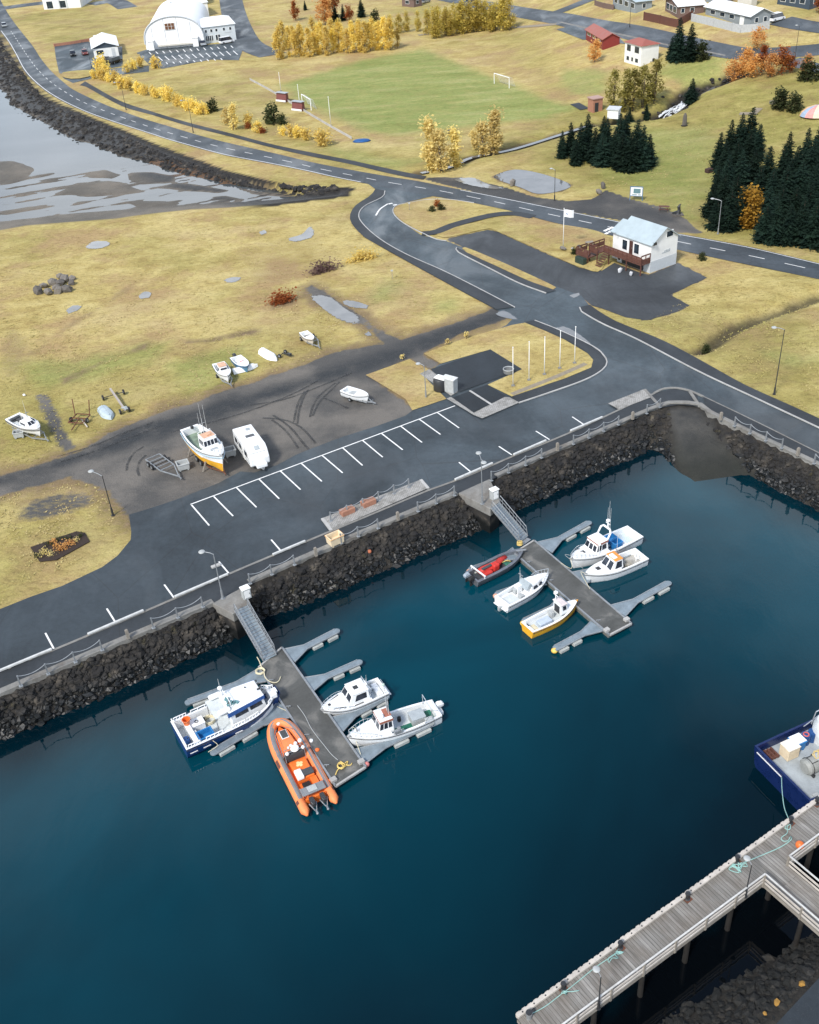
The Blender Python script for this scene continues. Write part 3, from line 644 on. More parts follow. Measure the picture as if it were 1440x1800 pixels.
# yield markings at the junction, crossing blocks by the house, entry patches
mb = MB()
for a, b in [((683, 359), (690, 357.5)), ((691, 361), (698, 360)), ((700, 362), (702, 361.5))]: line_strip(mb, [G(*a), G(*b)], .5, .040)
line_strip(mb, smooth(Gs([(661, 379), (668, 368), (682, 358.5)]), 1), .3, .040)
for a, b in [((1062, 405), (1067, 406)), ((1067, 402.5), (1073, 403.5)), ((1073, 400), (1078, 401)), ((1064, 410), (1069, 411)), ((1070, 407), (1075, 408))]: line_strip(mb, [G(*a), G(*b)], .8, .040)
struct('crossing_marking', mb, PAINT)
def puddle_mat():
    t = NT('puddle_water'); t.set('Base Color', t.ramp(t.noise(.3, t.pos(), 3), [(.3, (.07, .075, .08)), (.7, (.13, .135, .14))])); t.set('Roughness', .04); t.set('IOR', 1.33); t.set('Specular IOR Level', .8); return t.m
PUD = puddle_mat()
def puddle_edge_mat():
    t = NT('puddle_edge'); t.set('Base Color', t.ramp(t.noise(.4, t.pos(), 3), [(.3, (.13, .137, .142)), (.7, (.20, .205, .205))])); t.set('Roughness', .05); t.set('IOR', 1.33); t.set('Specular IOR Level', .8)
    tr = t.new('ShaderNodeBsdfTransparent'); mx = t.new('ShaderNodeMixShader'); t.l.new(t.ramp(t.math('ADD', t.attr('fade'), t.math('MULTIPLY', t.math('SUBTRACT', t.noise(1.4, t.pos(), 5, .65), .5), 1.1)), [(.42, 0.0), (.58, 1.0)]), mx.inputs[0])
    t.l.new(tr.outputs[0], mx.inputs[1]); t.l.new(t.b.outputs[0], mx.inputs[2]); t.l.new(mx.outputs[0], t.out.inputs[0]); return t.m
PUDE = puddle_edge_mat()
def puddle(q, dz=.03, name='puddle'):
    P = smooth(Gs(q), .7, True); n = len(P); c = sum(P, Vector())/n; mb = MB()
    rings = [[c.lerp(p, k)+Vector((0, 0, dz)) for p in P] for k in (1.12, .7, .05)]
    mb.loft(rings, c0=False); o = mb.build(name, PUDE); o['kind'] = 'structure'
    a = o.data.attributes.new('fade', 'FLOAT', 'POINT'); a.data.foreach_set('value', np.array([0.0]*n+[1.0]*(2*n), np.float32))
for q in [[(545, 522), (560, 517), (582, 522), (605, 540), (635, 560), (627, 572), (595, 562), (570, 545)], [(600, 530), (620, 528), (650, 538), (645, 543), (615, 540)], [(148, 436), (165, 424), (190, 424), (192, 432), (170, 438)], [(505, 420), (530, 412), (545, 398), (553, 405), (548, 418), (515, 426)], [(392, 493), (408, 487), (425, 488), (415, 496), (398, 497)], [(243, 520), (255, 512), (267, 515), (262, 524), (248, 526)], [(115, 547), (128, 537), (145, 538), (135, 547), (120, 552)], [(870, 552), (885, 545), (900, 553), (912, 562), (890, 560)], [(640, 588), (648, 582), (654, 590), (646, 591)], [(455, 408), (465, 404), (470, 410), (460, 413)]]: puddle(q)
puddle([(972, 575), (990, 573), (1015, 585), (1043, 608), (1020, 598), (995, 590)], .045); puddle([(1000, 520), (1018, 515), (1020, 519), (1008, 525)], .05)
puddle([(795, 315), (830, 312), (862, 325), (890, 332), (868, 333), (825, 326)], .05)

def rut_mat():
    t = NT('wet_tyre_rut'); t.set('Base Color', t.ramp(t.noise(3, t.pos(), 4, .6), [(.3, (.014, .015, .016)), (.7, (.035, .034, .032))])); t.set('Roughness', .5)
    tr = t.new('ShaderNodeBsdfTransparent'); mx = t.new('ShaderNodeMixShader'); t.l.new(t.ramp(t.noise(.6, t.pos(), 5, .7), [(.28, .05), (.55, .6)]), mx.inputs[0])
    t.l.new(tr.outputs[0], mx.inputs[1]); t.l.new(t.b.outputs[0], mx.inputs[2]); t.l.new(mx.outputs[0], t.out.inputs[0]); return t.m
mb = MB(); kz = 0
for q in ([(590, 673), (575, 684), (560, 697), (550, 714), (545, 733)], [(597, 671), (580, 688), (566, 701), (556, 716), (550, 731)], [(542, 685), (534, 697), (530, 707), (525, 726), (523, 745)], [(536, 688), (527, 702), (520, 722), (517, 742)], [(480, 730), (500, 743), (515, 756), (530, 775), (543, 790)], [(478, 738), (497, 752), (513, 770), (524, 788)], [(462, 735), (500, 738), (530, 752), (556, 780)], [(570, 700), (590, 708), (613, 718)], [(253, 785), (238, 794), (230, 803), (224, 815), (223, 827)], [(257, 800), (247, 809), (243, 817), (242, 828), (245, 837)], [(100, 803), (160, 785), (220, 760), (270, 742)], [(105, 812), (170, 792), (230, 768), (285, 748)], [(300, 760), (360, 745), (440, 722), (520, 690), (560, 668)], [(440, 712), (500, 702), (560, 680), (620, 655)]):
    P = smooth(Gs(q), 1.0); line_strip(mb, P, .28, .014+.004*kz); kz = (kz+1) % 4
struct('tyre_track', mb, rut_mat())
LOTH = [(770, 410), (857, 400), (960, 440), (1060, 470), (1195, 460), (1250, 488), (1137, 570), (1020, 525), (817, 435)]; LOTL = [(735, 308), (880, 322), (1066, 328), (1240, 412), (1093, 390), (870, 350)]
# tussocks of dead grass: too many to count
def tuft_field(name, polys, n, seed, lo, hi, mat):
    rg = np.random.RandomState(seed); mb = MB()
    for q, share in polys:
        P = Gs(q); xs = [p.x for p in P]; ys = [p.y for p in P]; m = int(n*share)
        X = rg.uniform(min(xs), max(xs), m); Y = rg.uniform(min(ys), max(ys), m); ok = inside(X, Y, P)
        for yz in (YARD, LOTH, LOTL, HARB_ROAD+QUAY_OUT+RIGHT_OUT, ROAD_A+ROAD_B[::-1]): ok &= ~inside(X, Y, Gs(yz))
        X, Y = X[ok], Y[ok]; ok = lump(X, Y, 6, 9)+lump(X, Y, 2.5, 8)*.6 > -.05; X, Y = X[ok], Y[ok]; Z = terrain(X, Y)
        for x, y, z in zip(X, Y, Z):
            s_ = rg.uniform(lo, hi)
            for k in range(4):
                a = rg.uniform(0, 6.28); l = rg.uniform(.3, 1.0)*s_; c, sn = math.cos(a), math.sin(a); w = .22*s_
                mb.add([(x-sn*w, y+c*w, z-.05), (x+sn*w, y-c*w, z-.05), (x+c*l*.9+sn*w*.3, y+sn*l*.9-c*w*.3, z+l*.22), (x+c*l*.9-sn*w*.3, y+sn*l*.9+c*w*.3, z+l*.22)], [(0, 1, 2, 3)])
    mb.build(name, mat)['kind'] = 'stuff'
def straw_mat():
    t = NT('dead_grass'); p = t.pos(); t.set('Base Color', t.mix(t.ramp(t.noise(.06, p, 4), [(.4, 0.0), (.65, 1.0)]), t.ramp(t.noise(1.5, p, 3), [(.3, (.34, .26, .12)), (.7, (.48, .39, .19))]), t.ramp(t.noise(1.5, p, 3), [(.3, (.24, .22, .07)), (.7, (.38, .33, .12))]))); t.set('Roughness', .95); t.set('Specular IOR Level', .1); return t.m
DEAD = straw_mat()
tuft_field('grass_tussocks', [([(0, 560), (300, 520), (560, 540), (690, 590), (480, 655), (330, 710), (230, 735), (120, 790), (0, 830)], 1), ([(0, 420), (400, 375), (620, 370), (860, 540), (700, 590), (540, 520), (0, 570)], .8), ([(0, 850), (170, 850), (225, 930), (0, 1070)], .25), ([(1240, 490), (1440, 500), (1440, 735), (1220, 620), (1040, 540)], .7), ([(950, 200), (1240, 180), (1440, 200), (1260, 400), (1000, 320)], .9), ([(20, 90), (640, 330), (480, 330), (250, 250), (60, 170)], .5)], 8000, 6, .14, .34, DEAD)
# ---------------------------------------------------------------- shared materials
GALV = M('galvanised_steel', (.34, .36, .375), .5, .5, .2, 3); WHT = M('white_paint', (.80, .81, .80), .45, var=.07, scale=1.2, dirt=.12)
DARK = M('dark_metal', (.03, .032, .035), .5, var=.2); BLACK = M('black_rubber', (.015, .015, .016), .75, var=.2)
TIMB = M('weathered_timber', (.26, .235, .20), .85, var=.3, scale=1.2, bump=.02); BROWN = M('brown_timber', (.115, .045, .03), .7, var=.3, scale=1.5, bump=.01)
GLASS = glassm('window_glass'); GREYP = M('grey_plastic', (.38, .40, .40), .55, var=.12); ORANGE = M('orange_plastic', (.75, .16, .03), .5, var=.15)
YEL = M('yellow_rope', (.68, .50, .16), .8, var=.2); TEAL = M('teal_rope', (.30, .52, .48), .8, var=.2); BLUEP = M('blue_plastic', (.02, .17, .42), .45, var=.15)
CREAM = M('cream_plastic', (.70, .58, .40), .6, var=.12); RUST = M('rusty_steel', (.14, .055, .03), .85, var=.4, scale=4)
def rock_mat():
    t = NT('basalt_riprap'); p = t.pos(); n = t.noise(.9, p, 2, .5); c = t.ramp(n, [(.3, (.008, .008, .009)), (.5, (.018, .017, .016)), (.62, (.036, .032, .027)), (.74, (.10, .088, .072))]); c = t.mix(.6, c, t.ramp(t.noise(5, p, 4, .7), [(.3, (.5, .5, .5)), (.65, (1.15, 1.1, 1.05))]), 'MULTIPLY')
    sx = t.new('ShaderNodeSeparateXYZ'); t.l.new(p, sx.inputs[0]); lo = t.ramp(t.math('ADD', t.math('MULTIPLY', sx.outputs[2], .33), t.math('MULTIPLY', n, .3)), [(.44, 1.0), (.70, 0.0)]); c = t.mix(lo, c, (.006, .007, .007))
    c = t.mix(t.ramp(t.noise(.6, p, 5, .7), [(.62, 0.0), (.8, .7)]), c, (.10, .085, .03)); t.set('Base Color', c); t.set('Roughness', t.math('SUBTRACT', .9, t.math('MULTIPLY', lo, .45))); t.bump(t.noise(7, p, 3, .7), .5, .05); return t.m
ROCKM = rock_mat(); ROCKL = M('grey_boulder', (.20, .18, .155), .9, var=.35, scale=1.5, bump=.04)

# ---------------------------------------------------------------- rock slopes
def riprap(name, C, T, r0, r1, n, seed, mat, skip=None, keep=None, sink=.15):
    rg = random.Random(seed); mb = MB(); pts = []; C = [Vector(p) for p in C]; T = [Vector(p) for p in T]
    LC = resample(C, 400); LT = resample(T, 400)
    k = 0
    while k < n:
        s = rg.random()*399; i = int(s); u = rg.uniform(-.02, 1.08)
        a = LC[i].lerp(LC[min(399, i+1)], s-i); b = LT[i].lerp(LT[min(399, i+1)], s-i)
        p = a.lerp(b, u); k += 1
        if skip and u < .3 and inside(np.array([p.x]), np.array([p.y]), skip)[0]: continue
        r = rg.uniform(r0, r1)*rg.choice((.6, .8, 1, 1.1, 1.45))*(.8 if u < .1 else 1.0)
        pts.append((p.x, p.y, r, (0.12 if u < .06 else 0)))
    zz = terrain(np.array([q[0] for q in pts]), np.array([q[1] for q in pts]))
    for (x, y, r, dn), z in zip(pts, zz): mb.rock((x, y, max(-.5, z)-sink-dn+r*.25), r, rg)
    o = mb.build(name, mat); o['kind'] = 'stuff'; return o
plat1 = Gs([(370, 1064), (428, 1030), (444, 1062), (408, 1090)]); plat2 = Gs([(800, 868), (860, 840), (884, 884), (862, 903)])
off = lambda P, d: offset_line(P, d)
riprap('quay_rock_slope', off(Gs([(-60, 1250), (0, 1223), (100, 1180), (240, 1120), (377, 1062), (440, 1033), (600, 957), (805, 872), (865, 846), (960, 805), (1060, 761), (1160, 718), (1176, 716)]), -.05),
       Ws([(-70, 1328), (0, 1300), (187, 1221), (310, 1166), (400, 1126), (460, 1092), (623, 1024), (757, 967), (833, 936), (890, 905), (960, 872), (1037, 833), (1117, 802), (1150, 788), (1187, 816)], 0), .17, .38, 7000, 11, ROCKM, plat1)
riprap('slipway_rock_slope', off(Gs([(1234, 722), (1243, 728), (1330, 771), (1440, 823), (1530, 866)]), -.05), Ws([(1325, 838), (1340, 845), (1372, 862), (1440, 896), (1530, 940)], 0), .17, .36, 1700, 12, ROCKM)
riprap('south_rock_slope', [l2a+(l2a-l2b), l2b+(l2b-l2a)*.4], [t2a+(t2a-t2b)*.6, t2b+(t2b-t2a)*.3], .16, .36, 1500, 13, M('near_black_rock', (.0065, .007, .006), .8, var=.5, scale=1.5, bump=.04, dirt=.3))  # stones of this slope get a near-black base colour
riprap('estuary_rock_slope', Gs([(-20, 40), (0, 66), (20, 99), (43, 135), (67, 165), (100, 183), (160, 211), (217, 236), (267, 259), (333, 285), (400, 309), (480, 325), (545, 341), (595, 333)]),
       Ws([(0, 156), (17, 168), (23, 184), (50, 201), (100, 228), (133, 247), (167, 254), (217, 272), (253, 280), (300, 298), (360, 312), (460, 332), (530, 340), (588, 340)], EZ), .3, .7, 4200, 14, ROCKM, sink=.35)
riprap('stream_bank_rocks', Gs([(1255, 132), (1225, 150), (1200, 160), (1178, 178), (1160, 186)]), Gs([(1285, 138), (1245, 160), (1225, 180), (1200, 190), (1165, 200)]), .3, .7, 5, 15, ROCKM)
rg = random.Random(8); mb = MB()
for i in range(150):
    t = rg.random(); a = STREAM[0].lerp(STREAM[4], 0)
    P = resample(_sw[0:4], 60)[int(t*59)]; x, y = P.x+rg.gauss(0, 1.6), P.y+rg.gauss(0, 1.6)
    z = float(terrain(np.array([x]), np.array([y]))[0]); mb.rock((x, y, z), rg.uniform(.3, .8), rg)
bpy.data.objects.remove(bpy.data.objects['stream_bank_rocks']); mb.build('stream_rocks', ROCKM)['kind'] = 'stuff'
# the waterfall: braided falls over the lip, and the stream water above and below
FOAM = M('white_water', (.75, .78, .80), .4, var=.25, scale=2.5)
mb = MB(); rg = random.Random(4)
def gz(x, y): return float(terrain(np.array([x]), np.array([y]))[0])
top, bot = G(1207, 158), G(1178, 186)
for k in range(24):
    o0 = rg.uniform(-.8, .8); o1 = rg.uniform(-2.6, 2.6); pts = []
    for i in range(12):
        t = i/11; p = top.lerp(bot, t); nrm = Vector((-(bot-top).y, (bot-top).x, 0)).normalized()
        q = p+nrm*(o0*(1-t)+o1*t+rg.uniform(-.2, .2)); pts.append(Vector((q.x, q.y, gz(q.x, q.y)+.5+.12*math.sin(t*9+k))))
    mb.tube(pts, [.05+.11*rg.random() for _ in pts], 6)
tag(mb.build('waterfall', FOAM, smooth=True), 'white braided waterfall tumbling over dark rock in the gully', 'waterfall')
def stream(px, w, nm, dz=.25):
    P = smooth(Gs(px), 1.0); A, B = offset_line(P, w/2), offset_line(P, -w/2); mb = MB()
    mb.loft([[(a.x, a.y, min(gz(p.x, p.y), hill(p.x, p.y))+dz), (b.x, b.y, min(gz(p.x, p.y), hill(p.x, p.y))+dz)] for p, a, b in zip(P, A, B)], closed=False, c0=False, c1=False)
    struct(nm, mb, PUD)
stream([(1170, 190), (1150, 195), (1100, 203), (1050, 212), (985, 232), (900, 258), (830, 272), (792, 288), (740, 299)], 1.1, 'stream', .35)
stream([(1285, 125), (1255, 133), (1225, 150), (1208, 157)], 1.2, 'upper_stream', .5)
mb = MB(); P = smooth(Gs([(868, 310), (895, 300), (918, 299), (960, 308), (1003, 325), (985, 336), (945, 341), (915, 330), (880, 318)]), 1, True); v, f = tess(P)
mb.add([Vector((q.x, q.y, hill(q.x, q.y)+.05)) for q in v], f); struct('pond', mb, PUD)

# ---------------------------------------------------------------- landings, cabinets
def landing(px, label, cab):
    t = thing('landing_platform', label, 'platform', G(*px[0]))
    o = Vector(t.location); P = [p-o for p in Gs(px)]
    mb = MB(); mb.prism(P, -.75, .18); mb.build('concrete_block', CONC, t, bevel=.05)
    mb = MB(); c = sum(P, Vector())/4; mb.prism([c+(p-c)*.9 for p in P], -3.4, -.76); mb.build('foundation', ROCKM, t)
    return t
landing([(374, 1063), (427, 1035), (441, 1062), (410, 1082)], 'grey concrete landing at the head of the gangway nearer the blue workboat', None)
landing([(806, 869), (861, 844), (880, 883), (862, 897)], 'grey concrete landing with a tall lamp at the head of the farther gangway', None)
def cabinet(px, label):
    t = thing('service_cabinet', label, 'cabinet', G(*px, .18), R(30))
    mb = MB(); mb.box((0, 0, .55), (.75, .6, 1.1)); mb.build('cabinet_body', GREYP, t, bevel=.03)
    mb = MB(); mb.box((0, 0, 1.13), (.85, .7, .08), taper=.92); mb.build('lid', WHT, t)
    mb = MB(); mb.box((0, -.31, .55), (.55, .02, .8)); d = mb.build('door', WHT, t); mb = MB(); mb.box((.2, -.335, .6), (.03, .03, .15)); mb.build('handle', DARK, d)
cabinet((434, 1050), 'grey service cabinet with pale lid on the landing nearer the blue workboat')
cabinet((869, 876), 'grey service cabinet with pale lid on the landing of the farther gangway')

# ---------------------------------------------------------------- quay railings
def railing(px, label, h=1.15, dz=.22):
    B = Gs(px, dz); o = B[0]; t = thing('quay_railing', label, 'railing', o, 0, 'railings along the quay edge')
    for b in B:
        p = b-o; mb = MB(); mb.box(p+Vector((0, 0, h/2)), (.11, .11, h), R(30)); mb.box(p+Vector((0, 0, .02)), (.3, .3, .04), R(30)); mb.build('post', GALV, t)
    pts = []
    for a, b in zip(B, B[1:]):
        for k in range(8):
            u = k/8; pts.append((a-o).lerp(b-o, u)+Vector((0, 0, h-.04-.30*4*u*(1-u))))
    pts.append(B[-1]-o+Vector((0, 0, h-.04)))
    mb = MB(); mb.tube(pts, .032, 6); mb.build('chain', GALV, t)
RL = [([(37, 1206), (85, 1185), (133, 1164), (180, 1143)], 'sagging chain railing of four posts nearest the left edge of the photo'),
      ([(270, 1104), (313, 1086), (357, 1067)], 'sagging chain railing of three posts just left of the nearer landing'),
      ([(440, 1026), (478, 1010), (518, 993)], 'sagging chain railing of three posts just right of the nearer landing'),
      ([(600, 955), (630, 943), (665, 929)], 'sagging chain railing of three posts right beside the cream tub'),
      ([(735, 899), (767, 885), (799, 871)], 'sagging chain railing of three posts just left of the farther landing'),
      ([(864, 845), (894, 831), (924, 818), (952, 805)], 'sagging chain railing of four posts just right of the farther landing'),
      ([(1008, 781), (1035, 770), (1061, 758), (1087, 747)], 'sagging chain railing of four posts midway between the farther landing and the slipway'),
      ([(1137, 727), (1160, 716)], 'short chain railing of two posts at the left lip of the slipway'),
      ([(1291, 749), (1318, 762), (1346, 775), (1374, 788)], 'sagging chain railing of four posts beyond the slipway on the right'),
      ([(1431, 815), (1460, 829), (1490, 843)], 'chain railing running out of the photo at its right edge')]
for q, l in RL: railing(q, l)
railing([(582, 916), (611, 904), (639, 892), (666, 880), (693, 868), (719, 857)], 'chain railing of six posts along the road side of the paved bench strip', 1.1, .15)
mb = MB(); mb.box((0, 0, .45), (.26, .26, .9), R(25)); mb.box((0, 0, .93), (.2, .2, .06), R(25)); proto = mb.build('wooden_post', TIMB)
for i, (px, l) in enumerate([((226, 1122), 'lone wooden post on the quay edge left of the nearer landing'), ((556, 977), 'lone wooden post on the quay edge left of the cream tub'), ((700, 914), 'lone wooden post between the two chain railings below the bench strip'), ((980, 792), 'lone wooden post between chain railings right of the farther landing'), ((1112, 737), 'lone wooden post shortly before the slipway on its left'), ((1267, 738), 'lone wooden post just right of the slipway'), ((1402, 801), 'lone wooden post at the right near the photo edge')]):
    o = proto if i == 0 else proto.copy()
    if i: COL.objects.link(o)
    o.location = G(*px, .2); tag(o, l, 'post', 'wooden posts along the quay edge')
for a, b, l in [((-60, 1206), (92, 1143), 'white timber wheel stop at the left edge of the quay road'), ((155, 1117), (253, 1075), 'white timber wheel stop second from the left'), ((308, 1051), (401, 1011), 'white timber wheel stop above the nearer landing'), ((480, 977), (537, 953), 'white timber wheel stop left of the paved bench strip'), ((800, 845), (866, 816), 'white timber wheel stop behind the lamp on the farther landing'), ((903, 801), (960, 776), 'white timber wheel stop right of the farther landing'), ((1003, 759), (1059, 735), 'white timber wheel stop nearest the slipway')]:
    A, B = G(*a, .14), G(*b, .14); t = thing('wheel_stop', l, 'wheel stop', A, 0, 'white wheel stops along the quay road'); d = B-A
    mb = MB(); mb.bar(Vector((0, 0, .15)), d+Vector((0, 0, .15)), .2, .18); mb.build('beam', M('worn_white_timber', (.58, .59, .58), .7, var=.2, scale=1.5, dirt=.4), t, bevel=.02)
    n = int(d.length/1.6)
    for k in range(n+1): mb = MB(); mb.box(d*(k/max(1, n))*.98+d.normalized()*.05+Vector((0, 0, .03)), (.25, .18, .08), math.atan2(d.y, d.x)); mb.build('block', TIMB, t)

# ---------------------------------------------------------------- lamps and flag poles
def lamp(px, h, label, rz=0, heads=1, dark=False, arm=1.2, dz=0, group='street lamps'):
    t = thing('street_lamp', label, 'street lamp', G(*px, dz), rz, group)
    mb = MB(); mb.cyl((0, 0, 0), (0, 0, .9), .12, .1, 10); mb.cyl((0, 0, .9), (0, 0, h), .06, .04, 10); mb.cyl((0, 0, 0), (0, 0, .05), .2, .2, 10); mb.build('pole', DARK if dark else GALV, t, smooth='auto')
    for s in ((1, -1) if heads == 2 else (1,)):
        mb = MB(); mb.tube([(0, 0, h-.05), (s*.4*arm, 0, h+.12), (s*arm, 0, h+.2)], .035, 6); a = mb.build('arm', GALV, t)
        mb = MB(); mb.ball((s*(arm+.22), 0, h+.2), .3, 8, .38); mb.build('lamp_head', GREYP, a, smooth=True)
    return t
lamp((848, 886), 5.2, 'double headed lamp post on the landing of the farther gangway', R(100), 2, arm=.7, dz=.18)
lamp((392, 1052), 5.0, 'slim lamp post by the landing nearer the blue workboat', R(170), 1, arm=.8, dz=.18)
lamp((199, 906), 4.8, 'lamp post at the tip of the grass corner beside the car park', R(150), 1, True)
lamp((749, 699), 4.2, 'short lamp post in the grass beside the storage tanks', R(160), 1, arm=.5)
lamp((1361, 693), 8.0, 'tall dark lamp post on the grass at the right of the harbour road', R(165), 1, True, .9)
lamp((1262, 411), 5.2, 'slim grey lamp post before the right spruce stand', R(150), 1)
lamp((975, 352), 5.2, 'lamp post between the pond and the main road', R(150), 1, True, .5)
lamp((222, 193), 6.5, 'lamp post on the verge at the start of the cycle path', R(200), 1, True)
lamp((340, 233), 7.0, 'lamp post on the verge halfway along the cycle path', R(200), 1, True)
lamp((1107, 48), 6.0, 'lamp post on the grass bank below the pale grey house', R(180), 1, True, .6)
lamp((1397, 105), 7.0, 'lamp post by the street at the upper right', R(200), 1, True, .6)
lamp((162, 122), 6.0, 'lamp post in front of the small service station', R(200), 1, True, .6)
def pole(px, h, label, name='flagpole', cat='flagpole', group=None, r=.06):
    t = thing(name, label, cat, G(*px), 0, group)
    mb = MB(); mb.cyl((0, 0, 0), (0, 0, h), r, r*.5, 8); mb.ball((0, 0, h), r*1.3, 6); mb.build('shaft', WHT, t, smooth=True)
    mb = MB(); mb.box((0, 0, .08), (.4, .4, .16)); mb.build('footing', CONC, t); return t
fl = ['leftmost of the five bare white flagpoles, nearest the dark tub', 'second bare white flagpole from the left on the grass island', 'middle one of the five bare white flagpoles', 'fourth bare white flagpole from the left, by the rounded island corner', 'rightmost bare white flagpole at the island corner']
for (px, h), l in zip([((902, 679), 5.1), ((930, 669), 5.1), ((957, 659), 5.0), ((984, 648), 5.0), ((1010, 639), 4.9)], fl): pole(px, h, l, group='flagpoles on the grass island')
t = pole((990, 437), 6.3, 'white flagpole with a white flag on the lawn beside the harbour house')
mb = MB(); rows = []
for i in range(9):
    u = i/8; rows.append([(u*1.5, .10*math.sin(u*7), 6.15-u*.25-v*1.15) for v in (0, .33, .67, 1)])
FLAGM = M('white_flag_cloth', (.8, .82, .84), .8, var=.06); mb.loft(rows, closed=False, c0=False, c1=False); fo = mb.build('flag', FLAGM, t); sm = fo.modifiers.new('thickness', 'SOLIDIFY'); sm.thickness = .02
mb = MB()
for x, z, w, h in ((.55, 5.6, .5, .08), (.6, 5.42, .4, .07), (.75, 5.72, .18, .12)): mb.box((x, .10*math.sin(x/1.5*7)-.03, z-.1), (w, .02, h), R(18))
mb.build('emblem', M('flag_blue', (.12, .22, .4), .8), fo)
for (px, h), l in zip([((494, 160), 4.5), ((528, 192), 5.6), ((582, 221), 6.2)], ['thin white floodlight mast farthest up the near touchline', 'thin white mast beside the nearer dugout', 'thin white mast nearest the road on the touchline']): pole(px, h, l, 'mast', 'mast', 'white masts along the pitch', .07)

# ---------------------------------------------------------------- tubs, planters, boxes on the quay
def tub(px, dims, mat, label, rz=R(28), open_=True, dz=0, inner=None, name='fish_tub', z=None):
    t = thing(name, label, 'tub', W(*px, z) if z is not None else G(*px, dz), rz); w, d, h = dims
    o = lambda k, z: [(-w/2*k, -d/2*k, z), (w/2*k, -d/2*k, z), (w/2*k, d/2*k, z), (-w/2*k, d/2*k, z)]
    mb = MB(); mb.loft([o(.92, .12), o(1, h), o(.86, h), o(.8, .3*h+.1)]); mb.build('shell', mat, t, bevel=.03)
    mb = MB(); [mb.box((x, 0, .06), (.15, d*.9, .12)) for x in (-w*.33, w*.33)]; mb.build('foot', mat, t)
    mb = MB()
    for s in (-1, 1): mb.box((0, s*d*.505, h-.06), (w*1.04, .06, .1)); mb.box((s*w*.505, 0, h-.06), (.06, d*1.04, .1))
    mb.build('rim', inner or mat, t, bevel=.02); return t
tub((590, 955), (1.5, 1.05, 1.0), CREAM, 'cream tub with an orange rim standing on the quay walkway', R(32), dz=.12, inner=M('pale_orange_plastic', (.72, .42, .2), .6))
tub((323, 824), (1.3, 1.1, .85), GREYP, 'grey tub on the gravel left of the yellow hulled fishing boat', R(20)); tub((405, 800), (1.25, 1.1, .85), GREYP, 'grey tub on the gravel between the fishing boat and the caravan', R(20))
tub((35, 768), (1.2, .9, .8), GREYP, 'grey tub on the grass under the white motorboat at far left', R(10))
BRICKP = M('terracotta', (.36, .17, .11), .8, var=.25)
for i, (px, l) in enumerate([((611, 902), 'terracotta bench planter nearer the left end of the paved strip'), ((648, 887), 'terracotta bench planter farther right on the paved strip')]):
    t = thing('bench_planter', l, 'planter', G(*px, .15), R(31), 'planters on the paved strip')
    mb = MB(); w, d, h = 1.5, .75, .5; q = lambda k, z: [(-w/2*k, -d/2*k, z), (w/2*k, -d/2*k, z), (w/2*k, d/2*k, z), (-w/2*k, d/2*k, z)]
    mb.loft([q(.94, 0), q(1, h), q(.9, h), q(.88, h-.12)]); mb.build('box', BRICKP, t, bevel=.02)
    mb = MB(); [mb.box((0, y, h+.03), (1.45, .2, .05)) for y in (-.25, 0, .25)]; mb.build('slat', M('red_timber', (.4, .2, .13), .7), t)
t = thing('mooring_float', 'orange float lying among the dark rocks of the quay slope', 'float', W(650, 971, 1.75)); mb = MB(); mb.ball((0, 0, .12), .2, 10); mb.build('ball', M('faded_orange', (.42, .13, .06), .7, var=.2), t, smooth=True); mb = MB(); mb.cyl((0, 0, .4), (0, 0, .55), .06); mb.build('eye', DARK, t)
# loose white block on the car park, and the pair of tanks by the asphalt pad
mb = MB(); mb.box((0, 0, .1), (.9, .35, .2), R(28)); tag(mb.build('concrete_block', LCONC, bevel=.03, loc=G(380, 996)), 'small pale block lying on the quay road', 'block')
t = thing('storage_tank', 'tall dark tank with a pale lid left of the grey box by the asphalt pad', 'tank', G(774, 685, .1), R(-38))
mb = MB(); mb.lathe([(.75, 0), (.8, .1), (.8, 1.35), (.7, 1.5)], 18); mb.build('tank_body', DARK, t, smooth='auto'); mb = MB(); mb.box((.1, .15, 1.58), (1.5, .95, .14)); mb.build('lid', WHT, t, bevel=.03)
t = thing('equipment_box', 'pale grey box cabinet standing right of the dark tank by the asphalt pad', 'cabinet', G(791, 687, .1), R(-38))
mb = MB(); mb.box((0, 0, .85), (1.7, .95, 1.7)); mb.build('box_body', GREYP, t, bevel=.04); mb = MB(); mb.box((0, 0, 1.74), (1.8, 1.05, .08)); mb.build('lid', M('pale_lid', (.62, .63, .62), .6), t)
mb = MB(); [mb.box((x, -.485, .85), (.75, .02, 1.4)) for x in (-.4, .4)]; mb.build('door', M('grey_door', (.40, .42, .42), .6), t)
t = thing('round_tub', 'round grey tub at the corner of the asphalt pad by the flagpoles', 'tub', G(894, 656, .09)); mb = MB(); mb.lathe([(.5, 0), (.62, .1), (.66, .6), (.58, .6), (.55, .25)], 18); mb.build('bowl', M('grey_tub', (.16, .17, .175), .7), t, smooth='auto')
mb = MB(); mb.tube([(.64*math.cos(k*.393), .64*math.sin(k*.393), .6) for k in range(16)], .05, 6, True); mb.build('rim', GREYP, t)
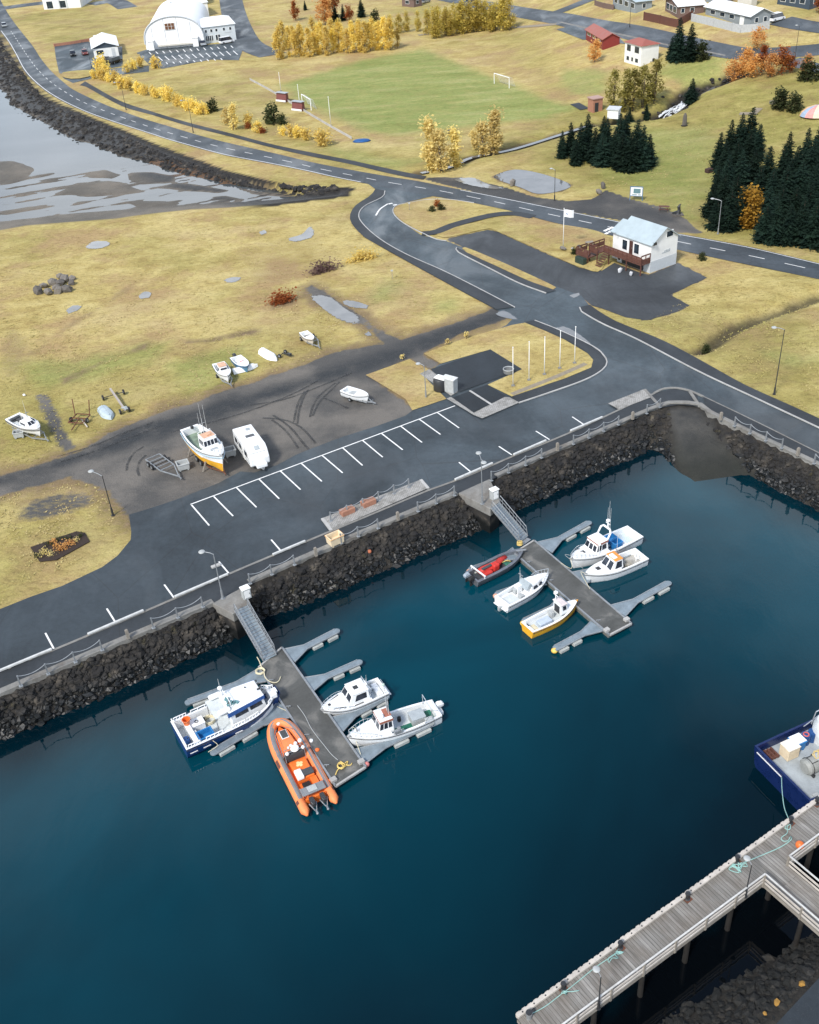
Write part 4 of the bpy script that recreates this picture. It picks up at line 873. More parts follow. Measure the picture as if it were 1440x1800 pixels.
# ---------------------------------------------------------------- rocks, beds, shrubs
rg = random.Random(21)
for i, (px, r, l) in enumerate([((67, 516), .75, 'pale boulder at the left end of the rock pile'), ((87, 517), .8, 'grey boulder second from the left in front of the pile'), ((104, 514), .7, 'grey boulder low in the middle of the pile front'), ((117, 512), .8, 'brown boulder at the right front of the pile'), ((79, 505), .65, 'dark boulder at the back left of the pile'), ((93, 500), .7, 'boulder behind the middle of the pile'), ((106, 500), .7, 'brownish boulder near the pile centre'), ((115, 494), .7, 'dark boulder at the back of the pile'), ((127, 492), .55, 'boulder at the far right of the pile'), ((126, 500), .6, 'boulder at the right end of the pile'), ((99, 508), .6, 'small boulder wedged in the pile middle'), ((107, 489), .55, 'topmost boulder at the rear of the pile')]):
    r *= 1.3; mb = MB(); mb.rock((0, 0, r*.4), r, rg, .85); o = mb.build('boulder', ROCKL if i % 3 else M('dark_boulder', (.11, .10, .09), .9, var=.35, bump=.03), loc=G(*px)); tag(o, l, 'boulder', 'boulders of the rock pile')
LEAFS = {}
def leafm(name, a, b, rand=.35):
    if name in LEAFS: return LEAFS[name]
    t = NT(name); p = t.pos(); n = t.noise(.9, p, 3, .6); n2 = t.noise(6, p, 2, .6)
    c = t.ramp(n, [(.3, a), (.7, b)]); c = t.mix(.5, c, t.ramp(n2, [(.3, (.72, .72, .68)), (.65, (1.1, 1.1, 1.05))]), 'MULTIPLY')
    oi = t.new('ShaderNodeObjectInfo'); h = t.new('ShaderNodeHueSaturation')
    t.l.new(t.math('ADD', t.math('MULTIPLY', oi.outputs['Random'], .04*rand), .5-.02*rand), h.inputs['Hue'])
    t.l.new(t.math('ADD', t.math('MULTIPLY', oi.outputs['Random'], rand), 1-rand*.5), h.inputs['Value']); t.l.new(c, h.inputs['Color'])
    t.set('Base Color', h.outputs[0]); t.set('Roughness', .8); t.set('Specular IOR Level', .2)
    tr = t.new('ShaderNodeBsdfTranslucent'); t.l.new(h.outputs[0], tr.inputs['Color']); mx = t.new('ShaderNodeMixShader'); mx.inputs[0].default_value = .48
    t.l.new(t.b.outputs[0], mx.inputs[1]); t.l.new(tr.outputs[0], mx.inputs[2]); t.l.new(mx.outputs[0], t.out.inputs[0])
    LEAFS[name] = t.m; return t.m
BARK = M('bark', (.11, .085, .065), .9, var=.35, scale=3)
SPR = leafm('spruce_needles', (.007, .020, .016), (.024, .052, .034), .6); YLW = leafm('yellow_leaves', (.78, .59, .13), (.90, .74, .27)); YGR = leafm('yellow_green_leaves', (.44, .36, .07), (.66, .51, .14))
ORL = leafm('orange_leaves', (.60, .28, .08), (.74, .44, .17)); RDL = leafm('russet_leaves', (.26, .07, .025), (.42, .14, .04)); OLV = leafm('olive_leaves', (.17, .16, .04), (.38, .31, .09)); GRS = leafm('dark_shrub_leaves', (.035, .05, .02), (.08, .09, .035)); PALE = leafm('pale_yellow_leaves', (.72, .57, .20), (.86, .73, .34))
def leaf(mb, c, s, rg):
    a = rg.uniform(0, 6.28); b = rg.uniform(-1.2, 1.2); u = Vector((math.cos(a), math.sin(a), 0)); v = Vector((-math.sin(a)*math.cos(b), math.cos(a)*math.cos(b), math.sin(b)))
    w = s*rg.uniform(.6, 1.3); h = s*rg.uniform(.6, 1.3)
    mb.add([c-u*w*.5, c+v*h*.5, c+u*w*.5, c-v*h*.5], [(0, 1, 2, 3)])
def conifer(h, seed, name='spruce', hidden=None):
    rg = random.Random(seed); t = thing(name, None, None)
    mb = MB(); mb.cyl((0, 0, 0), (0, 0, h*.9), h*.022, h*.004, 7); mb.build('trunk', BARK, t)
    mb = MB(); n = int(h*4.2); R0 = h*rg.uniform(.27, .34)
    for i in range(n):
        f = i/n; z = h*(.05+.93*f); rr = R0*(1-f)**.75*(.75+.25*math.sin(min(1, f*5)*1.57))*rg.uniform(.8, 1.15)+.06; k = max(5, int(11*(1-f)+4)); a0 = rg.uniform(0, 6.28)
        for j in range(k):
            a = a0+6.283*j/k+rg.uniform(-.25, .25); L = rr*rg.uniform(.55, 1.2); dr = -L*rg.uniform(.12, .42); u = Vector((math.cos(a), math.sin(a), 0)); sd = Vector((-u.y, u.x, 0)); w = L*rg.uniform(.11, .2)+.04
            b = Vector((0, 0, z)); m_ = b+u*L*.55+Vector((0, 0, dr*.35)); e = b+u*L+Vector((0, 0, dr+L*.08))
            mb.add([b, m_-sd*w+Vector((0, 0, -w*.5)), e, m_+sd*w+Vector((0, 0, -w*.5)), m_+Vector((0, 0, w*.25))], [(0, 1, 4), (1, 2, 4), (2, 3, 4), (3, 0, 4)])
            for q in range(6): leaf(mb, b+u*L*rg.uniform(.3, 1.12)+sd*rg.uniform(-w*1.4, w*1.4)+Vector((0, 0, dr*.6+rg.uniform(-.12, .15))), .14+.10*L, rg)
    mb.build('crown', SPR, t); return t
def broadleaf(h, w, seed, mat, name, base=.15, n=900, clumps=16, col=1.0, ls=.32, stems=1):
    """tapered trunk with limbs, crown of leaf faces gathered round many clump centres"""
    rg = random.Random(seed); t = thing(name, None, None); mb = MB(); cs = []
    for s in range(stems):
        ox, oy = (rg.uniform(-.3, .3)*w*.5, rg.uniform(-.3, .3)*w*.5) if stems > 1 else (0, 0)
        mb.tube([(ox*.4, oy*.4, 0), (ox*.7+rg.uniform(-.1, .1), oy*.7, h*.4), (ox, oy, h*.85)], [h*.010+.03, h*.007+.02, .015], 6)
    for i in range(clumps):
        f = rg.random(); z = h*(base+(1-base)*f); prof = math.sin(math.pi*min(1, (.10+f*.88)))**.7*col+(1-col)*(1-f)
        a = rg.uniform(0, 6.28); r = w*.5*prof*rg.uniform(.2, .95); c = Vector((math.cos(a)*r, math.sin(a)*r, z)); cs.append((c, w*rg.uniform(.10, .2)+.12))
        if i % 2 == 0: mb.tube([(0, 0, z*.55), (c.x*.6, c.y*.6, z*.85), c], [.025, .018, .01], 4)
    mb.build('trunk', BARK, t)
    mb = MB(); k = int(n*1.7)//clumps
    for c, r in cs:
        for j in range(k):
            d = Vector((rg.gauss(0, 1), rg.gauss(0, 1), rg.gauss(0, 1.25)))*r*.62; leaf(mb, c+d, ls*rg.uniform(.8, 1.6), rg)
    mb.build('crown', mat, t); return t
def plant(protos, spots, label, cat, group, used, rs=(.85, 1.15), rg=random.Random(5)):
    """spots: (px, py, scale[, own label]); first use of a prototype places it, later ones are copies"""
    for i, s in enumerate(spots):
        p = protos[i % len(protos)]; loc = G(s[0], s[1]); loc.z = gz(loc.x, loc.y)-.05; k = s[2]*rg.uniform(.92, 1.08)*(.80 if cat == 'spruce' else 1); rz = rg.uniform(0, 6.28); lb = s[3] if len(s) > 3 else label
        if p.name in used: o = dup(p, loc, rz, (k*rg.uniform(.95, 1.2), k*rg.uniform(.95, 1.2), k), lb, group)
        else: used.add(p.name); o = p; o.location = loc; o.rotation_euler = (0, 0, rz); o.scale = (k, k, k)
        tag(o, lb, cat, group)
UT = set()
SP = [conifer(8.5, 31+i) for i in range(4)]
plant(SP, [(988, 278, .78), (1003, 272, .9), (1020, 280, 1.0), (1012, 290, .8), (1032, 272, 1.1), (1045, 286, 1.0), (1058, 292, 1.0), (1065, 278, 1.1), (1080, 290, 1.0), (1092, 298, 1.1), (1108, 300, 1.1), (1118, 285, 1.25), (1128, 298, 1.15), (1140, 292, .95), (1060, 262, 1.05), (1088, 270, 1.1), (1098, 262, 1.0)], 'dark green spruce in the left stand above the road lay-by', 'spruce', 'spruces of the left stand', UT)
plant(SP, [(1262, 296, .95), (1280, 282, 1.15), (1298, 275, 1.25), (1315, 270, 1.2), (1330, 282, 1.0), (1270, 318, 1.0), (1292, 312, 1.1), (1312, 306, 1.2), (1380, 306, 1.15), (1412, 300, 1.1), (1432, 300, 1.15), (1455, 306, 1.1), (1258, 350, .9), (1275, 345, 1.0), (1298, 340, 1.1), (1322, 335, 1.15), (1346, 330, 1.0), (1370, 335, 1.15), (1395, 330, 1.1), (1420, 332, 1.15), (1445, 335, 1.1), (1248, 382, .85), (1268, 376, 1.0), (1290, 378, 1.05), (1330, 362, 1.05), (1352, 366, 1.1), (1376, 368, 1.1), (1400, 364, 1.15), (1424, 366, 1.1), (1450, 368, 1.05), (1258, 402, .85), (1280, 404, 1.0), (1300, 398, .95), (1345, 402, 1.0), (1368, 398, 1.1), (1392, 400, 1.05), (1416, 398, 1.1), (1442, 402, 1.05), (1342, 424, .9), (1360, 427, 1.05), (1382, 430, 1.0), (1404, 428, 1.1), (1426, 432, 1.05), (1448, 434, 1.1), (1470, 400, 1.1), (1472, 436, 1.1)], 'dark green spruce in the dense right stand beside the main road', 'spruce', 'spruces of the right stand', UT)
plant(SP, [(1191, 107, 1.35, 'tall spruce left of its twin below the pale walled house'), (1212, 106, 1.2, 'tall spruce right of its twin below the pale walled house'), (1180, 104, .8, 'smaller spruce tucked left of the tall pair below the pale walled house'), (1216, 172, .75, 'lone small spruce at the lip of the waterfall'), (1137, 192, .5, 'little dark spruce at the foot of the olive trees right of the brick hut'), (1107, 198, .6, 'little dark spruce at the foot of the olive trees nearest the brick hut'), (636, 30, .95, 'dark spruce at the right end of the autumn garden near the top'), (590, 38, .8, 'dark spruce in the middle of the autumn garden near the top'), (537, 18, .55, 'small dark spruce at the left end of the autumn garden near the top'), (604, 36, .75, 'dark spruce beside the russet tree in the autumn garden')], '', 'spruce', None, UT)
PO = [broadleaf(8.0, 2.5, 51+i, YLW, 'poplar', .04, 1300, 26, .85, .25) for i in range(3)]
row = []
rg = random.Random(2)
for i in range(19): row.append((486+i*11.2+rg.uniform(-3, 3), 102-i*.9+rg.uniform(-2, 3), rg.uniform(.85, 1.12)))
for i in range(12): row.append((500+i*17+rg.uniform(-3, 3), 88-i*.6+rg.uniform(-2, 2), rg.uniform(.8, 1.05)))
plant(PO, row, 'golden yellow poplar in the dense row behind the football pitch', 'poplar', 'golden poplars behind the pitch', UT)
PP = [broadleaf(7.5, 3.6, 61+i, YGR, 'poplar', .10, 1200, 24, .9, .26) for i in range(3)]
row = [(762+i*11+rg.uniform(-3, 3), 66-i*1.2+rg.uniform(-2, 2), rg.uniform(.9, 1.2)) for i in range(13)]+[(770+i*14, 56-i, rg.uniform(.85, 1.05)) for i in range(9)]
row += [(687, 60, .7), (702, 58, .75), (715, 56, .7), (735, 55, .8), (752, 60, .9)]
plant(PP, row, 'pale yellow poplar in the row along the far right of the pitch', 'poplar', 'pale poplars beyond the pitch', UT)
plant(PO, [(699, 84, .75, 'small golden poplar standing alone at the pitch corner')], '', 'poplar', None, UT)
BI = [broadleaf(6.5, 3.0, 71+i, PALE, 'birch', .08, 900, 18, 1.0, .3, 2) for i in range(2)]
plant(BI, [(762, 297, 1.5, 'pale yellow birch leftmost of the clump beside the stream mouth'), (776, 302, 1.35, 'pale yellow birch nearest the road beside the stream mouth'), (803, 290, 1.2, 'pale yellow birch standing right of the clump by the stream mouth'), (850, 268, 1.15, 'pale yellow birch left of its taller neighbour by the stream'), (867, 267, 1.5, 'slender pale birch rightmost by the stream below the pitch'), (835, 262, .7, 'small thin birch just above the stream bend')], '', 'birch', None, UT)
OB = [broadleaf(8.0, 3.6, 81+i, OLV, 'willow', .1, 800, 18, .9, .3, 3) for i in range(2)]; 
plant(OB, [(1078, 190, .9, 'olive yellow willow leftmost behind the brick hut'), (1098, 192, 1.0, 'olive willow second from left behind the brick hut'), (1112, 190, 1.1, 'olive willow in the middle of the group left of the waterfall'), (1130, 186, 1.05, 'olive willow right of the middle in the group left of the waterfall'), (1150, 178, 1.1, 'olive willow nearest the waterfall')], '', 'willow', None, UT)
OA = [broadleaf(6.0, 4.2, 91+i, ORL, 'rowan', .2, 800, 16, 1.0, .32) for i in range(2)]; RA = [broadleaf(6.5, 4.4, 95+i, RDL, 'rowan', .15, 900, 16, 1.0, .34) for i in range(2)]
plant(OA, [(1045, 110, .85, 'orange rowan beside the white two-storey house'), (1290, 132, .85, 'orange rowan leftmost by the upper street'), (1308, 128, .9, 'orange rowan second from the left by the upper street'), (1322, 136, .8, 'pale orange rowan in front of its row by the upper street'), (1354, 136, .8, 'orange rowan between the two red ones by the upper street'), (1330, 86, .8, 'orange rowan below the corner of the pale walled house'), (572, 44, 1.3, 'tall orange tree in the autumn garden near the top')], '', 'rowan', None, UT)
plant(RA, [(1338, 126, .75, 'red rowan left of its red twin by the upper street'), (1374, 130, .8, 'red rowan right of its red twin by the upper street'), (1390, 128, .5, 'small reddish rowan at the right end of the upper street row'), (582, 32, 1.3, 'dark red tree towering in the autumn garden near the top'), (520, 36, .9, 'russet tree at the left of the autumn garden near the top'), (615, 40, .8, 'russet tree between the dark spruces near the top'), (1440, 24, .7, 'russet bush at the top right corner')], '', 'rowan', None, UT)
plant(OA, [(1416, 128, .6)], 'sparse tawny rowan at the right end of the upper street', 'rowan', None, UT)
BB = broadleaf(5.6, 4.6, 99, leafm('amber_leaves', (.40, .22, .03), (.55, .34, .05)), 'birch', .12, 1300, 20, 1.0, .32); plant([BB], [(1316, 400, 1.0, 'amber yellow birch glowing in front of the dark right spruce stand')], '', 'birch', None, UT)
SH = [broadleaf(3.0, 3.0, 101+i, YLW, 'shrub', .02, 420, 12, 1.0, .3, 3) for i in range(3)]
row = [(168+i*9.2+rg.uniform(-3, 3), 138+i*2.95+rg.uniform(-3, 3), rg.uniform(.75, 1.1)) for i in range(22)]
plant(SH, row, 'golden shrub in the long hedge row beside the cycle path', 'shrub', 'golden shrubs along the cycle path', UT)
plant(SH, [(496, 238, .6), (510, 240, .75), (524, 242, .85), (540, 246, .8), (440, 222, .8), (455, 232, .7)], 'golden shrub in the loose row below the dugouts', 'shrub', 'golden shrubs below the dugouts', UT)
plant(SH, [(180, 128, 1.5, 'big golden shrub at the head of the hedge by the station'), (188, 136, 1.0, 'second big golden shrub at the head of the hedge'), (224, 127, .75, 'golden shrub in front of the station forecourt'), (234, 122, .8, 'golden shrub beside the black car'), (250, 118, .9, 'golden shrub left of the hall car park corner'), (274, 120, 1.0, 'small golden tree at the hall car park corner'), (570, 256, 1.15, 'round golden tree in a dark bed at the road bend')], '', 'shrub', None, UT)
plant(BI, [(412, 228, .95, 'slim yellow birch below the football pitch'), (400, 220, .7, 'small yellow birch left of the slim one below the pitch')], '', 'birch', None, UT)
GS = [broadleaf(2.2, 3.2, 111, GRS, 'shrub', .02, 420, 12, 1.0, .3, 3)]
plant(GS, [(375, 196, 1.0, 'dark green shrub at the end of the golden hedge'), (480, 215, 1.4, 'large dark green shrub below the dugouts'), (497, 218, .8, 'dark green shrub right of the large one below the dugouts'), (1232, 104, 1.5, 'dark green bush right of the tall spruce pair'), (760, 372, .4, 'left round green shrub in the island flower bed'), (775, 369, .4, 'right round green shrub in the island flower bed'), (1370, 190, 1.3, 'broad olive bush near the orange tent'), (1395, 195, 1.2, 'olive bush between its neighbour and the orange tent'), (660, 40, 1.3, 'green shrub right of the autumn garden near the top'), (1234, 457, .45, 'low dark tuft on the verge right of the harbour house'), (1010, 447, .4, 'low green shrub on the lawn left of the deck'), (1420, 140, 1.3, 'dull olive shrub at the right end of the upper street'), (1242, 607, .45, 'brown green shrub at the ditch mouth by the footpath')], '', 'shrub', None, UT)
RS = broadleaf(1.0, 1.6, 121, RDL, 'shrub', .02, 200, 8, 1.0, .2, 3); plant([RS], [(768, 363, 1.0, 'red leaved shrub in the island flower bed'), (462, 234, 1.0, 'small red shrub in the loose row below the dugouts'), (436, 226, 1.1, 'small red shrub left in the row below the dugouts')], '', 'shrub', None, UT)
for px, m_, l in (((635, 457), YLW, 'low mustard hedge clump on the meadow left of the harbour road'), ((566, 476), leafm('mauve_twigs', (.15, .09, .08), (.27, .18, .16)), 'low mauve brown hedge clump on the meadow above the long puddle'), ((497, 531), RDL, 'low rusty shrub patch in the meadow left of the long puddle')):
    HE = broadleaf(.8, 3.6, px[0], m_, 'hedge', .02, 700, 18, 1.0, .2, 3); plant([HE], [(px[0], px[1], 1.0, l)], '', 'hedge', None, set()); HE.scale = (1.5, .8, 1); HE.rotation_euler.z = R(25)
plant(GS, [(90, 438+70, .1, 'x')][:0], '', 'shrub', None, UT)
# flower bed on the near grass corner
t = thing('flower_bed', 'dark rectangular flower bed with orange plants on the near grass corner', 'flower bed', G(105, 962))
o = G(105, 962); P = [p-o for p in Gs([(54, 963), (135, 935), (150, 938), (158, 953), (100, 985), (70, 988)])]
mb = MB(); mb.prism(P, .02, .10); mb.build('soil', M('dark_soil', (.035, .022, .016), .95, var=.4, bump=.03), t)
rg = random.Random(3)
for nm, mat, px, n, s in (('orange_plants', ORL, [(95, 955), (100, 962), (105, 968), (118, 958), (128, 957), (112, 965)], 60, .16), ('pale_stems', PALE, [(78, 970), (82, 975), (72, 978), (134, 952), (90, 978)], 40, .14), ('green_plants', GRS, [(66, 980), (85, 960), (120, 948), (140, 945), (103, 950)], 40, .16)):
    mb = MB()
    for q in px:
        c = G(*q)-o
        for j in range(n): leaf(mb, c+Vector((rg.gauss(0, .22), rg.gauss(0, .22), abs(rg.gauss(0, .2))+.12)), s, rg)
    mb.build(nm, mat, t)
for px, l in [((1018, 444), 'small white garden lantern on the lawn beside the deck')]:
    t = thing('garden_lantern', l, 'lantern', G(*px)); mb = MB(); mb.box((0, 0, .3), (.5, .5, .6)); mb.build('base', LCONC, t); mb = MB(); mb.box((0, 0, .8), (.42, .42, .45)); mb.build('glass_box', WHT, t); mb = MB(); mb.box((0, 0, 1.1), (.6, .6, .2), taper=.4); mb.build('cap', DARK, t)
mb = MB(); mb.rock((0, 0, .35), .8, random.Random(4), .6); tag(mb.build('boulder', ROCKL, loc=G(990, 440)), 'flat topped boulder at the foot of the white flag', 'boulder')
mb = MB(); mb.rock((0, 0, .15), .3, random.Random(6), .7); tag(mb.build('boulder', LCONC, loc=G(1006, 438)), 'small pale stone between the flag and the lantern', 'boulder')
# ---------------------------------------------------------------- pontoons, fingers, gangways
def grate_mat(name, col):
    t = NT(name); p = t.pos(obj=True, scale=(1, 1, 1)); w = t.new('ShaderNodeTexWave'); w.inputs['Scale'].default_value = 5; t.l.new(p, w.inputs['Vector'])
    c = t.mix(t.ramp(t.noise(1.2, p, 5, .6), [(.3, 0.0), (.7, 1.0)]), tuple(k*.75 for k in col), tuple(k*1.2 for k in col)); c = t.mix(.35, c, w.outputs[0], 'MULTIPLY')
    t.set('Base Color', c); t.set('Roughness', .5); t.set('Metallic', .3); return t.m
GRATE = grate_mat('aluminium_deck', (.27, .33, .37))
def pdeck_mat():
    t = NT('pontoon_deck'); p = t.pos(); n = t.noise(.35, p, 5, .55, .8)
    c = t.ramp(n, [(.35, (.058, .060, .056)), (.55, (.085, .086, .08)), (.66, (.16, .155, .14)), (.75, (.21, .20, .18))]); c = t.mix(.4, c, t.ramp(t.noise(6, p, 3, .7), [(.3, (.6, .6, .6)), (.6, (1.05, 1.05, 1.05))]), 'MULTIPLY')
    t.set('Base Color', c); t.set('Roughness', t.ramp(n, [(.4, .75), (.6, .5)])); t.bump(t.noise(14, p, 2), .2, .02); return t.m
PDECK = pdeck_mat(); FLOATW = M('float_plastic', (.42, .44, .42), .6, var=.12, dirt=.35); PALEY = M('pale_rope', (.66, .60, .42), .8, var=.15)
def pontoon(c4, label):
    z = .55; t = thing('pontoon', label, 'pontoon', W(*c4[0], z)); o = Vector(t.location); P = [W(*q, z)-o for q in c4]
    mb = MB(); mb.prism(P, -.14, 0); mb.build('deck', PDECK, t)
    mb = MB(); c = sum(P, Vector())/4; mb.prism([c+(p-c)*.97 for p in P], -.85, -.145); mb.build('float_body', M('wet_concrete', (.16, .165, .15), .7, var=.3, dirt=.4), t)
    for i in range(4):
        a, b = P[i], P[(i+1) % 4]; mb = MB(); mb.bar(a+Vector((0, 0, -.02)), b+Vector((0, 0, -.02)), .16, .16); mb.build('edge_beam', GALV if i % 2 else LCONC, t)
    for q in (2, 3):
        p = P[q]+(c-P[q]).normalized()*.55; mb = MB(); mb.box(p+Vector((0, 0, .14)), (.5, .4, .26), R(30)); mb.build('corner_box', LCONC, t, bevel=.03)
    for k in range(4):
        p = P[0].lerp(P[3], .15+.24*k)+(P[1]-P[0]).normalized()*.3; mb = MB(); mb.cyl(p, p+Vector((0, 0, .16)), .05); mb.bar(p+Vector((-.2, 0, .17)), p+Vector((.2, 0, .17)), .06, .05); mb.build('cleat', GALV, t)
    return t, P, o
P1 = pontoon([(455, 1173), (496, 1138), (643, 1348), (590, 1382)], 'dark decked floating pontoon between the blue workboat and the white cabin boats')
P2 = pontoon([(904, 972), (939, 950), (1110, 1096), (1072, 1116)], 'dark decked floating pontoon farther out with the yellow hulled boat moored at it')
def finger(tip, ra, rb, label, col=None, side=1):
    z = .42; T = W(*tip, z); A, B = W(*ra, z), W(*rb, z); m = A.lerp(B, .5); d = T-m; L = d.length; t = thing('finger_pontoon', label, 'finger pontoon', m, math.atan2(d.y, d.x), 'mooring fingers of the pontoons'); w0 = (B-A).length
    u = d.normalized(); nrm = Vector((-u.y, u.x, 0)); sa = (A-m).dot(nrm); sb = (B-m).dot(nrm); sa, sb = max(sa, sb), min(sa, sb); xa = 0.0
    hw = .32; out = [(0, sb), (L*.33, -hw), (L*.95, -hw)]+[(L-hw+hw*math.cos(a), hw*math.sin(a)) for a in [R(-60), R(-30), 0, R(30), R(60)]]+[(L*.95, hw), (L*.33, hw), (0, sa)]
    mb = MB(); mb.prism(out, -.06, .06); mb.build('deck', GRATE, t)
    mb = MB(); e = .07
    mb.tube([(0, sb, .07), (L*.33, -hw, .07), (L-hw, -hw, .07)], .045, 6); mb.tube([(0, sa, .07), (L*.33, hw, .07), (L-hw, hw, .07)], .045, 6); mb.build('edge_tube', GALV, t)
    for x in (L*.52, L*.82):
        mb = MB(); mb.box((x, -side*.28, -.25), (L*.19, .46, .32)); mb.build('float', FLOATW, t, bevel=.04)
    if col:
        mb = MB(); mb.ball((L-.12, 0, -.16), .3, 8, .8); mb.build('tip_float', col, t, smooth=True)
PEACH = M('peach_float', (.62, .33, .22), .6); YELF = M('yellow_float', (.75, .50, .10), .55)
finger((597, 1107), (499, 1141), (516, 1166), 'grey mooring finger nearest shore on the right of the nearer pontoon'); finger((637, 1162), (534, 1192), (551, 1216), 'grey mooring finger just above the white motor cruiser')
finger((684, 1222), (582, 1261), (601, 1288), 'grey mooring finger between the white cruiser and the green decked boat'); finger((764, 1268), (624, 1318), (641, 1344), 'grey mooring finger below the green decked fishing boat, at the pontoon end')
finger((325, 1237), (454, 1176), (470, 1198), 'grey mooring finger on the shore side of the blue workboat', side=-1); finger((370, 1326), (492, 1232), (513, 1262), 'grey mooring finger between the blue workboat and the orange boat', side=-1)
finger((1039, 917), (945, 953), (968, 974), 'grey mooring finger nearest shore on the right of the farther pontoon'); finger((1108, 972), (1006, 1006), (1030, 1028), 'grey mooring finger squeezed between the two white boats on the right')
finger((1179, 1023), (1074, 1064), (1098, 1085), 'empty grey mooring finger near the outer end of the farther pontoon'); finger((823, 1003), (905, 962), (917, 984), 'mooring finger with a peach float beside the dark open boat', PEACH, -1)
finger((870, 1046), (943, 1008), (962, 1028), 'mooring finger with a peach float above the white cuddy boat', PEACH, -1); finger((918, 1094), (987, 1047), (1006, 1067), 'mooring finger with a yellow float above the yellow hulled boat', YELF, -1)
finger((973, 1142), (1040, 1092), (1060, 1110), 'empty mooring finger with a yellow tip float at the pontoon end', YELF, -1)
def gangway(tl, tr, bl, br, label):
    A, B, C, D = W(*tl, 3.2), W(*tr, 3.2), W(*bl, .68), W(*br, .68); m0, m1 = A.lerp(B, .5), C.lerp(D, .5); d = m1-m0; Lh = math.hypot(d.x, d.y); t = thing('gangway', label, 'gangway', m0, math.atan2(d.y, d.x)); w = 1.25; s = d.z/Lh
    f = lambda x, y, z=0: Vector((x, y, z+x*s))
    mb = MB(); mb.loft([[f(x, -w/2, -.05), f(x, w/2, -.05), f(x, w/2, 0), f(x, -w/2, 0)] for x in (0, Lh)]); mb.build('walkway', GRATE, t)
    n = 17
    for k in range(n):
        x = Lh*(k+.5)/n; mb = MB(); mb.bar(f(x, -w/2+.08, .03), f(x, w/2-.08, .03), .07, .05); mb.build('cleat', GALV, t)
    for y in (-w/2, w/2):
        mb = MB(); mb.bar(f(0, y, 0), f(Lh, y, 0), .08, .18); mb.tube([f(0, y, 0), f(.15, y, 1.0), f(Lh-.15, y, 1.0), f(Lh, y, 0)], .04, 6); mb.tube([f(.1, y, .55), f(Lh-.1, y, .55)], .025, 6)
        for k in range(1, 8): x = Lh*k/8; mb.tube([f(x, y, 0), f(x, y, 1.0)], .022, 5)
        mb.build('side_rail', GALV, t)
    mb = MB(); mb.box(f(Lh+.15, 0, -.1), (.6, w*.95, .04)); mb.build('ramp_plate', GALV, t)
gangway((411, 1074), (437, 1064), (462, 1162), (487, 1151), 'grey ribbed aluminium gangway down to the nearer pontoon'); gangway((861, 893), (880, 884), (908, 953), (933, 942), 'grey ribbed aluminium gangway down to the farther pontoon')
def rope(name, pts, r, mat, label, cat='rope', group=None):
    o = Vector(pts[0]); mb = MB(); mb.tube([Vector(p)-o for p in smooth(pts, .12)], r, 5); return tag(mb.build(name, mat, loc=o, smooth=True), label, cat, group)
def coil(c, r, turns, rg, z, dz=.015):
    return [Vector((c.x+r*(1-.25*rg.random())*math.cos(k*.7+rg.uniform(-.1, .1)), c.y+r*(1-.25*rg.random())*math.sin(k*.7), z+dz*k/3)) for k in range(int(turns*9))]
rg = random.Random(9)
c = W(458, 1181, .62); rope('rope_coil', [W(452, 1155, .62), W(456, 1162, .62), W(459, 1170, .62)]+coil(c, .42, 4, rg, .62)+[W(466, 1190, .62), W(473, 1197, .62), W(483, 1200, .62), W(490, 1197, .62), W(494, 1189, .62)], .045, PALEY, 'pale coiled rope with a loose tail at the gangway foot of the nearer pontoon')
c = W(600, 1347, .6); rope('rope_coil', [W(590, 1362, .62), W(595, 1352, .62)]+coil(c, .33, 3, rg, .62)+[W(606, 1342, .62), W(612, 1338, .62), W(606, 1348, .62), W(598, 1338, .62), W(608, 1344, .62), W(616, 1345, .62), W(619, 1341, .62)], .045, YEL, 'yellow tangled rope at the outer end of the nearer pontoon')
rope('power_cable', [W(523, 1240, .58), W(536, 1258, .58), W(546, 1278, .58), W(558, 1295, .58), W(570, 1310, .58), W(582, 1325, .58), W(594, 1336, .58)], .03, GREYP, 'thin grey cable running along the deck of the nearer pontoon', 'cable')
c = W(914, 958, .75); rope('rope_coil', coil(c, .3, 3, rg, .75, .05), .05, YEL, 'yellow rope hanging at the gangway foot of the farther pontoon')

# ---------------------------------------------------------------- timber pier
def plank_mat():
    t = NT('grey_planks'); p = t.pos(obj=True); b = t.new('ShaderNodeTexBrick'); t.l.new(t.pos(obj=True, rot=(0, 0, R(90))), b.inputs['Vector']); b.inputs['Scale'].default_value = 1; b.inputs['Brick Width'].default_value = 6.0; b.inputs['Row Height'].default_value = .23; b.inputs['Mortar Size'].default_value = .012
    b.inputs['Color1'].default_value = (.29, .283, .268, 1); b.inputs['Color2'].default_value = (.17, .165, .153, 1); b.inputs['Mortar'].default_value = (.03, .03, .03, 1); b.inputs['Bias'].default_value = .1
    c = t.mix(t.ramp(t.noise(.5, p, 6, .65), [(.4, 0.0), (.7, .8)]), b.outputs[0], (.14, .12, .10)); c = t.mix(.7, c, t.ramp(t.noise(1.0, t.pos(obj=True, scale=(7, .6, 1)), 5, .6), [(.3, (.55, .54, .52)), (.6, (1.15, 1.13, 1.1))]), 'MULTIPLY')
    t.set('Base Color', c); t.set('Roughness', .85); t.bump(b.outputs[0], .4, .03); return t.m
PLANK = plank_mat(); BULL = M('bleached_timber', (.50, .46, .41), .85, var=.25, scale=1.5, bump=.02)
pz = 3.3; LA, LB = W(909, 1790, pz), W(1440, 1407, pz); RA_, RB_ = W(1001, 1806, pz), W(1342, 1552, pz); dv = (LB-LA).normalized(); nv = Vector((dv.y, -dv.x, 0)); PWID = (RA_-LA).dot(nv)*.5+(RB_-LA).dot(nv)*.5
pier = thing('timber_pier', 'weathered grey plank pier with white handrails crossing the lower right corner', 'pier', LA, math.atan2(dv.y, dv.x)); PL = 34.0
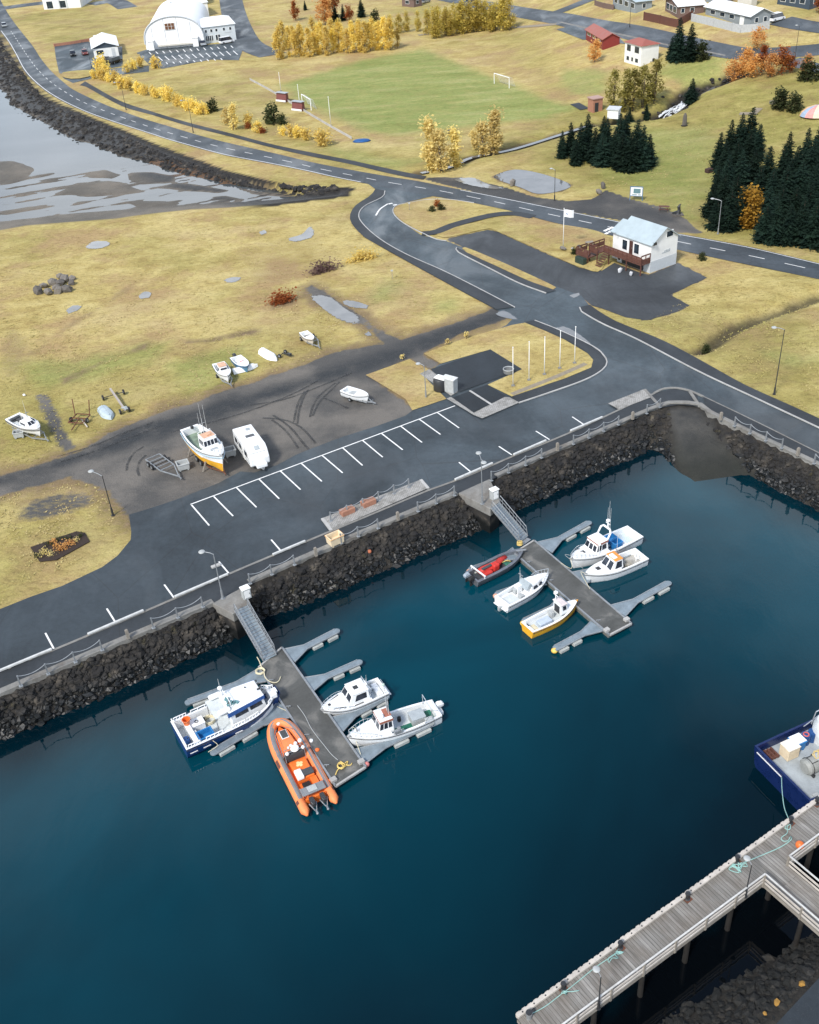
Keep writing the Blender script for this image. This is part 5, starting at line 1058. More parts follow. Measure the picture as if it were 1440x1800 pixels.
po = lambda w: Vector(((w-LA).dot(dv), -(w-LA).dot(nv), w.z-pz))
# local: x along pier, y to the left (water side y=0), deck spans y 0..-PWID
mb = MB(); mb.box((PL/2, -PWID/2, -.06), (PL, PWID, .12)); mb.build('deck', PLANK, pier)
bx0, bx1 = po(W(1342, 1552, pz)).x, po(W(1381, 1519, pz)).x; bd = W(1440, 1638, pz)-W(1342, 1552, pz); bl_ = Vector((bd.dot(dv), -bd.dot(nv), 0)).normalized(); BLN = 14.0
q0 = Vector((bx0, -PWID, 0)); q1 = Vector((bx1, -PWID, 0))
mb = MB(); mb.loft([[q0+Vector((0, 0, -.13)), q1+Vector((0, 0, -.13)), q1+Vector((0, 0, -.005)), q0+Vector((0, 0, -.005))], [q+bl_*BLN for q in (q0+Vector((0, 0, -.13)), q1+Vector((0, 0, -.13)), q1+Vector((0, 0, -.005)), q0+Vector((0, 0, -.005)))]])
mb.build('side_deck', PLANK, pier)
mb = MB(); mb.box((PL/2, -.12, -.28), (PL, .24, .3)); mb.box((PL/2, -PWID+.12, -.28), (PL, .24, .3)); mb.bar(q0+Vector((.1, 0, -.26)), q0+bl_*BLN+Vector((.1, 0, -.26)), .2, .26); mb.bar(q1+Vector((-.1, 0, -.26)), q1+bl_*BLN+Vector((-.1, 0, -.26)), .2, .26)
for k in range(18): mb.box((k*1.9+.6, -PWID/2, -.27), (.22, PWID-.5, .26))
mb.build('beam', TIMB, pier)
mb = MB(); mb.box((PL/2, .02, .16), (PL, .26, .2)); n = int(PL/.42); rr = random.Random(3)
for k in range(n): mb.box((k*.42+.2, .13, .02+rr.uniform(-.02, .02)), (.30, .16, .42+rr.uniform(-.05, .05)), rr.uniform(-.05, .05), taper=.85)
mb.build('fender_rail', BULL, pier, bevel=.03)
mb = MB()
for k in range(n//2): mb.cyl((k*.84+.4, .0, .262), (k*.84+.4, 0, .285), .05, .05, 6)
mb.build('bolts', DARK, pier)
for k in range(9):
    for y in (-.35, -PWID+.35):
        mb = MB(); mb.cyl((k*3.8+.5, y, -6.0), (k*3.8+.5, y, -.44), .19, .16, 10); mb.build('pile', M('dark_pile', (.018, .016, .014), .7, var=.4), pier)  # piles get a very dark base colour
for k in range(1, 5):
    for q in (q0, q1): p = q+bl_*(k*3.0); mb = MB(); mb.cyl(p+Vector((0, 0, -6)), p+Vector((0, 0, -.4)), .17, .15, 10); mb.build('pile', M('dark_pile'), pier)
def prail(a, b, label=None):
    d = b-a; n = max(1, int(d.length/2.4)); mb = MB(); h = .95
    mb.bar(a+Vector((0, 0, h)), b+Vector((0, 0, h)), .10, .06); r = mb.build('handrail', M('worn_rail_paint', (.55, .55, .53), .7, var=.2, dirt=.3), pier); r['label'] = 'white topped handrail'
    mb = MB(); mb.bar(a+Vector((0, 0, .48)), b+Vector((0, 0, .48)), .05, .16); mb.bar(a+Vector((0, 0, .12)), b+Vector((0, 0, .12)), .05, .14); mb.build('board', BULL, r)
    for k in range(n+1): p = a+d*(k/n); mb = MB(); mb.box(p+Vector((0, 0, .3)), (.12, .12, 1.28)); mb.build('post', TIMB, r)
prail(Vector((0, -PWID-.02, 0)), q0+Vector((0, -.02, 0))); prail(q1+Vector((0, -.02, 0)), Vector((PL, -PWID-.02, 0))); prail(q0+Vector((-.02, -.05, 0)), q0+bl_*BLN); prail(q1+Vector((.02, -.05, 0)), q1+bl_*BLN)
def pw(x, y, z=0): return pier.matrix_basis @ Vector((x, y, z))
def onpier(px, dz=0): return W(px[0], px[1], pz+dz)
for i, (px, l) in enumerate([((1435, 1413), 'black iron bollard at the right edge of the pier'), ((1389, 1447), 'black iron bollard on the pier holding the big blue boat line'), ((1295, 1515), 'black iron bollard with a teal rope heap beside the pier junction'), ((1208, 1580), 'bare black iron bollard midway along the pier'), ((1090, 1666), 'black iron bollard on the pier next to a teal rope tangle'), ((990, 1738), 'black iron bollard with rope near the left end of the pier')]):
    t = thing('bollard', l, 'bollard', onpier(px), 0, 'bollards along the pier'); mb = MB(); mb.lathe([(.2, 0), (.2, .04), (.12, .08), (.11, .42), (.17, .5), (.15, .6), (.05, .63)], 14); mb.build('stem', DARK, t, smooth='auto'); mb = MB(); mb.box((0, 0, .01), (.5, .5, .03), R(35)); mb.build('base_plate', RUST, t)
t = thing('bollard', 'pale capped bollard at the left end of the pier', 'bollard', onpier((930, 1789))); mb = MB(); mb.lathe([(.16, 0), (.15, .4), (.2, .46), (.2, .55)], 14); mb.build('stem', GALV, t, smooth='auto'); mb = MB(); mb.lathe([(.19, .55), (.17, .6), (.02, .62)], 14); mb.build('cap', DARK, t)
for px, l in [((1052, 1772), 'pier lamp post near the left end of the pier, leaning out from the handrail'), ((1310, 1576), 'pier lamp post beside the junction of the pier')]:
    lp = lamp((0, 0), 4.2, l, R(115), 1, True, .35, group='lamps on the pier'); lp.location = onpier(px, 0); lp.scale = (.75, .75, .75)
rg = random.Random(17)
def heap(px, n, r): c = onpier(px, .05); return [Vector((c.x+rg.gauss(0, r), c.y+rg.gauss(0, r), c.z+.02*rg.random()+.004*k)) for k in range(n)]
R3 = lambda L, z=.05: [onpier(q, z) for q in L]
rope('mooring_rope', R3([(1383, 1450), (1380, 1456), (1388, 1458), (1390, 1450), (1384, 1452), (1384, 1464), (1374, 1472), (1376, 1478), (1385, 1478), (1390, 1470), (1391, 1476), (1370, 1490), (1328, 1508), (1318, 1512), (1304, 1518)]), .03, TEAL, 'pale teal rope looping across the pier deck between two bollards')
rope('mooring_rope', R3([(1291, 1519)], .1)+heap((1294, 1524), 18, .22)+R3([(1302, 1520), (1312, 1518), (1314, 1523), (1304, 1522)]), .03, TEAL, 'teal rope heap around the bollard at the pier junction')
rope('mooring_rope', heap((1086, 1674), 10, .16)+R3([(1076, 1684), (1071, 1692), (1070, 1684), (1090, 1672)])+R3([(1050, 1698), (1020, 1722), (1000, 1738), (990, 1745), (960, 1768), (935, 1782)]), .026, TEAL, 'teal rope trailing along the pier towards its left end')
rope('mooring_rope', heap((991, 1745), 14, .12)+R3([(1005, 1743), (1018, 1741)]), .026, TEAL, 'small teal rope wound round the bollard near the pier end')
rope('mooring_line', [W(1374, 1366, 2.0), W(1375, 1390, 2.4), W(1379, 1420, 2.9), W(1388, 1443, 3.5)], .03, TEAL, 'teal mooring line from the big blue boat up to the pier')
t = thing('buoy', 'orange round buoy lying by the pier handrail', 'buoy', onpier((1405, 1490))); mb = MB(); mb.ball((0, 0, .28), .28, 12); mb.build('ball', ORANGE, t, smooth=True); mb = MB(); mb.tube([(.26, 0, .3), (.36, 0, .36), (.36, 0, .26), (.26, 0, .24)], .03, 5); mb.build('eye', ORANGE, t)
LICH = M('orange_lichen', (.30, .16, .03), .9, var=.3)
for px, s in (((1410, 1729), .16), ((1365, 1762), .14), ((1345, 1782), .12)):
    mb = MB(); mb.rock((0, 0, .02), s*1.6, rg, .6); tag(mb.build('lichen_rock', LICH, loc=W(*px, 2.95)), {1410: 'brightest orange lichen covered stone on the bank under the pier', 1365: 'orange lichen stone in the middle of the bank under the pier', 1345: 'small orange lichen stone low on the bank at the photo bottom'}[px[0]], 'stone', 'lichen stones below the pier')
# ---------------------------------------------------------------- boats (local axes: x to the bow, y to port, z up from the waterline)
GEL = M('white_gelcoat', (.80, .815, .82), .3, var=.07, scale=1.0, dirt=.14); NAVY = M('navy_paint', (.006, .018, .085), .3, var=.2, scale=1.5); GREYD = M('grey_deck_paint', (.36, .40, .42), .7, var=.18, scale=1.2, dirt=.25)
PALED = M('pale_deck', (.56, .60, .61), .65, var=.14, scale=1.4, dirt=.2); GRND = M('green_deck_paint', (.012, .13, .085), .7, var=.2, scale=1.5); MUST = M('mustard_paint', (.80, .42, .03), .4, var=.12, scale=1.2, dirt=.15)
ORB = M('rescue_orange', (.78, .17, .025), .5, var=.12, scale=1.4); ORT = M('faded_orange_tube', (.80, .24, .08), .6, var=.12, scale=1.2); CHAR = M('charcoal_nonslip', (.055, .06, .065), .8, var=.2); GREYT = M('grey_tube_cover', (.20, .21, .22), .7, var=.15)
RDB = M('red_brown_trim', (.33, .12, .075), .6, var=.15); ORR = M('orange_roof', (.78, .27, .05), .5, var=.1); REDF = M('red_fabric', (.55, .035, .025), .6, var=.25, scale=2); ALU = M('bare_aluminium', (.22, .235, .26), .45, .6, .2, 2); ANTI = M('dark_bottom_paint', (.03, .035, .05), .6, var=.3)
STEEL = M('stainless_rail', (.62, .65, .67), .3, .7, .1); WGL = glassm('boat_glass', (.025, .03, .04))
class Hull:
    def __init__(s, L, B, fb=.9, sb=.5, tw=.85, p=2.3, draft=.4, rake=.8, cap=.16, tf=.6, mat=None, low=None, lowz=.25, deck=None, zf=.3, t0=.03, fmat=None, blunt=.015, rub=DARK):
        s.__dict__.update(locals())
    def hb(s, t):
        a = s.tw+(1-s.tw)*math.sin(math.pi/2*min(1, t/.42)); b = 1-max(0, (t-.42)/.58)**s.p; return s.B/2*max(a*b, s.blunt)
    def zs(s, t): return s.fb+s.sb*max(0, (t-.3)/.7)**2+.05*s.fb*(1-t)
    def x(s, t, f=1): return -s.L/2+(s.L-s.rake*(1-f))*t
    def build(s, root, zoff=0):
        N = 22; ts = [i/N for i in range(N+1)]; mb = MB()
        lv = [(0, .02, -s.draft), (.25, .74, -s.draft*.35), (.5, .9, None), (1, 1, 1)]
        def sect(t):
            hb, z1 = s.hb(t), s.zs(t); r = []
            for f, k, z in lv: zz = z1 if z == 1 else (s.lowz if z is None else z); fl = 1-.25*max(0, (t-.6)/.4)*(1-f); r.append((s.x(t, f), hb*k*fl, zz))
            return r
        rows = []
        for t in ts: h = sect(t); rows.append([(x, -y, z) for x, y, z in h[::-1]]+[(x, y, z) for x, y, z in h])
        n = 8; vs = [p for r in rows for p in r]; fs = []; mi = []
        for i in range(N):
            for k in range(n-1): fs.append((i*n+k, i*n+k+1, (i+1)*n+k+1, (i+1)*n+k)); mi.append(0 if k in (0, n-2) else 1)
        fs.append(tuple(range(n))[::-1]); mi.append(0); fs.append(tuple(N*n+k for k in range(n))); mi.append(0)
        mb.v, mb.f, mb.mi = vs, fs, mi
        hl = mb.build('hull', [s.mat, s.low or s.mat], root, smooth='auto')
        if s.rub:
            mb = MB()
            for sg in (-1, 1): mb.tube([(s.x(t), sg*(s.hb(t)+.015), s.zs(t)-.13) for t in ts], .028, 5)
            mb.build('rub_rail', s.rub, root)
        # gunwale cap
        mb = MB(); inn = lambda t: max(.01, s.hb(t)-s.cap)
        for sg in (-1, 1): mb.loft([[(s.x(t), sg*s.hb(t), s.zs(t)), (s.x(t), sg*s.hb(t), s.zs(t)+.04), (s.x(t), sg*inn(t), s.zs(t)+.04), (s.x(t), sg*inn(t), s.zs(t)-.02)] for t in ts if t <= .97])
        mb.box((s.x(s.t0)-s.x(0) and (s.x(0)+s.x(s.t0))/2, 0, s.zs(0)+.01), (s.x(s.t0)-s.x(0), s.hb(0)*2-.02, .05))
        mb.build('gunwale', GEL if s.fmat is None else s.fmat, root)
        # cockpit floor and inner sides
        ti = [s.t0+(s.tf-s.t0)*i/10 for i in range(11)]; mb = MB()
        mb.loft([[(s.x(t), -inn(t), s.zf), (s.x(t), inn(t), s.zf)] for t in ti], closed=False, c0=False, c1=False); mb.build('cockpit_floor', s.deck, root)
        mb = MB()
        for sg in (-1, 1): mb.loft([[(s.x(t), sg*inn(t), s.zf), (s.x(t), sg*inn(t), s.zs(t)+.01), (s.x(t), sg*(inn(t)+.03), s.zs(t)+.01), (s.x(t), sg*(inn(t)+.03), s.zf)] for t in ti])
        for t, d in ((s.t0, -.03), (s.tf, .03)): w = inn(t); mb.box((s.x(t)+d/2, 0, (s.zf+s.zs(t))/2), (.03, 2*w, s.zs(t)-s.zf))
        mb.build('bulwark', GEL if s.fmat is None else s.fmat, root)
        tk = [s.tf+(.985-s.tf)*i/12 for i in range(13)]; mb = MB()
        mb.loft([[(s.x(t), -inn(t)*k, s.zs(t)+.05+s.__dict__.get('camb', .10)*(1-k*k)*min(1, inn(t)*2)) for k in (1, .6, .2, -.2, -.6, -1)] for t in tk], closed=False, c0=False, c1=False)
        mb.build('foredeck', s.fmat or GEL, root, smooth=True)
        return s
def cabin(root, x0, x1, w, z0, h, rf=.35, rb=.1, tp=.85, wall=None, roof=None, side=((.12, .45), (.55, .9)), front=2, back=0, vv=(.45, .9), over=.08, y=0, band=None, wf=None, rt=.07, fillet=True):
    """wheelhouse with raked front; returns the roof part"""
    wall = wall or GEL; wf = wf or w; zt = z0+h; w2 = w*tp/2; wf2 = wf*tp/2
    b = [Vector(p) for p in ((x0, y-w/2, z0), (x1, y-wf/2, z0), (x1, y+wf/2, z0), (x0, y+w/2, z0))]
    t = [Vector(p) for p in ((x0+rb, y-w2, zt), (x1-rf, y-wf2, zt), (x1-rf, y+wf2, zt), (x0+rb, y+w2, zt))]
    mb = MB(); mb.loft([b, t]); mb.build('cabin', wall, root, bevel=.04)
    Q = {'s': (b[0], b[1], t[1], t[0]), 'p': (b[2], b[3], t[3], t[2]), 'f': (b[1], b[2], t[2], t[1]), 'b': (b[3], b[0], t[0], t[3])}
    def win(q, u0, u1, v0=vv[0], v1=vv[1]):
        mb = MB(); mb.panel(Q[q], u0, u1, v0, v1, .012, .03); mb.build('window', WGL, root)
    for u0, u1 in side: win('s', u0, u1); win('p', 1-u1, 1-u0)
    for k in range(front): win('f', (k+.1)/front, (k+.9)/front)
    for k in range(back): win('b', (k+.15)/back, (k+.85)/back)
    if band:
        mb = MB(); g = lambda q, k: [c+(q2-c)*k for q2 in q]
        c = sum(t, Vector())/4; mb.loft([[p+Vector((0, 0, -.2)) for p in [c+(q-c)*1.06 for q in t]], [c+(q-c)*1.10 for q in t]]); mb.build('roof_band', band, root)
    mb = MB(); c = sum(t, Vector())/4; e = [p+(p-c).normalized()*over*1.4 for p in t]
    mb.loft([[p for p in e], [p+Vector((0, 0, rt)) for p in e], [c+(p-c)*.8+Vector((0, 0, rt*1.9)) for p in e]])
    return mb.build('roof', roof or GEL, root, bevel=.03), zt+rt*1.8
def rail(root, pts, r=.022, posts=None, zlow=0.0, mat=None, name='bow_rail'):
    mb = MB(); mb.tube(pts, r, 6)
    for p in (pts if posts is None else posts): mb.tube([p, (p[0], p[1], p[2]-zlow)], r*.9, 5)
    return mb.build(name, mat or STEEL, root)
def bowrail(root, H, t0=.62, t1=.97, h=.55, mid=False):
    ts = [t0+(t1-t0)*i/6 for i in range(7)]; L_ = [(H.x(t), (H.hb(t)-.07), H.zs(t)+h*min(1, .4+i*.3)) for i, t in enumerate(ts)]
    pts = L_+[(x, -y, z) for x, y, z in L_[::-1]]; rail(root, pts, .022, None, h*.95)
def mast(root, x, y, z, h, dome=True, whips=((.3, .2, 1.5),), mat=None, name='mast'):
    mb = MB(); mb.cyl((x, y, z), (x, y, z+h), .05, .035, 8); mb.bar((x, y-.3, z+h*.7), (x, y+.3, z+h*.7), .05, .05); m = mb.build(name, mat or GEL, root)
    if dome: mb = MB(); mb.lathe([(.05, 0), (.20, .03), (.20, .12), (.12, .2), (.01, .22)], 14, (x, y, z+h)); mb.build('radar_dome', GEL, m, smooth='auto')
    for dx, dy, l in whips: mb = MB(); mb.cyl((x+dx, y+dy, z), (x+dx, y+dy, z+l), .016, .008, 5); mb.build('antenna', WHT, m)
    return m
def boat(name, label, stern, bow, z, L=None, zr=0.0, cat='boat', tilt=0):
    c, a, l = heading(stern, bow, z); t = thing(name, label, cat, (c.x, c.y, zr), a); t['len'] = l; del t['len']; return t, (L or l)
def onb(t, x, y, z): 
    c, s = math.cos(t.rotation_euler.z), math.sin(t.rotation_euler.z); return Vector((t.location.x+x*c-y*s, t.location.y+x*s+y*c, t.location.z+z))
def simple(name, label, cat, loc, rz, parts, group=None):
    t = thing(name, label, cat, loc, rz, group)
    for nm, mb, mat, kw in parts: mb.build(nm, mat, t, **kw)
    return t
def outboard(root, x, y, z, cowl=DARK, leg=DARK, tilt=False):
    mb = MB(); mb.loft([[(x-.55, y-.17, z+.05), (x, y-.2, z+.05), (x, y+.2, z+.05), (x-.55, y+.17, z+.05)], [(x-.6, y-.2, z+.3), (x+.03, y-.22, z+.35), (x+.03, y+.22, z+.35), (x-.6, y+.2, z+.3)], [(x-.45, y-.12, z+.5), (x-.08, y-.13, z+.55), (x-.08, y+.13, z+.55), (x-.45, y+.12, z+.5)]]); o = mb.build('outboard_motor', cowl, root, bevel=.05)
    mb = MB(); mb.box((x-.3, y, z-.35), (.25, .1, .8)); mb.box((x-.4, y, z-.7), (.55, .14, .12)); mb.build('leg', leg, o)
# B1 blue and white workboat -------------------------------------------------
t, L = boat('workboat', 'navy blue and white workboat with cluttered aft deck moored left of the pontoon', (314, 1295), (489, 1217), 1.15); H = Hull(L, 3.7, 1.2, .35, .98, 3.6, .5, .7, .2, .9, M('royal_blue_paint', (.012, .045, .17), .3, var=.15, scale=1.5), NAVY, .3, PALED, .45, .02, blunt=.28).build(t)
rf, zt = cabin(t, -.15, 3.1, 2.5, .5, 1.75, .35, .0, .98, GEL, GEL, ((.12, .5), (.56, .92)), 3, 0, (.5, .88), .12, .25, None, 1.9)
mb = MB()
for y in (.25-1.32, .25+1.32): mb.loft([[(-.4, y-.03, 1.82), (-.4, y+.03, 1.82), (-.4, y+.03, 2.26), (-.4, y-.03, 2.26)], [(2.9, y*.78-.03+.06, 1.95), (2.9, y*.78+.03+.06, 1.95), (2.9, y*.78+.03+.06, 2.3), (2.9, y*.78-.03+.06, 2.3)]])
mb.build('blue_side_board', M('blue_panel', (.02, .09, .30), .45), t)
mb = MB(); mb.box((-.75, .25, 2.12), (1.25, 2.3, .06)); mb.build('aft_roof', PALED, t); mb = MB()
for y in (-.8, 1.3): mb.cyl((-1.3, y, .45), (-1.3, y, 2.1), .04)
mb.build('roof_leg', GALV, t)
for y in (1.28, -.75):
    mb = MB(); mb.lathe([(.02, -.52), (.2, -.5), (.24, -.4), (.24, .4), (.2, .5), (.02, .52)], 14); v = [(p[2]-.55, p[0]+y, p[1]+2.42) for p in mb.v]; mb.v = v; mb.build('life_raft', GEL, t, smooth='auto')
rg = random.Random(31); mb = MB()
for k in range(7): mb.box((.2+rg.uniform(-.2, .5), .25+rg.uniform(-.8, .7), 2.46), (rg.uniform(.15, .4), rg.uniform(.1, .35), .22), rg.uniform(0, 1))
mb.build('roof_gear', M('teal_gear', (.12, .25, .27), .6), t)
mast(t, -.05, 1.0, 2.3, .9, True, ((.1, .4, 1.6), (.1, -1.5, 1.3))); mb = MB(); mb.tube([(.1, -.7, 2.4), (.1, -.7, 3.0), (.1, 1.1, 3.0), (.1, 1.1, 2.4)], .035, 6); mb.build('roof_arch', GEL, t)
mb = MB(); mb.box((2.75, -.1, 2.53), (.3, .06, .14)); [mb.box((2.95, y, 2.5), (.12, .12, .12)) for y in (-.3, .1, .5, .9)]; mb.build('roof_light', DARK, t)
mb = MB(); mb.ball((1.9, .75, 2.48), .07); mb.build('horn', DARK, t)
def brail(t, H, t0, t1, sg, h=.32, n=4, name='side_rail', inset=.11):
    P = [(H.x(t0+(t1-t0)*i/n), sg*(H.hb(t0+(t1-t0)*i/n)-inset), H.zs(t0+(t1-t0)*i/n)+h) for i in range(n+1)]; rail(t, [(P[0][0], P[0][1], P[0][2]-h)]+P+[(P[-1][0], P[-1][1], P[-1][2]-h)], .045, P, h, GEL, name)
for a, b, sg in ((.03, .14, -1), (.2, .36, -1), (.45, .58, -1), (.6, .72, -1), (.03, .15, 1), (.2, .48, 1), (.88, .97, 1), (.85, .97, -1)): brail(t, H, a, b, sg)
mb = MB(); w = H.hb(0)
for x, z in ((.15, .0), ): mb.tube([(H.x(0)+.1, -w+.1, H.zs(0)+.35), (H.x(0)+.1, w-.1, H.zs(0)+.35)], .05, 6); [mb.cyl((H.x(0)+.1, y, H.zs(0)), (H.x(0)+.1, y, H.zs(0)+.35), .04) for y in (-w+.1, 0, w-.1)]
mb.build('stern_rail', GEL, t); mb = MB(); mb.box((-3.35, -.1, .85), (.16, 3.0, .8)); mb.box((-3.35, -.1, 1.27), (.4, 3.1, .06)); mb.build('deck_partition', GEL, t)
mb = MB()
for x in (-3.8, -2.7, .0): mb.box((x, -H.hb((x+L/2)/L)-.0, .72), (.62, .03, .07))
mb.build('hull_mark', WHT, t); B1 = t
mb = MB(); mb.box((3.75, -.6, 1.68), (.45, .4, .4)); mb.build('windlass', GEL, t, bevel=.03); mb = MB(); mb.cyl((3.6, .4, 1.45), (3.6, .4, 1.85), .15); mb.build('bow_bitt', GEL, t)
a1 = t.rotation_euler.z
mb = MB(); mb.box((0, 0, .32), (1.15, .85, .6)); mb2 = MB(); mb2.box((0, 0, .65), (1.2, .9, .07)); mb3 = MB(); mb3.tube([(.14*math.cos(k*.7), .14*math.sin(k*.7), .72) for k in range(9)], .03, 5, True)
simple('deck_box', 'white deck box with a dark ring on its lid on the blue workboat', 'box', onb(t, -2.55, .75, .45), a1, [('body', mb, GEL, dict(bevel=.03)), ('lid', mb2, GEL, dict(bevel=.02)), ('ring', mb3, DARK, {})])
mb = MB(); mb.lathe([(.24, 0), (.32, .5), (.34, .52), (.28, .5), (.22, .08)], 16); mb2 = MB(); mb2.tube([(.33*math.cos(k*.5), .33*math.sin(k*.5), .52) for k in range(13)], .03, 5)
simple('basket', 'round orange basket on the aft deck of the blue workboat', 'basket', onb(t, -3.3, .78, 1.3), 0, [('body', mb, ORANGE, dict(smooth='auto')), ('rim', mb2, ORANGE, {})])
tb = tub((0, 0), (1.25, .95, .85), BLUEP, 'blue open tub on the aft deck of the blue workboat', a1, z=None); tb.location = onb(t, -2.45, -.95, .45)
mb = MB(); mb.lathe([(.02, 0), (.3, 0), (.32, .1), (.32, .85), (.25, .95), (.02, .95)], 16); mb2 = MB(); mb2.cyl((.12, 0, .95), (.12, 0, 1.0), .06); simple('barrel', 'dark blue barrel at the stern of the blue workboat', 'barrel', onb(t, -3.95, -.75, .45), 0, [('body', mb, M('navy_plastic', (.01, .06, .2), .5), dict(smooth='auto')), ('cap', mb2, DARK, {})])
mb = MB(); mb.box((0, 0, .3), (.5, 1.6, .6)); mb2 = MB(); mb2.box((0, 0, .62), (.55, 1.7, .06)); simple('deck_locker', 'low white locker behind the blue tub on the workboat', 'locker', onb(t, -3.2, -.85, .45), a1, [('body', mb, GEL, dict(bevel=.02)), ('lid', mb2, GEL, {})])
rope('rope_coil', coil(onb(t, -1.45, .85, .5), .5, 5, random.Random(4), t.location.z+.48, .02), .05, PALEY, 'cream coiled rope on the grey deck of the blue workboat')
mb = MB(); mb.ball((0, 0, .25), .28, 10); tag(mb.build('fender_ball', DARK, loc=onb(t, -2.0, 1.05, .45), smooth=True), 'black ball fender beside the cream rope coil on the blue workboat', 'fender')
rope('mooring_line', [onb(t, -2.2, -1.85, 1.1), onb(t, -2.0, -2.2, .7), W(366, 1322, .5)], .025, PALEY, 'thin stern line from the blue workboat to the finger tip')
rope('mooring_line', [onb(t, 3.6, -1.5, 1.2), W(490, 1243, .6), W(503, 1249, .6)], .025, PALEY, 'thin bow line from the blue workboat to the pontoon')
# B2 orange rescue RIB -------------------------------------------------------
t, L = boat('rescue_boat', 'orange rigid inflatable rescue boat with two black outboards beside the pontoon', (564, 1418), (486, 1271), .5); hw = 1.15; r = .36
def rpath(off=0.0, n=12):
    P = [(-L/2, -hw+off, .42)]+[(-L/2+L*.62*k/5, -hw+off, .42+.02*k) for k in range(1, 6)]
    for k in range(1, 8): a = math.pi/2*k/8; P.append((L*.12+(L*.38-.35-off*.6)*math.sin(a), -(hw-off)*math.cos(a)**.8, .52+.30*math.sin(a)))
    return P+[(L/2-.32-off*.6, 0, .84)]+[(x, -y, z) for x, y, z in P[::-1]]
RP = rpath(); nr = len(RP); rad = [(.10 if i in (0, nr-1) else r*(.85 if i in (1, nr-2) else 1)) for i in range(nr)]
RP[0] = (-L/2-.2, RP[0][1], .40); RP[-1] = (-L/2-.2, -RP[0][1], .40)
RP.insert(1, (-L/2+.25, -hw, .42)); RP.insert(-1, (-L/2+.25, hw, .42)); rad = [.08]+[r]*(len(RP)-2)+[.08]
mb = MB(); mb.tube(RP, rad, 14); mb.build('tube', ORT, t, smooth=True)
for sg in (-1, 1):
    Pm = smooth([Vector((x, y*sg, z)) for x, y, z in RP if y < .01], .3); i0, i1 = int(len(Pm)*.16), int(len(Pm)*.97); mb = MB()
    mb.loft([[p+Vector((0, sg*(.02), 0))+Vector((0, sg*r*1.02*math.sin(a)*-1*(-1 if sg < 0 else 1)*-1, r*1.02*math.cos(a))) for a in (-.75, -.4, 0, .3)] for p in Pm[i0:i1]], closed=False, c0=False, c1=False)
    q = mb.build('tube_cover', GREYT, t, smooth=True)
    for u0, u1 in ((.13, .22), (.50, .62)):
        mb = MB(); mb.loft([[p+Vector((0, -sg*-1*0-sg*-r*-1.03*0, 0))+Vector((0, -sg*r*1.03*math.sin(a)*1, r*1.03*math.cos(a))) for a in (.55, .9, 1.3)] for p in Pm[int(len(Pm)*u0):int(len(Pm)*u1)]], closed=False, c0=False, c1=False); mb.build('rubbing_patch', M('brown_patch', (.13, .05, .035), .8), t)
mb = MB(); ts = [i/10 for i in range(11)]; mb.loft([[(-L/2+.9+(L-1.5)*u, -hw*(1-max(0, (u-.6)/.4)**2)*.85, .42+.25*u*u), (-L/2+.9+(L-1.5)*u, hw*(1-max(0, (u-.6)/.4)**2)*.85, .42+.25*u*u), (-L/2+.9+(L-1.5)*u, 0, -.3)] for u in ts]); mb.build('hull_deck', ORB, t)
mb = MB(); mb.loft([[(L*.06, -.78, .45), (L*.06, .78, .45), (L*.06, .62, 1.0), (L*.06, -.62, 1.0)], [(L*.36, -.52, .7), (L*.36, .52, .7), (L*.36, .42, .92), (L*.36, -.42, .92)]]); mb.build('fore_housing', ORT, t, bevel=.05)
mb = MB(); mb.box((L*.3, .0, .99), (.95, .6, .05)); hh = mb.build('hatch', WHT, t, bevel=.05); mb = MB(); mb.box((L*.3, 0, 1.02), (.82, .48, .05)); mb.build('hatch_panel', CHAR, hh)
mb = MB(); mb.lathe([(.22, 0), (.22, .14), (.16, .2), (.01, .22)], 14, (L/2-.5, 0, .88)); mb.build('bow_light', GEL, t, smooth='auto')
mb = MB(); mb.loft([[(.35, -.75, .45), (1.05, -.75, .45), (1.05, .75, .45), (.35, .75, .45)], [(.25, -.75, 1.35), (.75, -.7, 1.3), (.75, .7, 1.3), (.25, .75, 1.35)]]); mb.build('console', CHAR, t, bevel=.05)
mb = MB(); mb.tube([(.2, -.78, .5), (.35, -.78, 1.55), (.35, .78, 1.55), (.2, .78, .5)], .035, 6); mb.tube([(.8, -.72, .6), (.75, -.72, 1.5), (.75, .72, 1.5), (.8, .72, .6)], .03, 6); mb.build('console_frame', GALV, t)
mb = MB(); mb.lathe([(.3, 0), (.34, .08), (.3, .2), (.02, .27)], 16, (.5, -.1, 1.5)); mb.build('radar_dome', GEL, t, smooth='auto')
for x, y, s_ in ((.95, .05, .13), (1.0, -.35, .15), (1.1, -.75, .18), (.3, .6, .16), (.35, -.72, .15), (.85, .3, .1)): mb = MB(); mb.ball((x, y, 1.55), s_, 8); mb.build('spotlight', GEL, t, smooth=True)
mb = MB(); mb.box((-.75, 0, .68), (1.3, 1.3, .5)); mb.build('mid_housing', ORB, t, bevel=.06)
mb = MB()
for k in range(4): a = k*math.pi/2+.4; mb.cyl((-.55+.17*math.cos(a), .17*math.sin(a), .93), (-.55+.17*math.cos(a), .17*math.sin(a), .945), .13, .13, 10)
mb.box((-.55, 0, .945), (.2, .2, .02)); mb.build('emblem', M('pale_emblem', (.78, .62, .30), .6), t)
mb = MB(); mb.box((-1.6, -.28, 1.0), (.62, .85, .22)); mb.build('seat', CHAR, t, bevel=.06); mb = MB(); mb.box((-1.62, .42, 1.04), (.95, .55, .3), .0); mb.build('seat_cushion', GEL, t, bevel=.08); mb = MB(); mb.box((-1.6, 0, .7), (.8, 1.35, .45)); mb.build('seat_base', ORB, t, bevel=.05)
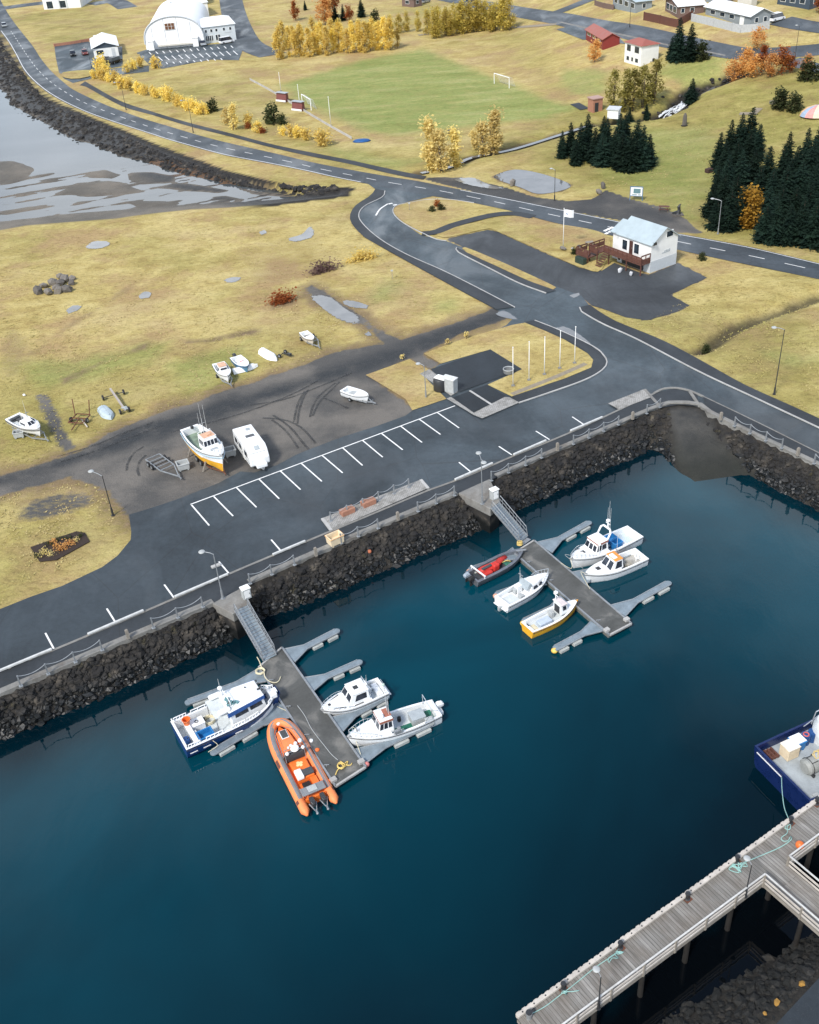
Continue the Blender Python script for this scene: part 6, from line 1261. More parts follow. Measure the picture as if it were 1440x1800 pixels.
mb = MB(); mb.box((-2.55, .15, .5), (.95, .62, .1)); mb.build('engine_well', BLACK, t); mb = MB(); mb.box((-2.5, -.5, .62), (1.0, .5, .35)); mb.build('side_locker', ORB, t, bevel=.04)
mb = MB(); mb.box((-3.35, 0, 1.02), (.75, 1.85, .1)); ar = mb.build('aft_platform', GREYT, t, bevel=.03); mb = MB(); mb.box((-3.33, .05, 1.1), (.55, .72, .05)); mb.build('raft_cover', GREYP, ar, bevel=.06)
mb = MB()
for y in (-.85, .85): mb.tube([(-3.6, y, .5), (-3.35, y, 1.0), (-2.9, y, 1.0), (-2.7, y*.95, .5)], .045, 6)
mb.build('arch_leg', ORB, t); mb = MB(); mb.box((-3.85, 0, .45), (.15, 1.6, .6)); mb.build('transom', ORB, t)
for y in (-.42, .42):
    mb = MB(); mb.loft([[(-3.9, y-.16, .65), (-3.9, y+.16, .65), (-3.9, y+.16, .95), (-3.9, y-.16, .95)], [(-4.45, y-.2, .55), (-4.45, y+.2, .55), (-4.45, y+.18, 1.0), (-4.45, y-.18, 1.0)], [(-4.65, y-.12, .55), (-4.65, y+.12, .55), (-4.65, y+.1, .9), (-4.65, y-.1, .9)]]); ob = mb.build('outboard_motor', DARK, t, bevel=.04)
    mb = MB(); mb.tube([(-4.3, y-.28, .7), (-4.9, y-.06, .5)], .04, 6); mb.tube([(-4.3, y+.28, .7), (-4.9, y+.06, .5)], .04, 6); mb.box((-5.0, y, .45), (.4, .12, .1)); mb.ball((-5.15, y, .42), .1, 6); mb.build('leg', GALV, ob)
for sg in (-1, 1): rail(t, [(L*.38, sg*.35, .95), (L*.3, sg*.7, 1.25), (L*.15, sg*.8, 1.3), (L*.08, sg*.82, .7)], .028, [], 0, GREYT, 'grab_rail')
B2 = t
for px, l in (((559, 1324), 'orange fender midway between the orange boat and the pontoon'), ((548, 1308), 'pale fender between the orange boat bow and the pontoon'), ((583, 1377), 'orange fender at the pontoon corner beside the orange boat')):
    mb = MB(); mb.lathe([(.03, 0), (.17, .08), (.17, .45), (.03, .55)], 10); tag(mb.build('fender', ORANGE if 'orange fender' in l else GEL, loc=W(*px, .2), smooth='auto'), l, 'fender', 'fenders along the orange boat')
mb = MB(); mb.ball((0, 0, .1), .22, 8); tag(mb.build('fender', M('pink_float', (.65, .22, .2), .6), loc=W(645, 1345, .25), smooth=True), 'pinkish float at the outer right corner of the nearer pontoon', 'fender')
# B3 white motor cruiser -----------------------------------------------------
t, L = boat('motor_cruiser', 'white motor cruiser with dark side windows moored above the green decked boat', (667, 1206), (570, 1246), 1.0, 5.7); H = Hull(L, 2.3, .85, .3, .92, 2.6, .35, .9, .14, .26, GEL, GEL, .25, PALED, .45, .05).build(t)
rf, zt = cabin(t, -1.25, .75, 1.75, .95, .95, .55, .05, .82, GEL, GEL, ((.14, .72),), 2, 1, (.3, .85), .05)
mb = MB(); mb.loft([[(.6, -.82, .95), (.6, .82, .95), (.45, .65, 1.32), (.45, -.65, 1.32)], [(2.15, -.28, 1.12), (2.15, .28, 1.12), (2.05, .2, 1.2), (2.05, -.2, 1.2)]]); mb.build('coach_roof', GEL, t, bevel=.05)
mb = MB(); mb.box((-.35, .1, zt), (.4, .4, .06)); mb.build('roof_hatch', DARK, t); mb = MB(); mb.box((2.0, 0, 1.2), (.22, .26, .05)); mb.build('deck_hatch', DARK, t)
for sg in (-1, 1):
    mb = MB(); mb.box((1.45, sg*.62, 1.06), (1.2, .05, .07), -sg*.32); mb.box((-.2, sg*.98, 1.0), (.8, .04, .07)); mb.build('side_stripe', DARK, t)
bowrail(t, H, .55, .97, .35); mast(t, -1.2, .25, 1.85, .6, False, ((0, .3, 1.5), (-.1, -.2, .7))); mb = MB(); mb.tube([(-1.3, -.8, 1.2), (-1.3, -.8, 2.05), (-1.3, .8, 2.05), (-1.3, .8, 1.2)], .03, 6); mb.tube([(-1.3, .8, 2.0), (-2.5, .95, 1.95), (-2.55, .95, 1.0)], .03, 6); mb.tube([(-2.5, .95, 1.5), (-2.75, .3, 1.4), (-2.75, -.3, 1.4)], .03, 6); mb.build('stern_frame', STEEL, t)
mb = MB(); mb.box((-2.25, 0, .65), (.5, 1.5, .35)); mb.box((-1.7, -.5, .6), (.4, .5, .3)); mb.build('cockpit_seat', GEL, t, bevel=.04); mb = MB(); mb.ball((-2.45, .98, 2.0), .13); mb.build('stern_lamp', M('green_grey', (.4, .5, .45), .5), t)
mb = MB(); mb.box((-3.0, 0, .35), (.35, 1.5, .08)); mb.build('swim_step', GEL, t)
# B4 white fishing boat, green deck -----------------------------------------
t, L = boat('fishing_boat', 'white fishing boat with green deck and red brown wheelhouse trim at the pontoon end', (765, 1245), (614, 1299), 1.0, 7.7); H = Hull(L, 2.5, .95, .45, .78, 2.6, .5, .8, .17, .56, GEL, GEL, .25, PALED, .42, .05).build(t)
rf, zt = cabin(t, .15, 1.55, 1.6, .95, 1.35, .3, .05, .85, GEL, GEL, ((.1, .34), (.4, .64), (.7, .93)), 2, 1, (.42, .82), .03, 0, RDB)
mb = MB(); mb.box((.45, 0, zt+.02), (.55, .9, .08)); mb.build('roof_hatch', RDB, t, bevel=.03); mb = MB(); mb.ball((1.0, .35, zt+.15), .22, 10, .8); mb.build('radar_dome', GEL, t, smooth=True)
mast(t, .35, .1, zt, 1.5, False, ((0, .25, 1.9), (0, -.25, 1.6)), GALV); bowrail(t, H, .68, .97, .5)
mb = MB(); mb.box((-1.0, .45, .46), (2.0, .7, .05)); mb.box((-3.0, .1, .47), (.8, 1.3, .05)); mb.build('green_hatch', GRND, t)
mb = MB(); mb.box((-2.05, .05, .75), (1.15, 1.0, .65)); bx = mb.build('fish_hold', GREYP, t, bevel=.04); mb = MB(); mb.box((-2.05, .05, 1.1), (1.2, 1.05, .06)); mb.build('lid', GREYD, bx)
mb = MB(); mb.box((-2.8, .85, .75), (.7, .45, .6)); mb.build('side_bin', GREYP, t, bevel=.03); mb = MB(); mb.tube([(-3.0, -.9, 1.0), (-3.0, -.9, 2.0), (-3.0, .95, 2.0), (-3.0, .95, 1.0)], .035, 6); mb.tube([(-2.3, 1.15, 1.0), (-2.5, 1.5, 2.0)], .03, 6); mb.tube([(-3.0, .95, 2.0), (-3.3, 1.5, 2.3)], .03, 6); mb.build('stern_gantry', STEEL, t)
mb = MB(); mb.tube([(-.35, 1.25, 1.05), (-.4, 1.35, 1.5), (.35, 1.35, 1.5), (.4, 1.2, 1.05)], .025, 5); mb.box((.0, 1.15, 1.2), (.6, .3, .25)); mb.cyl((-.1, 1.1, 1.3), (-.1, 1.1, 1.5), .16); mb.build('line_hauler', GALV, t)
mb = MB(); mb.cyl((-.75, -.55, .45), (-.75, -.55, .8), .16); mb.build('bucket', BLACK, t); mb = MB(); mb.box((-4.05, -.35, .35), (.55, 1.1, .3)); mb.build('stern_bracket', GEL, t, bevel=.04); outboard(t, -4.0, -.45, .55, GEL, GALV)
mb = MB(); rg = random.Random(5)
for k in range(12): mb.box((.15+k*.15, -1.17+.004*k*k, .83+.012*k), (.10, .03, rg.uniform(.05, .09)))
for k in range(6): mb.box((.9+k*.11, -1.10+.01*k, .72+.012*k), (.07, .03, .05))
mb.build('hull_lettering', DARK, t); mb = MB(); mb.cyl((2.95, -.1, 1.4), (2.95, -.1, 1.7), .06); mb.bar((2.95, -.3, 1.65), (2.95, .1, 1.65), .05, .05); mb.build('bow_bitt', GALV, t)
rope('mooring_line', [onb(t, 2.95, -.15, 1.6), onb(t, 3.1, -.9, 1.0), W(634, 1326, .6)], .025, PALEY, 'pale bow line from the green decked boat to the finger')
# B5 dark open aluminium boat with red cover --------------------------------
t, L = boat('open_boat', 'dark aluminium open boat with red gear inside at the farther pontoon', (834, 1011), (917, 969), .75, 6.5); H = Hull(L, 2.2, .62, .35, .94, 2.8, .3, .7, .3, .86, ALU, ANTI, .12, M('dark_deck', (.05, .06, .07), .7), .22, .03, fmat=ALU, rub=DARK).build(t)
mb = MB(); rg = random.Random(6)
mb.loft([[(x, y0+.45*math.cos(a)*k+rg.uniform(-.05, .05), .45+.42*math.sin(a)*k) for a in [j*math.pi/5 for j in range(6)]] for x, y0, k in ((-2.2, .35, .7), (-1.5, .3, 1.0), (-.8, .2, 1.05), (-.2, .15, .9), (.6, .45, .7), (1.4, .55, .5))]); mb.build('red_cover', REDF, t, smooth=True)
mb = MB(); mb.box((-1.6, -.35, .5), (1.0, .6, .5)); mb.box((-.5, -.1, .65), (.7, .7, .75)); mb.build('red_seat', REDF, t, bevel=.12); mb = MB(); mb.box((-1.3, .05, .93), (1.3, .3, .12)); mb.build('seat_pad', CHAR, t, bevel=.05)
mb = MB(); [mb.ball((1.0+rg.uniform(-.5, .5), rg.uniform(-.4, .2), .35), rg.uniform(.15, .25), 7, .6) for k in range(7)]; mb.build('green_net', M('green_net', (.03, .14, .10), .9), t); mb = MB(); [mb.tube([(.55+.1*k, .1, .5), (.8+.1*k, -.2, .75), (1.3, -.3+.1*k, .5)], .03, 5) for k in range(3)]; mb.build('yellow_rope', YEL, t)
mb = MB(); mb.box((-2.45, 0, 1.0), (.12, 2.2, .1)); mb.cyl((-2.45, -1, .6), (-2.45, -1, 1.0), .04); mb.cyl((-2.45, 1, .6), (-2.45, 1, 1.0), .04); mb.build('stern_bar', GEL, t); outboard(t, -3.25, -.3, .55, BLACK, BLACK); outboard(t, -3.2, .45, .5, M('grey_cowl', (.3, .35, .4), .4), DARK)
mb = MB(); mb.box((2.75, -.1, 1.0), (1.0, .14, .1), -.5); mb.build('bow_bar', GALV, t)
# B6 white cuddy boat --------------------------------------------------------
t, L = boat('cabin_boat', 'small white cuddy boat between the dark open boat and the yellow hulled boat', (885, 1054), (962, 1011), .95, 5.9); H = Hull(L, 2.1, .8, .35, .93, 2.6, .35, .9, .15, .52, GEL, GEL, .2, GEL, .4, .05).build(t)
mb = MB(); mb.loft([[(.0, -.85, .9), (.0, .85, .9), (.1, .72, 1.45), (.1, -.72, 1.45)], [(1.3, -.62, 1.0), (1.3, .62, 1.0), (1.1, .5, 1.42), (1.1, -.5, 1.42)], [(2.2, -.2, 1.15), (2.2, .2, 1.15), (2.1, .12, 1.22), (2.1, -.12, 1.22)]]); mb.build('cuddy', GEL, t, bevel=.06)
for sg in (-1, 1):
    for x, w in ((.55, .55), (1.25, .5)): mb = MB(); mb.loft([[(x-w/2, sg*(.82-.10*(x)), 1.05), (x+w/2, sg*(.82-.16*(x)), 1.08), (x+w/2-.1, sg*(.78-.16*x), 1.3), (x-w/2+.1, sg*(.79-.10*x), 1.3)], [(x-w/2, sg*(.90-.10*x), 1.05), (x+w/2, sg*(.90-.16*x), 1.08), (x+w/2-.1, sg*(.84-.16*x), 1.3), (x-w/2+.1, sg*(.85-.10*x), 1.3)]]); mb.build('window', WGL, t)
mb = MB(); mb.loft([[(-.35, -.55, 1.0), (.2, -.75, 1.42), (.2, .75, 1.42), (-.35, .55, 1.0)], [(-.35, -.55, 1.05), (-.05, -.7, 1.85), (-.05, .7, 1.85), (-.35, .55, 1.05)]]); mb.build('windscreen', M('pale_glass', (.35, .4, .43), .2), t); mb = MB(); mb.box((-.5, .45, .8), (.6, .5, .9)); mb.build('console', GEL, t, bevel=.05); mb = MB(); mb.box((-.95, -.4, .62), (.4, .5, .45)); mb.box((-.85, .45, .7), (.35, .4, .55)); mb.build('seat', GREYP, t, bevel=.05)
mast(t, -.15, .5, 1.8, .55, False, ((0, .1, 1.2),), GALV); bowrail(t, H, .72, .98, .5); mb = MB(); mb.box((-3.05, .4, .35), (.3, .8, .08)); mb.box((-3.05, -.55, .35), (.3, .6, .08)); mb.build('swim_step', GEL, t); mb = MB(); mb.box((-3.15, -.05, .2), (.4, .25, .4)); mb.build('sterndrive', GREYP, t)
mb = MB(); mb.box((-1.9, 0, .42), (1.5, 1.4, .04)); mb.build('deck_mat', PALED, t)
# B7 yellow hull -------------------------------------------------------------
t, L = boat('fishing_boat', 'small open boat with yellow hull and white wheelhouse forward', (931, 1099), (1012, 1060), .95, 5.7); H = Hull(L, 1.95, .78, .45, .86, 2.2, .4, .6, .17, .72, MUST, MUST, .25, PALED, .35, .05).build(t)
rf, zt = cabin(t, .55, 1.4, 1.15, .8, 1.05, .2, .0, .92, GEL, M('pinkish_roof', (.62, .55, .54), .5), ((.3, .8),), 2, 0, (.4, .85), .08, .1); mast(t, .65, .45, zt, .75, True, ((.05, .1, 1.2),)); mb = MB(); mb.box((.53, .1, 1.25), (.04, .7, .8)); mb.build('door_opening', DARK, t)
mb = MB(); mb.box((-1.0, -.05, .55), (1.3, .75, .42)); mb.build('engine_box', M('pale_blue_grey', (.45, .52, .6), .6), t, bevel=.04); mb = MB(); mb.box((-2.15, -.1, .42), (.6, .9, .12)); mb.build('stern_board', M('pale_wood', (.62, .55, .38), .7), t); mb = MB(); mb.box((.1, .35, .65), (.3, .5, .6)); mb.build('seat', GREYP, t, bevel=.03); mb = MB(); mb.box((-2.62, .2, .85), (.1, .35, .1)); mb.build('cleat', DARK, t)
# B8 and B9 ------------------------------------------------------------------
t, L = boat('fishing_boat', 'white boat with two blue bins on deck and tall antennas', (1116, 935), (1002, 987), 1.0, 8.2); H = Hull(L, 2.55, 1.0, .4, .9, 2.7, .5, .8, .2, .5, GEL, GEL, .25, M('pale_blue_deck', (.5, .58, .63), .6, var=.12), .4, .05).build(t)
rf, zt = cabin(t, .05, 1.75, 1.75, 1.0, 1.25, .45, .05, .84, GEL, GEL, ((.15, .5), (.58, .9)), 3, 0, (.35, .78), .05, 0, RDB); mb = MB(); mb.tube([(.1, -.7, zt-.1), (-.25, -.68, zt+.55), (-.35, -.45, zt+.75), (-.35, .45, zt+.75), (-.25, .68, zt+.55), (.1, .7, zt-.1)], .11, 6); mb.build('radar_arch', GEL, t, smooth=True)
mast(t, -.3, .2, zt+.7, .9, True, ((.05, .35, 2.6), (-.05, .05, 3.2), (-.2, -.3, 2.2))); bowrail(t, H, .7, .97, .45); mb = MB(); mb.cyl((1.3, .95, 1.2), (1.3, .95, 2.3), .03); mb.ball((1.3, .95, 2.35), .14); mb.build('spotlight', GEL, t)
mb = MB(); mb.box((2.4, -.1, 1.33), (.42, .42, .05)); mb.build('deck_hatch', DARK, t); mb = MB(); mb.box((-.45, -.35, .8), (.8, 1.0, .05)); mb.build('engine_hatch', GREYD, t); mb = MB(); mb.box((-2.1, 0, .62), (.5, 1.7, .4)); mb.build('thwart', GEL, t, bevel=.03)
mb = MB(); mb.tube([(-4.1, -.5, .8), (-4.35, -.5, .7), (-4.35, .2, .7), (-4.1, .2, .8)], .03, 5); mb.build('stern_ladder', STEEL, t); mb = MB(); mb.box((2.5, -.78, 1.32), (.45, .05, .05), -.35); mb.build('lettering', DARK, t)
for x, y, l in ((-1.3, .45, 'blue bin on the port side of the tall antenna boat'), (-1.35, -.45, 'blue bin on the starboard side of the tall antenna boat')):
    b = tub((0, 0), (.95, .8, .95), BLUEP, l, t.rotation_euler.z); b.location = onb(t, x, y, .42)
rope('mooring_line', [onb(t, 4.0, .1, 1.4), onb(t, 4.5, .8, .9), W(985, 989, .6)], .022, PALEY, 'thin bow line from the tall antenna boat to the pontoon'); rope('mooring_line', [onb(t, 3.7, -.1, 1.5), onb(t, 3.6, -1.2, .8), W(1025, 999, .5)], .022, GREYP, 'second bow line sagging from the tall antenna boat to the finger')
t, L = boat('motor_boat', 'white motor boat with orange wheelhouse roof beside the blue binned boat', (1125, 974), (1031, 1012), .95, 6.7); H = Hull(L, 2.2, .88, .4, .92, 2.6, .4, .8, .16, .46, GEL, GEL, .2, M('worn_deck', (.42, .41, .38), .7, var=.3, scale=2, dirt=.4), .38, .05).build(t)
rf, zt = cabin(t, -.55, .95, 1.6, .95, .95, .6, .05, .82, GEL, ORR, ((.12, .68),), 2, 0, (.15, .85), .04); mb = MB(); mb.box((.15, .05, zt+.03), (.45, .8, .12)); mb.build('roof_pod', GEL, t, bevel=.05)
mast(t, -.45, -.2, zt, .5, False, ((0, 0, 2.2),), GALV); mb = MB(); mb.box((1.75, -.05, 1.22), (.42, .42, .05)); mb.build('deck_hatch', DARK, t); rg = random.Random(12); mb = MB()
for k in range(9): mb.box((-1.2+rg.uniform(-.6, .4), rg.uniform(-.5, .6), .55), (rg.uniform(.2, .5), rg.uniform(.2, .45), rg.uniform(.2, .5)), rg.uniform(0, 1.5))
mb.build('fishing_gear', M('mixed_gear', (.35, .33, .28), .7, var=.5, scale=3), t, bevel=.03); mb = MB(); mb.tube([(-2.6, .1+.3*math.cos(a), 1.0+.3*math.sin(a)) for a in [k*.6 for k in range(10)]], .04, 5); mb.cyl((-2.6, .1, .4), (-2.6, .1, .8), .05); mb.build('line_wheel', GEL, t)
mb = MB(); mb.loft([[(-3.1, -1.06, .55), (-3.1, -1.02, .55), (-3.1, -1.02, .7), (-3.1, -1.06, .7)], [(-1.7, -1.11, .58), (-1.7, -1.05, .58), (-1.7, -1.05, .7), (-1.7, -1.11, .7)]]); mb.build('red_stripe', M('maroon', (.25, .03, .03), .5), t)
rope('mooring_line', [onb(t, 3.2, -.1, 1.2), onb(t, 3.2, -.7, .9), W(1037, 1035, .6)], .025, PALEY, 'white bow line hanging from the orange roofed boat to the pontoon')
# B10 big blue workboat at the right edge -----------------------------------
A, B = W(1323, 1307, 1.9), W(1428, 1412, 1.9); m0 = A.lerp(B, .5); wv = (B-A); BW = wv.length*.97; ax = Vector((-wv.y, wv.x, 0)).normalized(); L = 15.0; cc = m0+ax*L/2
t = thing('workboat', 'big navy blue workboat with grey deck cut off by the right edge', 'boat', (cc.x, cc.y, 0), math.atan2(ax.y, ax.x)); H = Hull(L, BW, 1.75, .8, .96, 3.0, 1.0, 1.2, .16, .5, NAVY, NAVY, .3, GREYD, 1.05, .012, fmat=NAVY, rub=None).build(t); B10 = t; X0 = -L/2; hwb = BW/2
mb = MB(); mb.box((X0-.04, 1.2, 1.55), (.05, 2.6, .06)); mb.build('stern_stripe', WHT, t); mb = MB(); mb.box((X0+2.6, -hwb+.15, 1.6), (.06, .6, .12), R(90)); mb.build('side_mark', WHT, t)
rf, zt = cabin(t, 0.6, 4.6, BW*.62, 1.1, 2.6, .5, .1, .94, M('pale_grey_paint', (.6, .63, .64), .45), GEL, ((.1, .3), (.4, .6), (.7, .9)), 4, 2, (.55, .85), .15, .6); mb = MB(); mb.lathe([(.02, 0), (1.0, 0), (1.0, 1.4), (.8, 1.9), (.02, 2.0)], 20, (X0+5.6, 1.6, 1.06)); mb.build('net_drum_cover', M('pale_grey_paint'), t, smooth='auto')
mb = MB(); mb.tube([(X0+5.2, hwb-.3, 1.8), (X0+5.4, hwb-.3, 3.0), (X0+8, hwb-.4, 3.2)], .05, 6); mb.tube([(X0+4.5, hwb-.25, 1.8), (X0+6, hwb-.25, 2.4)], .04, 6); mb.build('rail', STEEL, t)
al = t.rotation_euler.z
mb = MB(); mb.lathe([(.02, -1.15), (.45, -1.12), (.62, -.95), (.62, .95), (.45, 1.12), (.02, 1.15)], 20); mb.v = [(p[2], p[0], p[1]+.72) for p in mb.v]; mb2 = MB()
for x in (-.75, 0, .75): mb2.tube([(x, .65*math.cos(a), .72+.65*math.sin(a)) for a in [k*.4 for k in range(16)]], .03, 5, True)
for y in (-.3, .3): mb2.box((0, y, 1.32), (1.6, .04, .04))
mb3 = MB(); [mb3.box((x, 0, .12), (.15, 1.2, .24)) for x in (-.6, .6)]; mb4 = MB(); mb4.box((.1, 0, 1.36), (.7, .6, .06))
simple('winch_drum', 'grey drum shaped tank with dark hoops on the deck of the big blue boat', 'drum', onb(t, X0+2.9, -.35, 1.05), al, [('drum', mb, M('drum_grey', (.30, .31, .29), .6, var=.2, dirt=.3), dict(smooth='auto')), ('hoop', mb2, DARK, {}), ('cradle', mb3, DARK, {}), ('lid', mb4, GREYP, {})])
mb = MB(); mb.box((0, 0, .55), (1.05, .95, 1.05)); mb2 = MB(); mb2.box((0, 0, 1.1), (1.1, 1.0, .05)); simple('cardboard_crate', 'cream carton crate standing on the deck of the big blue boat', 'crate', onb(t, X0+2.15, 1.55, 1.05), al, [('body', mb, CREAM, dict(bevel=.03)), ('lid', mb2, M('pale_carton', (.78, .72, .62), .7), {})])
b = tub((0, 0), (1.0, .9, .95), BLUEP, 'light blue tub with white lid behind the cream crate on the big blue boat', al); b.location = onb(t, X0+3.1, 1.85, 1.05); mb = MB(); mb.box((0, 0, .98), (.95, .85, .06)); mb.build('lid', GEL, b)
for dx, l in ((4.0, 'navy barrel with a red ring right of the light blue tub on the big boat'), (4.65, 'plain navy barrel beside the red ringed barrel on the big boat')):
    mb = MB(); mb.lathe([(.02, 0), (.34, 0), (.34, .9), (.02, .9)], 16); q = [('body', mb, M('navy_plastic'), dict(smooth='auto'))]
    if dx == 4.0: mb2 = MB(); mb2.tube([(.2*math.cos(k*.6), .2*math.sin(k*.6), .92) for k in range(10)], .05, 5, True); q.append(('ring', mb2, M('red_ring', (.6, .12, .1), .6), {}))
    simple('barrel', l, 'barrel', onb(t, X0+dx, 1.95, 1.05), 0, q)
mb = MB(); [mb.box((x, 0, z), (.14, .9, .05)) for x in (-.45, -.15, .15, .45) for z in (.1, .3)]; mb2 = MB(); [mb2.box((0, y, .2), (1.1, .1, .12)) for y in (-.4, 0, .4)]; simple('pallet', 'brown wooden pallet in the stern corner of the big blue boat', 'pallet', onb(t, X0+.85, 2.1, 1.05), al, [('slats', mb, BROWN, {}), ('bearers', mb2, BROWN, {})])
rg = random.Random(41); mb = MB(); [mb.box((X0+4.3+rg.uniform(-.7, 1.2), -1.55+rg.uniform(-.7, .5), 1.35+rg.uniform(0, .4)), (rg.uniform(.3, .8), rg.uniform(.3, .7), rg.uniform(.4, .9)), rg.uniform(0, 1.5)) for k in range(12)]; mb.build('deck_machinery', DARK, t, bevel=.05)
mb = MB(); [mb.cyl((X0+5.0+k*.5, -2.1+.3*k, 1.05), (X0+5.0+k*.5, -2.1+.3*k, 2.0), .25) for k in range(3)]; mb.build('hydraulic_tank', GREYD, t); mb = MB(); mb.box((X0+4.9, -.9, 1.7), (.9, .8, 1.2)); mb.build('engine_casing', M('blue_panel'), t, bevel=.05)
mb = MB(); mb.box((X0+1.3, -hwb+.8, 1.1), (.5, .25, .12)); mb.build('cleat', GREYP, t); mb = MB(); mb.tube([(X0+3.0, -.2, 2.45)]+[(X0+3.0+.4*math.cos(k), -.2+.35*math.sin(k*1.3), 2.45) for k in range(14)], .03, 5); mb.build('yellow_rope', YEL, t)
# ---------------------------------------------------------------- buildings
ROOFW = M('pale_metal_roof', (.74, .77, .79), .45, var=.08, scale=.8, dirt=.08); ROOFB = M('blue_grey_metal_roof', (.36, .43, .46), .45, var=.1, scale=.8, dirt=.1); ROOFR = M('red_metal_roof', (.30, .085, .06), .55, var=.15, scale=.8, dirt=.15)
WALLW = M('white_wall', (.72, .73, .72), .7, var=.07, scale=.7, dirt=.15); WALLG = M('grey_wall', (.22, .25, .27), .75, var=.1, scale=.8); WALLB = M('brown_wall', (.15, .10, .085), .8, var=.15); WALLR = M('red_wall', (.19, .022, .018), .7, var=.12); WALLC = M('cream_wall', (.55, .53, .47), .75, var=.1); WALLN = M('navy_wall', (.04, .06, .085), .7, var=.1)
BASEG = M('grey_plinth', (.48, .51, .53), .7, var=.08)
def house(label, c, r, l, eave, rise, wall, roof, ridge='l', wr=(), wl=(), plinth=None, over=.35, name='house', wmin=None, lmin=None, chimney=None, cat='house', frame=None, sink=.6):
    C, Rr, Ll = G(*c), G(*r), G(*l); e1 = (Rr-C); e1.z = 0; a = math.atan2(e1.y, e1.x)
    if math.dist(c, l) > math.dist(c, r)*.9: e2 = Ll-C; a = math.atan2(e2.y, e2.x)-math.pi/2
    w = wmin or abs(e1.x*math.cos(a)+e1.y*math.sin(a)); 
    t = thing(name, label, cat, C, a)
    v = Ll-C; L = lmin or abs(-v.x*math.sin(a)+v.y*math.cos(a)); z0 = -sink
    mb = MB()
    q = [(0, 0), (w, 0), (w, L), (0, L)]
    mb.loft([[(x, y, z0) for x, y in q], [(x, y, eave) for x, y in q]], c1=False)
    m = .5*L if ridge == 'r' else .5*w
    if ridge == 'l': mb.add([(0, 0, eave), (w, 0, eave), (w/2, 0, eave+rise), (0, L, eave), (w, L, eave), (w/2, L, eave+rise)], [(0, 1, 2), (4, 3, 5)])
    elif ridge == 'r': mb.add([(0, 0, eave), (0, L, eave), (0, L/2, eave+rise), (w, 0, eave), (w, L, eave), (w, L/2, eave+rise)], [(1, 0, 2), (3, 4, 5)])
    mb.build('wall', wall, t); o = over; th = .12; mb = MB(); k = eave-rise/(m)*o
    if ridge == 'l':
        for s in (0, 1):
            f = lambda x: x if s == 0 else w-x
            mb.loft([[(f(-o), y, k+.02), (f(w/2+.0), y, eave+rise+.02), (f(w/2), y, eave+rise+th+.02), (f(-o), y, k+th)] for y in (-o, L+o)])
    elif ridge == 'r':
        for s in (0, 1):
            f = lambda y: y if s == 0 else L-y
            mb.loft([[(x, f(-o), k+.02), (x, f(L/2), eave+rise+.02), (x, f(L/2), eave+rise+th+.02), (x, f(-o), k+th)] for x in (-o, w+o)])
    else:
        d = min(w, L)/2*.95; R0 = [(-o, -o, eave), (w+o, -o, eave), (w+o, L+o, eave), (-o, L+o, eave)]
        T = [(w/2, d, eave+rise), (w/2, L-d, eave+rise)] if L >= w else [(d, L/2, eave+rise), (w-d, L/2, eave+rise)]
        fs = [(0, 1, 4), (1, 2, 5, 4), (2, 3, 5), (3, 0, 4, 5), (3, 2, 1, 0)] if L >= w else [(0, 1, 5, 4), (1, 2, 5), (2, 3, 4, 5), (3, 0, 4), (3, 2, 1, 0)]
        mb.add(R0+T, fs)
    rf = mb.build('roof', roof, t)
    if chimney: mb = MB(); mb.box((w*chimney[0], L*chimney[1], eave+rise+.2), (.6, .6, 1.2)); mb.build('chimney', CONC, rf)
    if plinth: mb = MB(); mb.loft([[(x, y, z0-.01) for x, y in ((-.03, -.03), (w+.03, -.03), (w+.03, L+.03), (-.03, L+.03))], [(x, y, plinth[0]) for x, y in ((-.03, -.03), (w+.03, -.03), (w+.03, L+.03), (-.03, L+.03))]]); mb.build('plinth', plinth[1], t)
    Q = {'r': [(0, 0, 0), (w, 0, 0), (w, 0, 1), (0, 0, 1)], 'l': [(0, L, 0), (0, 0, 0), (0, 0, 1), (0, L, 1)]}
    for s, ws in (('r', wr), ('l', wl)):
        for u0, u1, a0, a1, *kind in ws:
            du = .08/(w if s == 'r' else L); mb = MB(); mb.panel(Q[s], u0-du, u1+du, a0-.08, a1+.08, .05, .1); isd = bool(kind)
            fr = mb.build('door' if isd else 'window', (kind[0] if isd else (frame or WHT)), t)
            if not isd: mb = MB(); mb.panel(Q[s], u0, u1, a0, a1, .062, .05); mb.build('pane', GLASS, fr)
            else: mb = MB(); mb.panel(Q[s], u0+(u1-u0)*.8, u0+(u1-u0)*.9, a0+(a1-a0)*.45, a0+(a1-a0)*.52, .09, .05); mb.build('handle', GALV, fr)
    t['w'] = w; t['l_'] = L; w_, l_ = w, L; del t['w']; del t['l_']
    return t, w, L
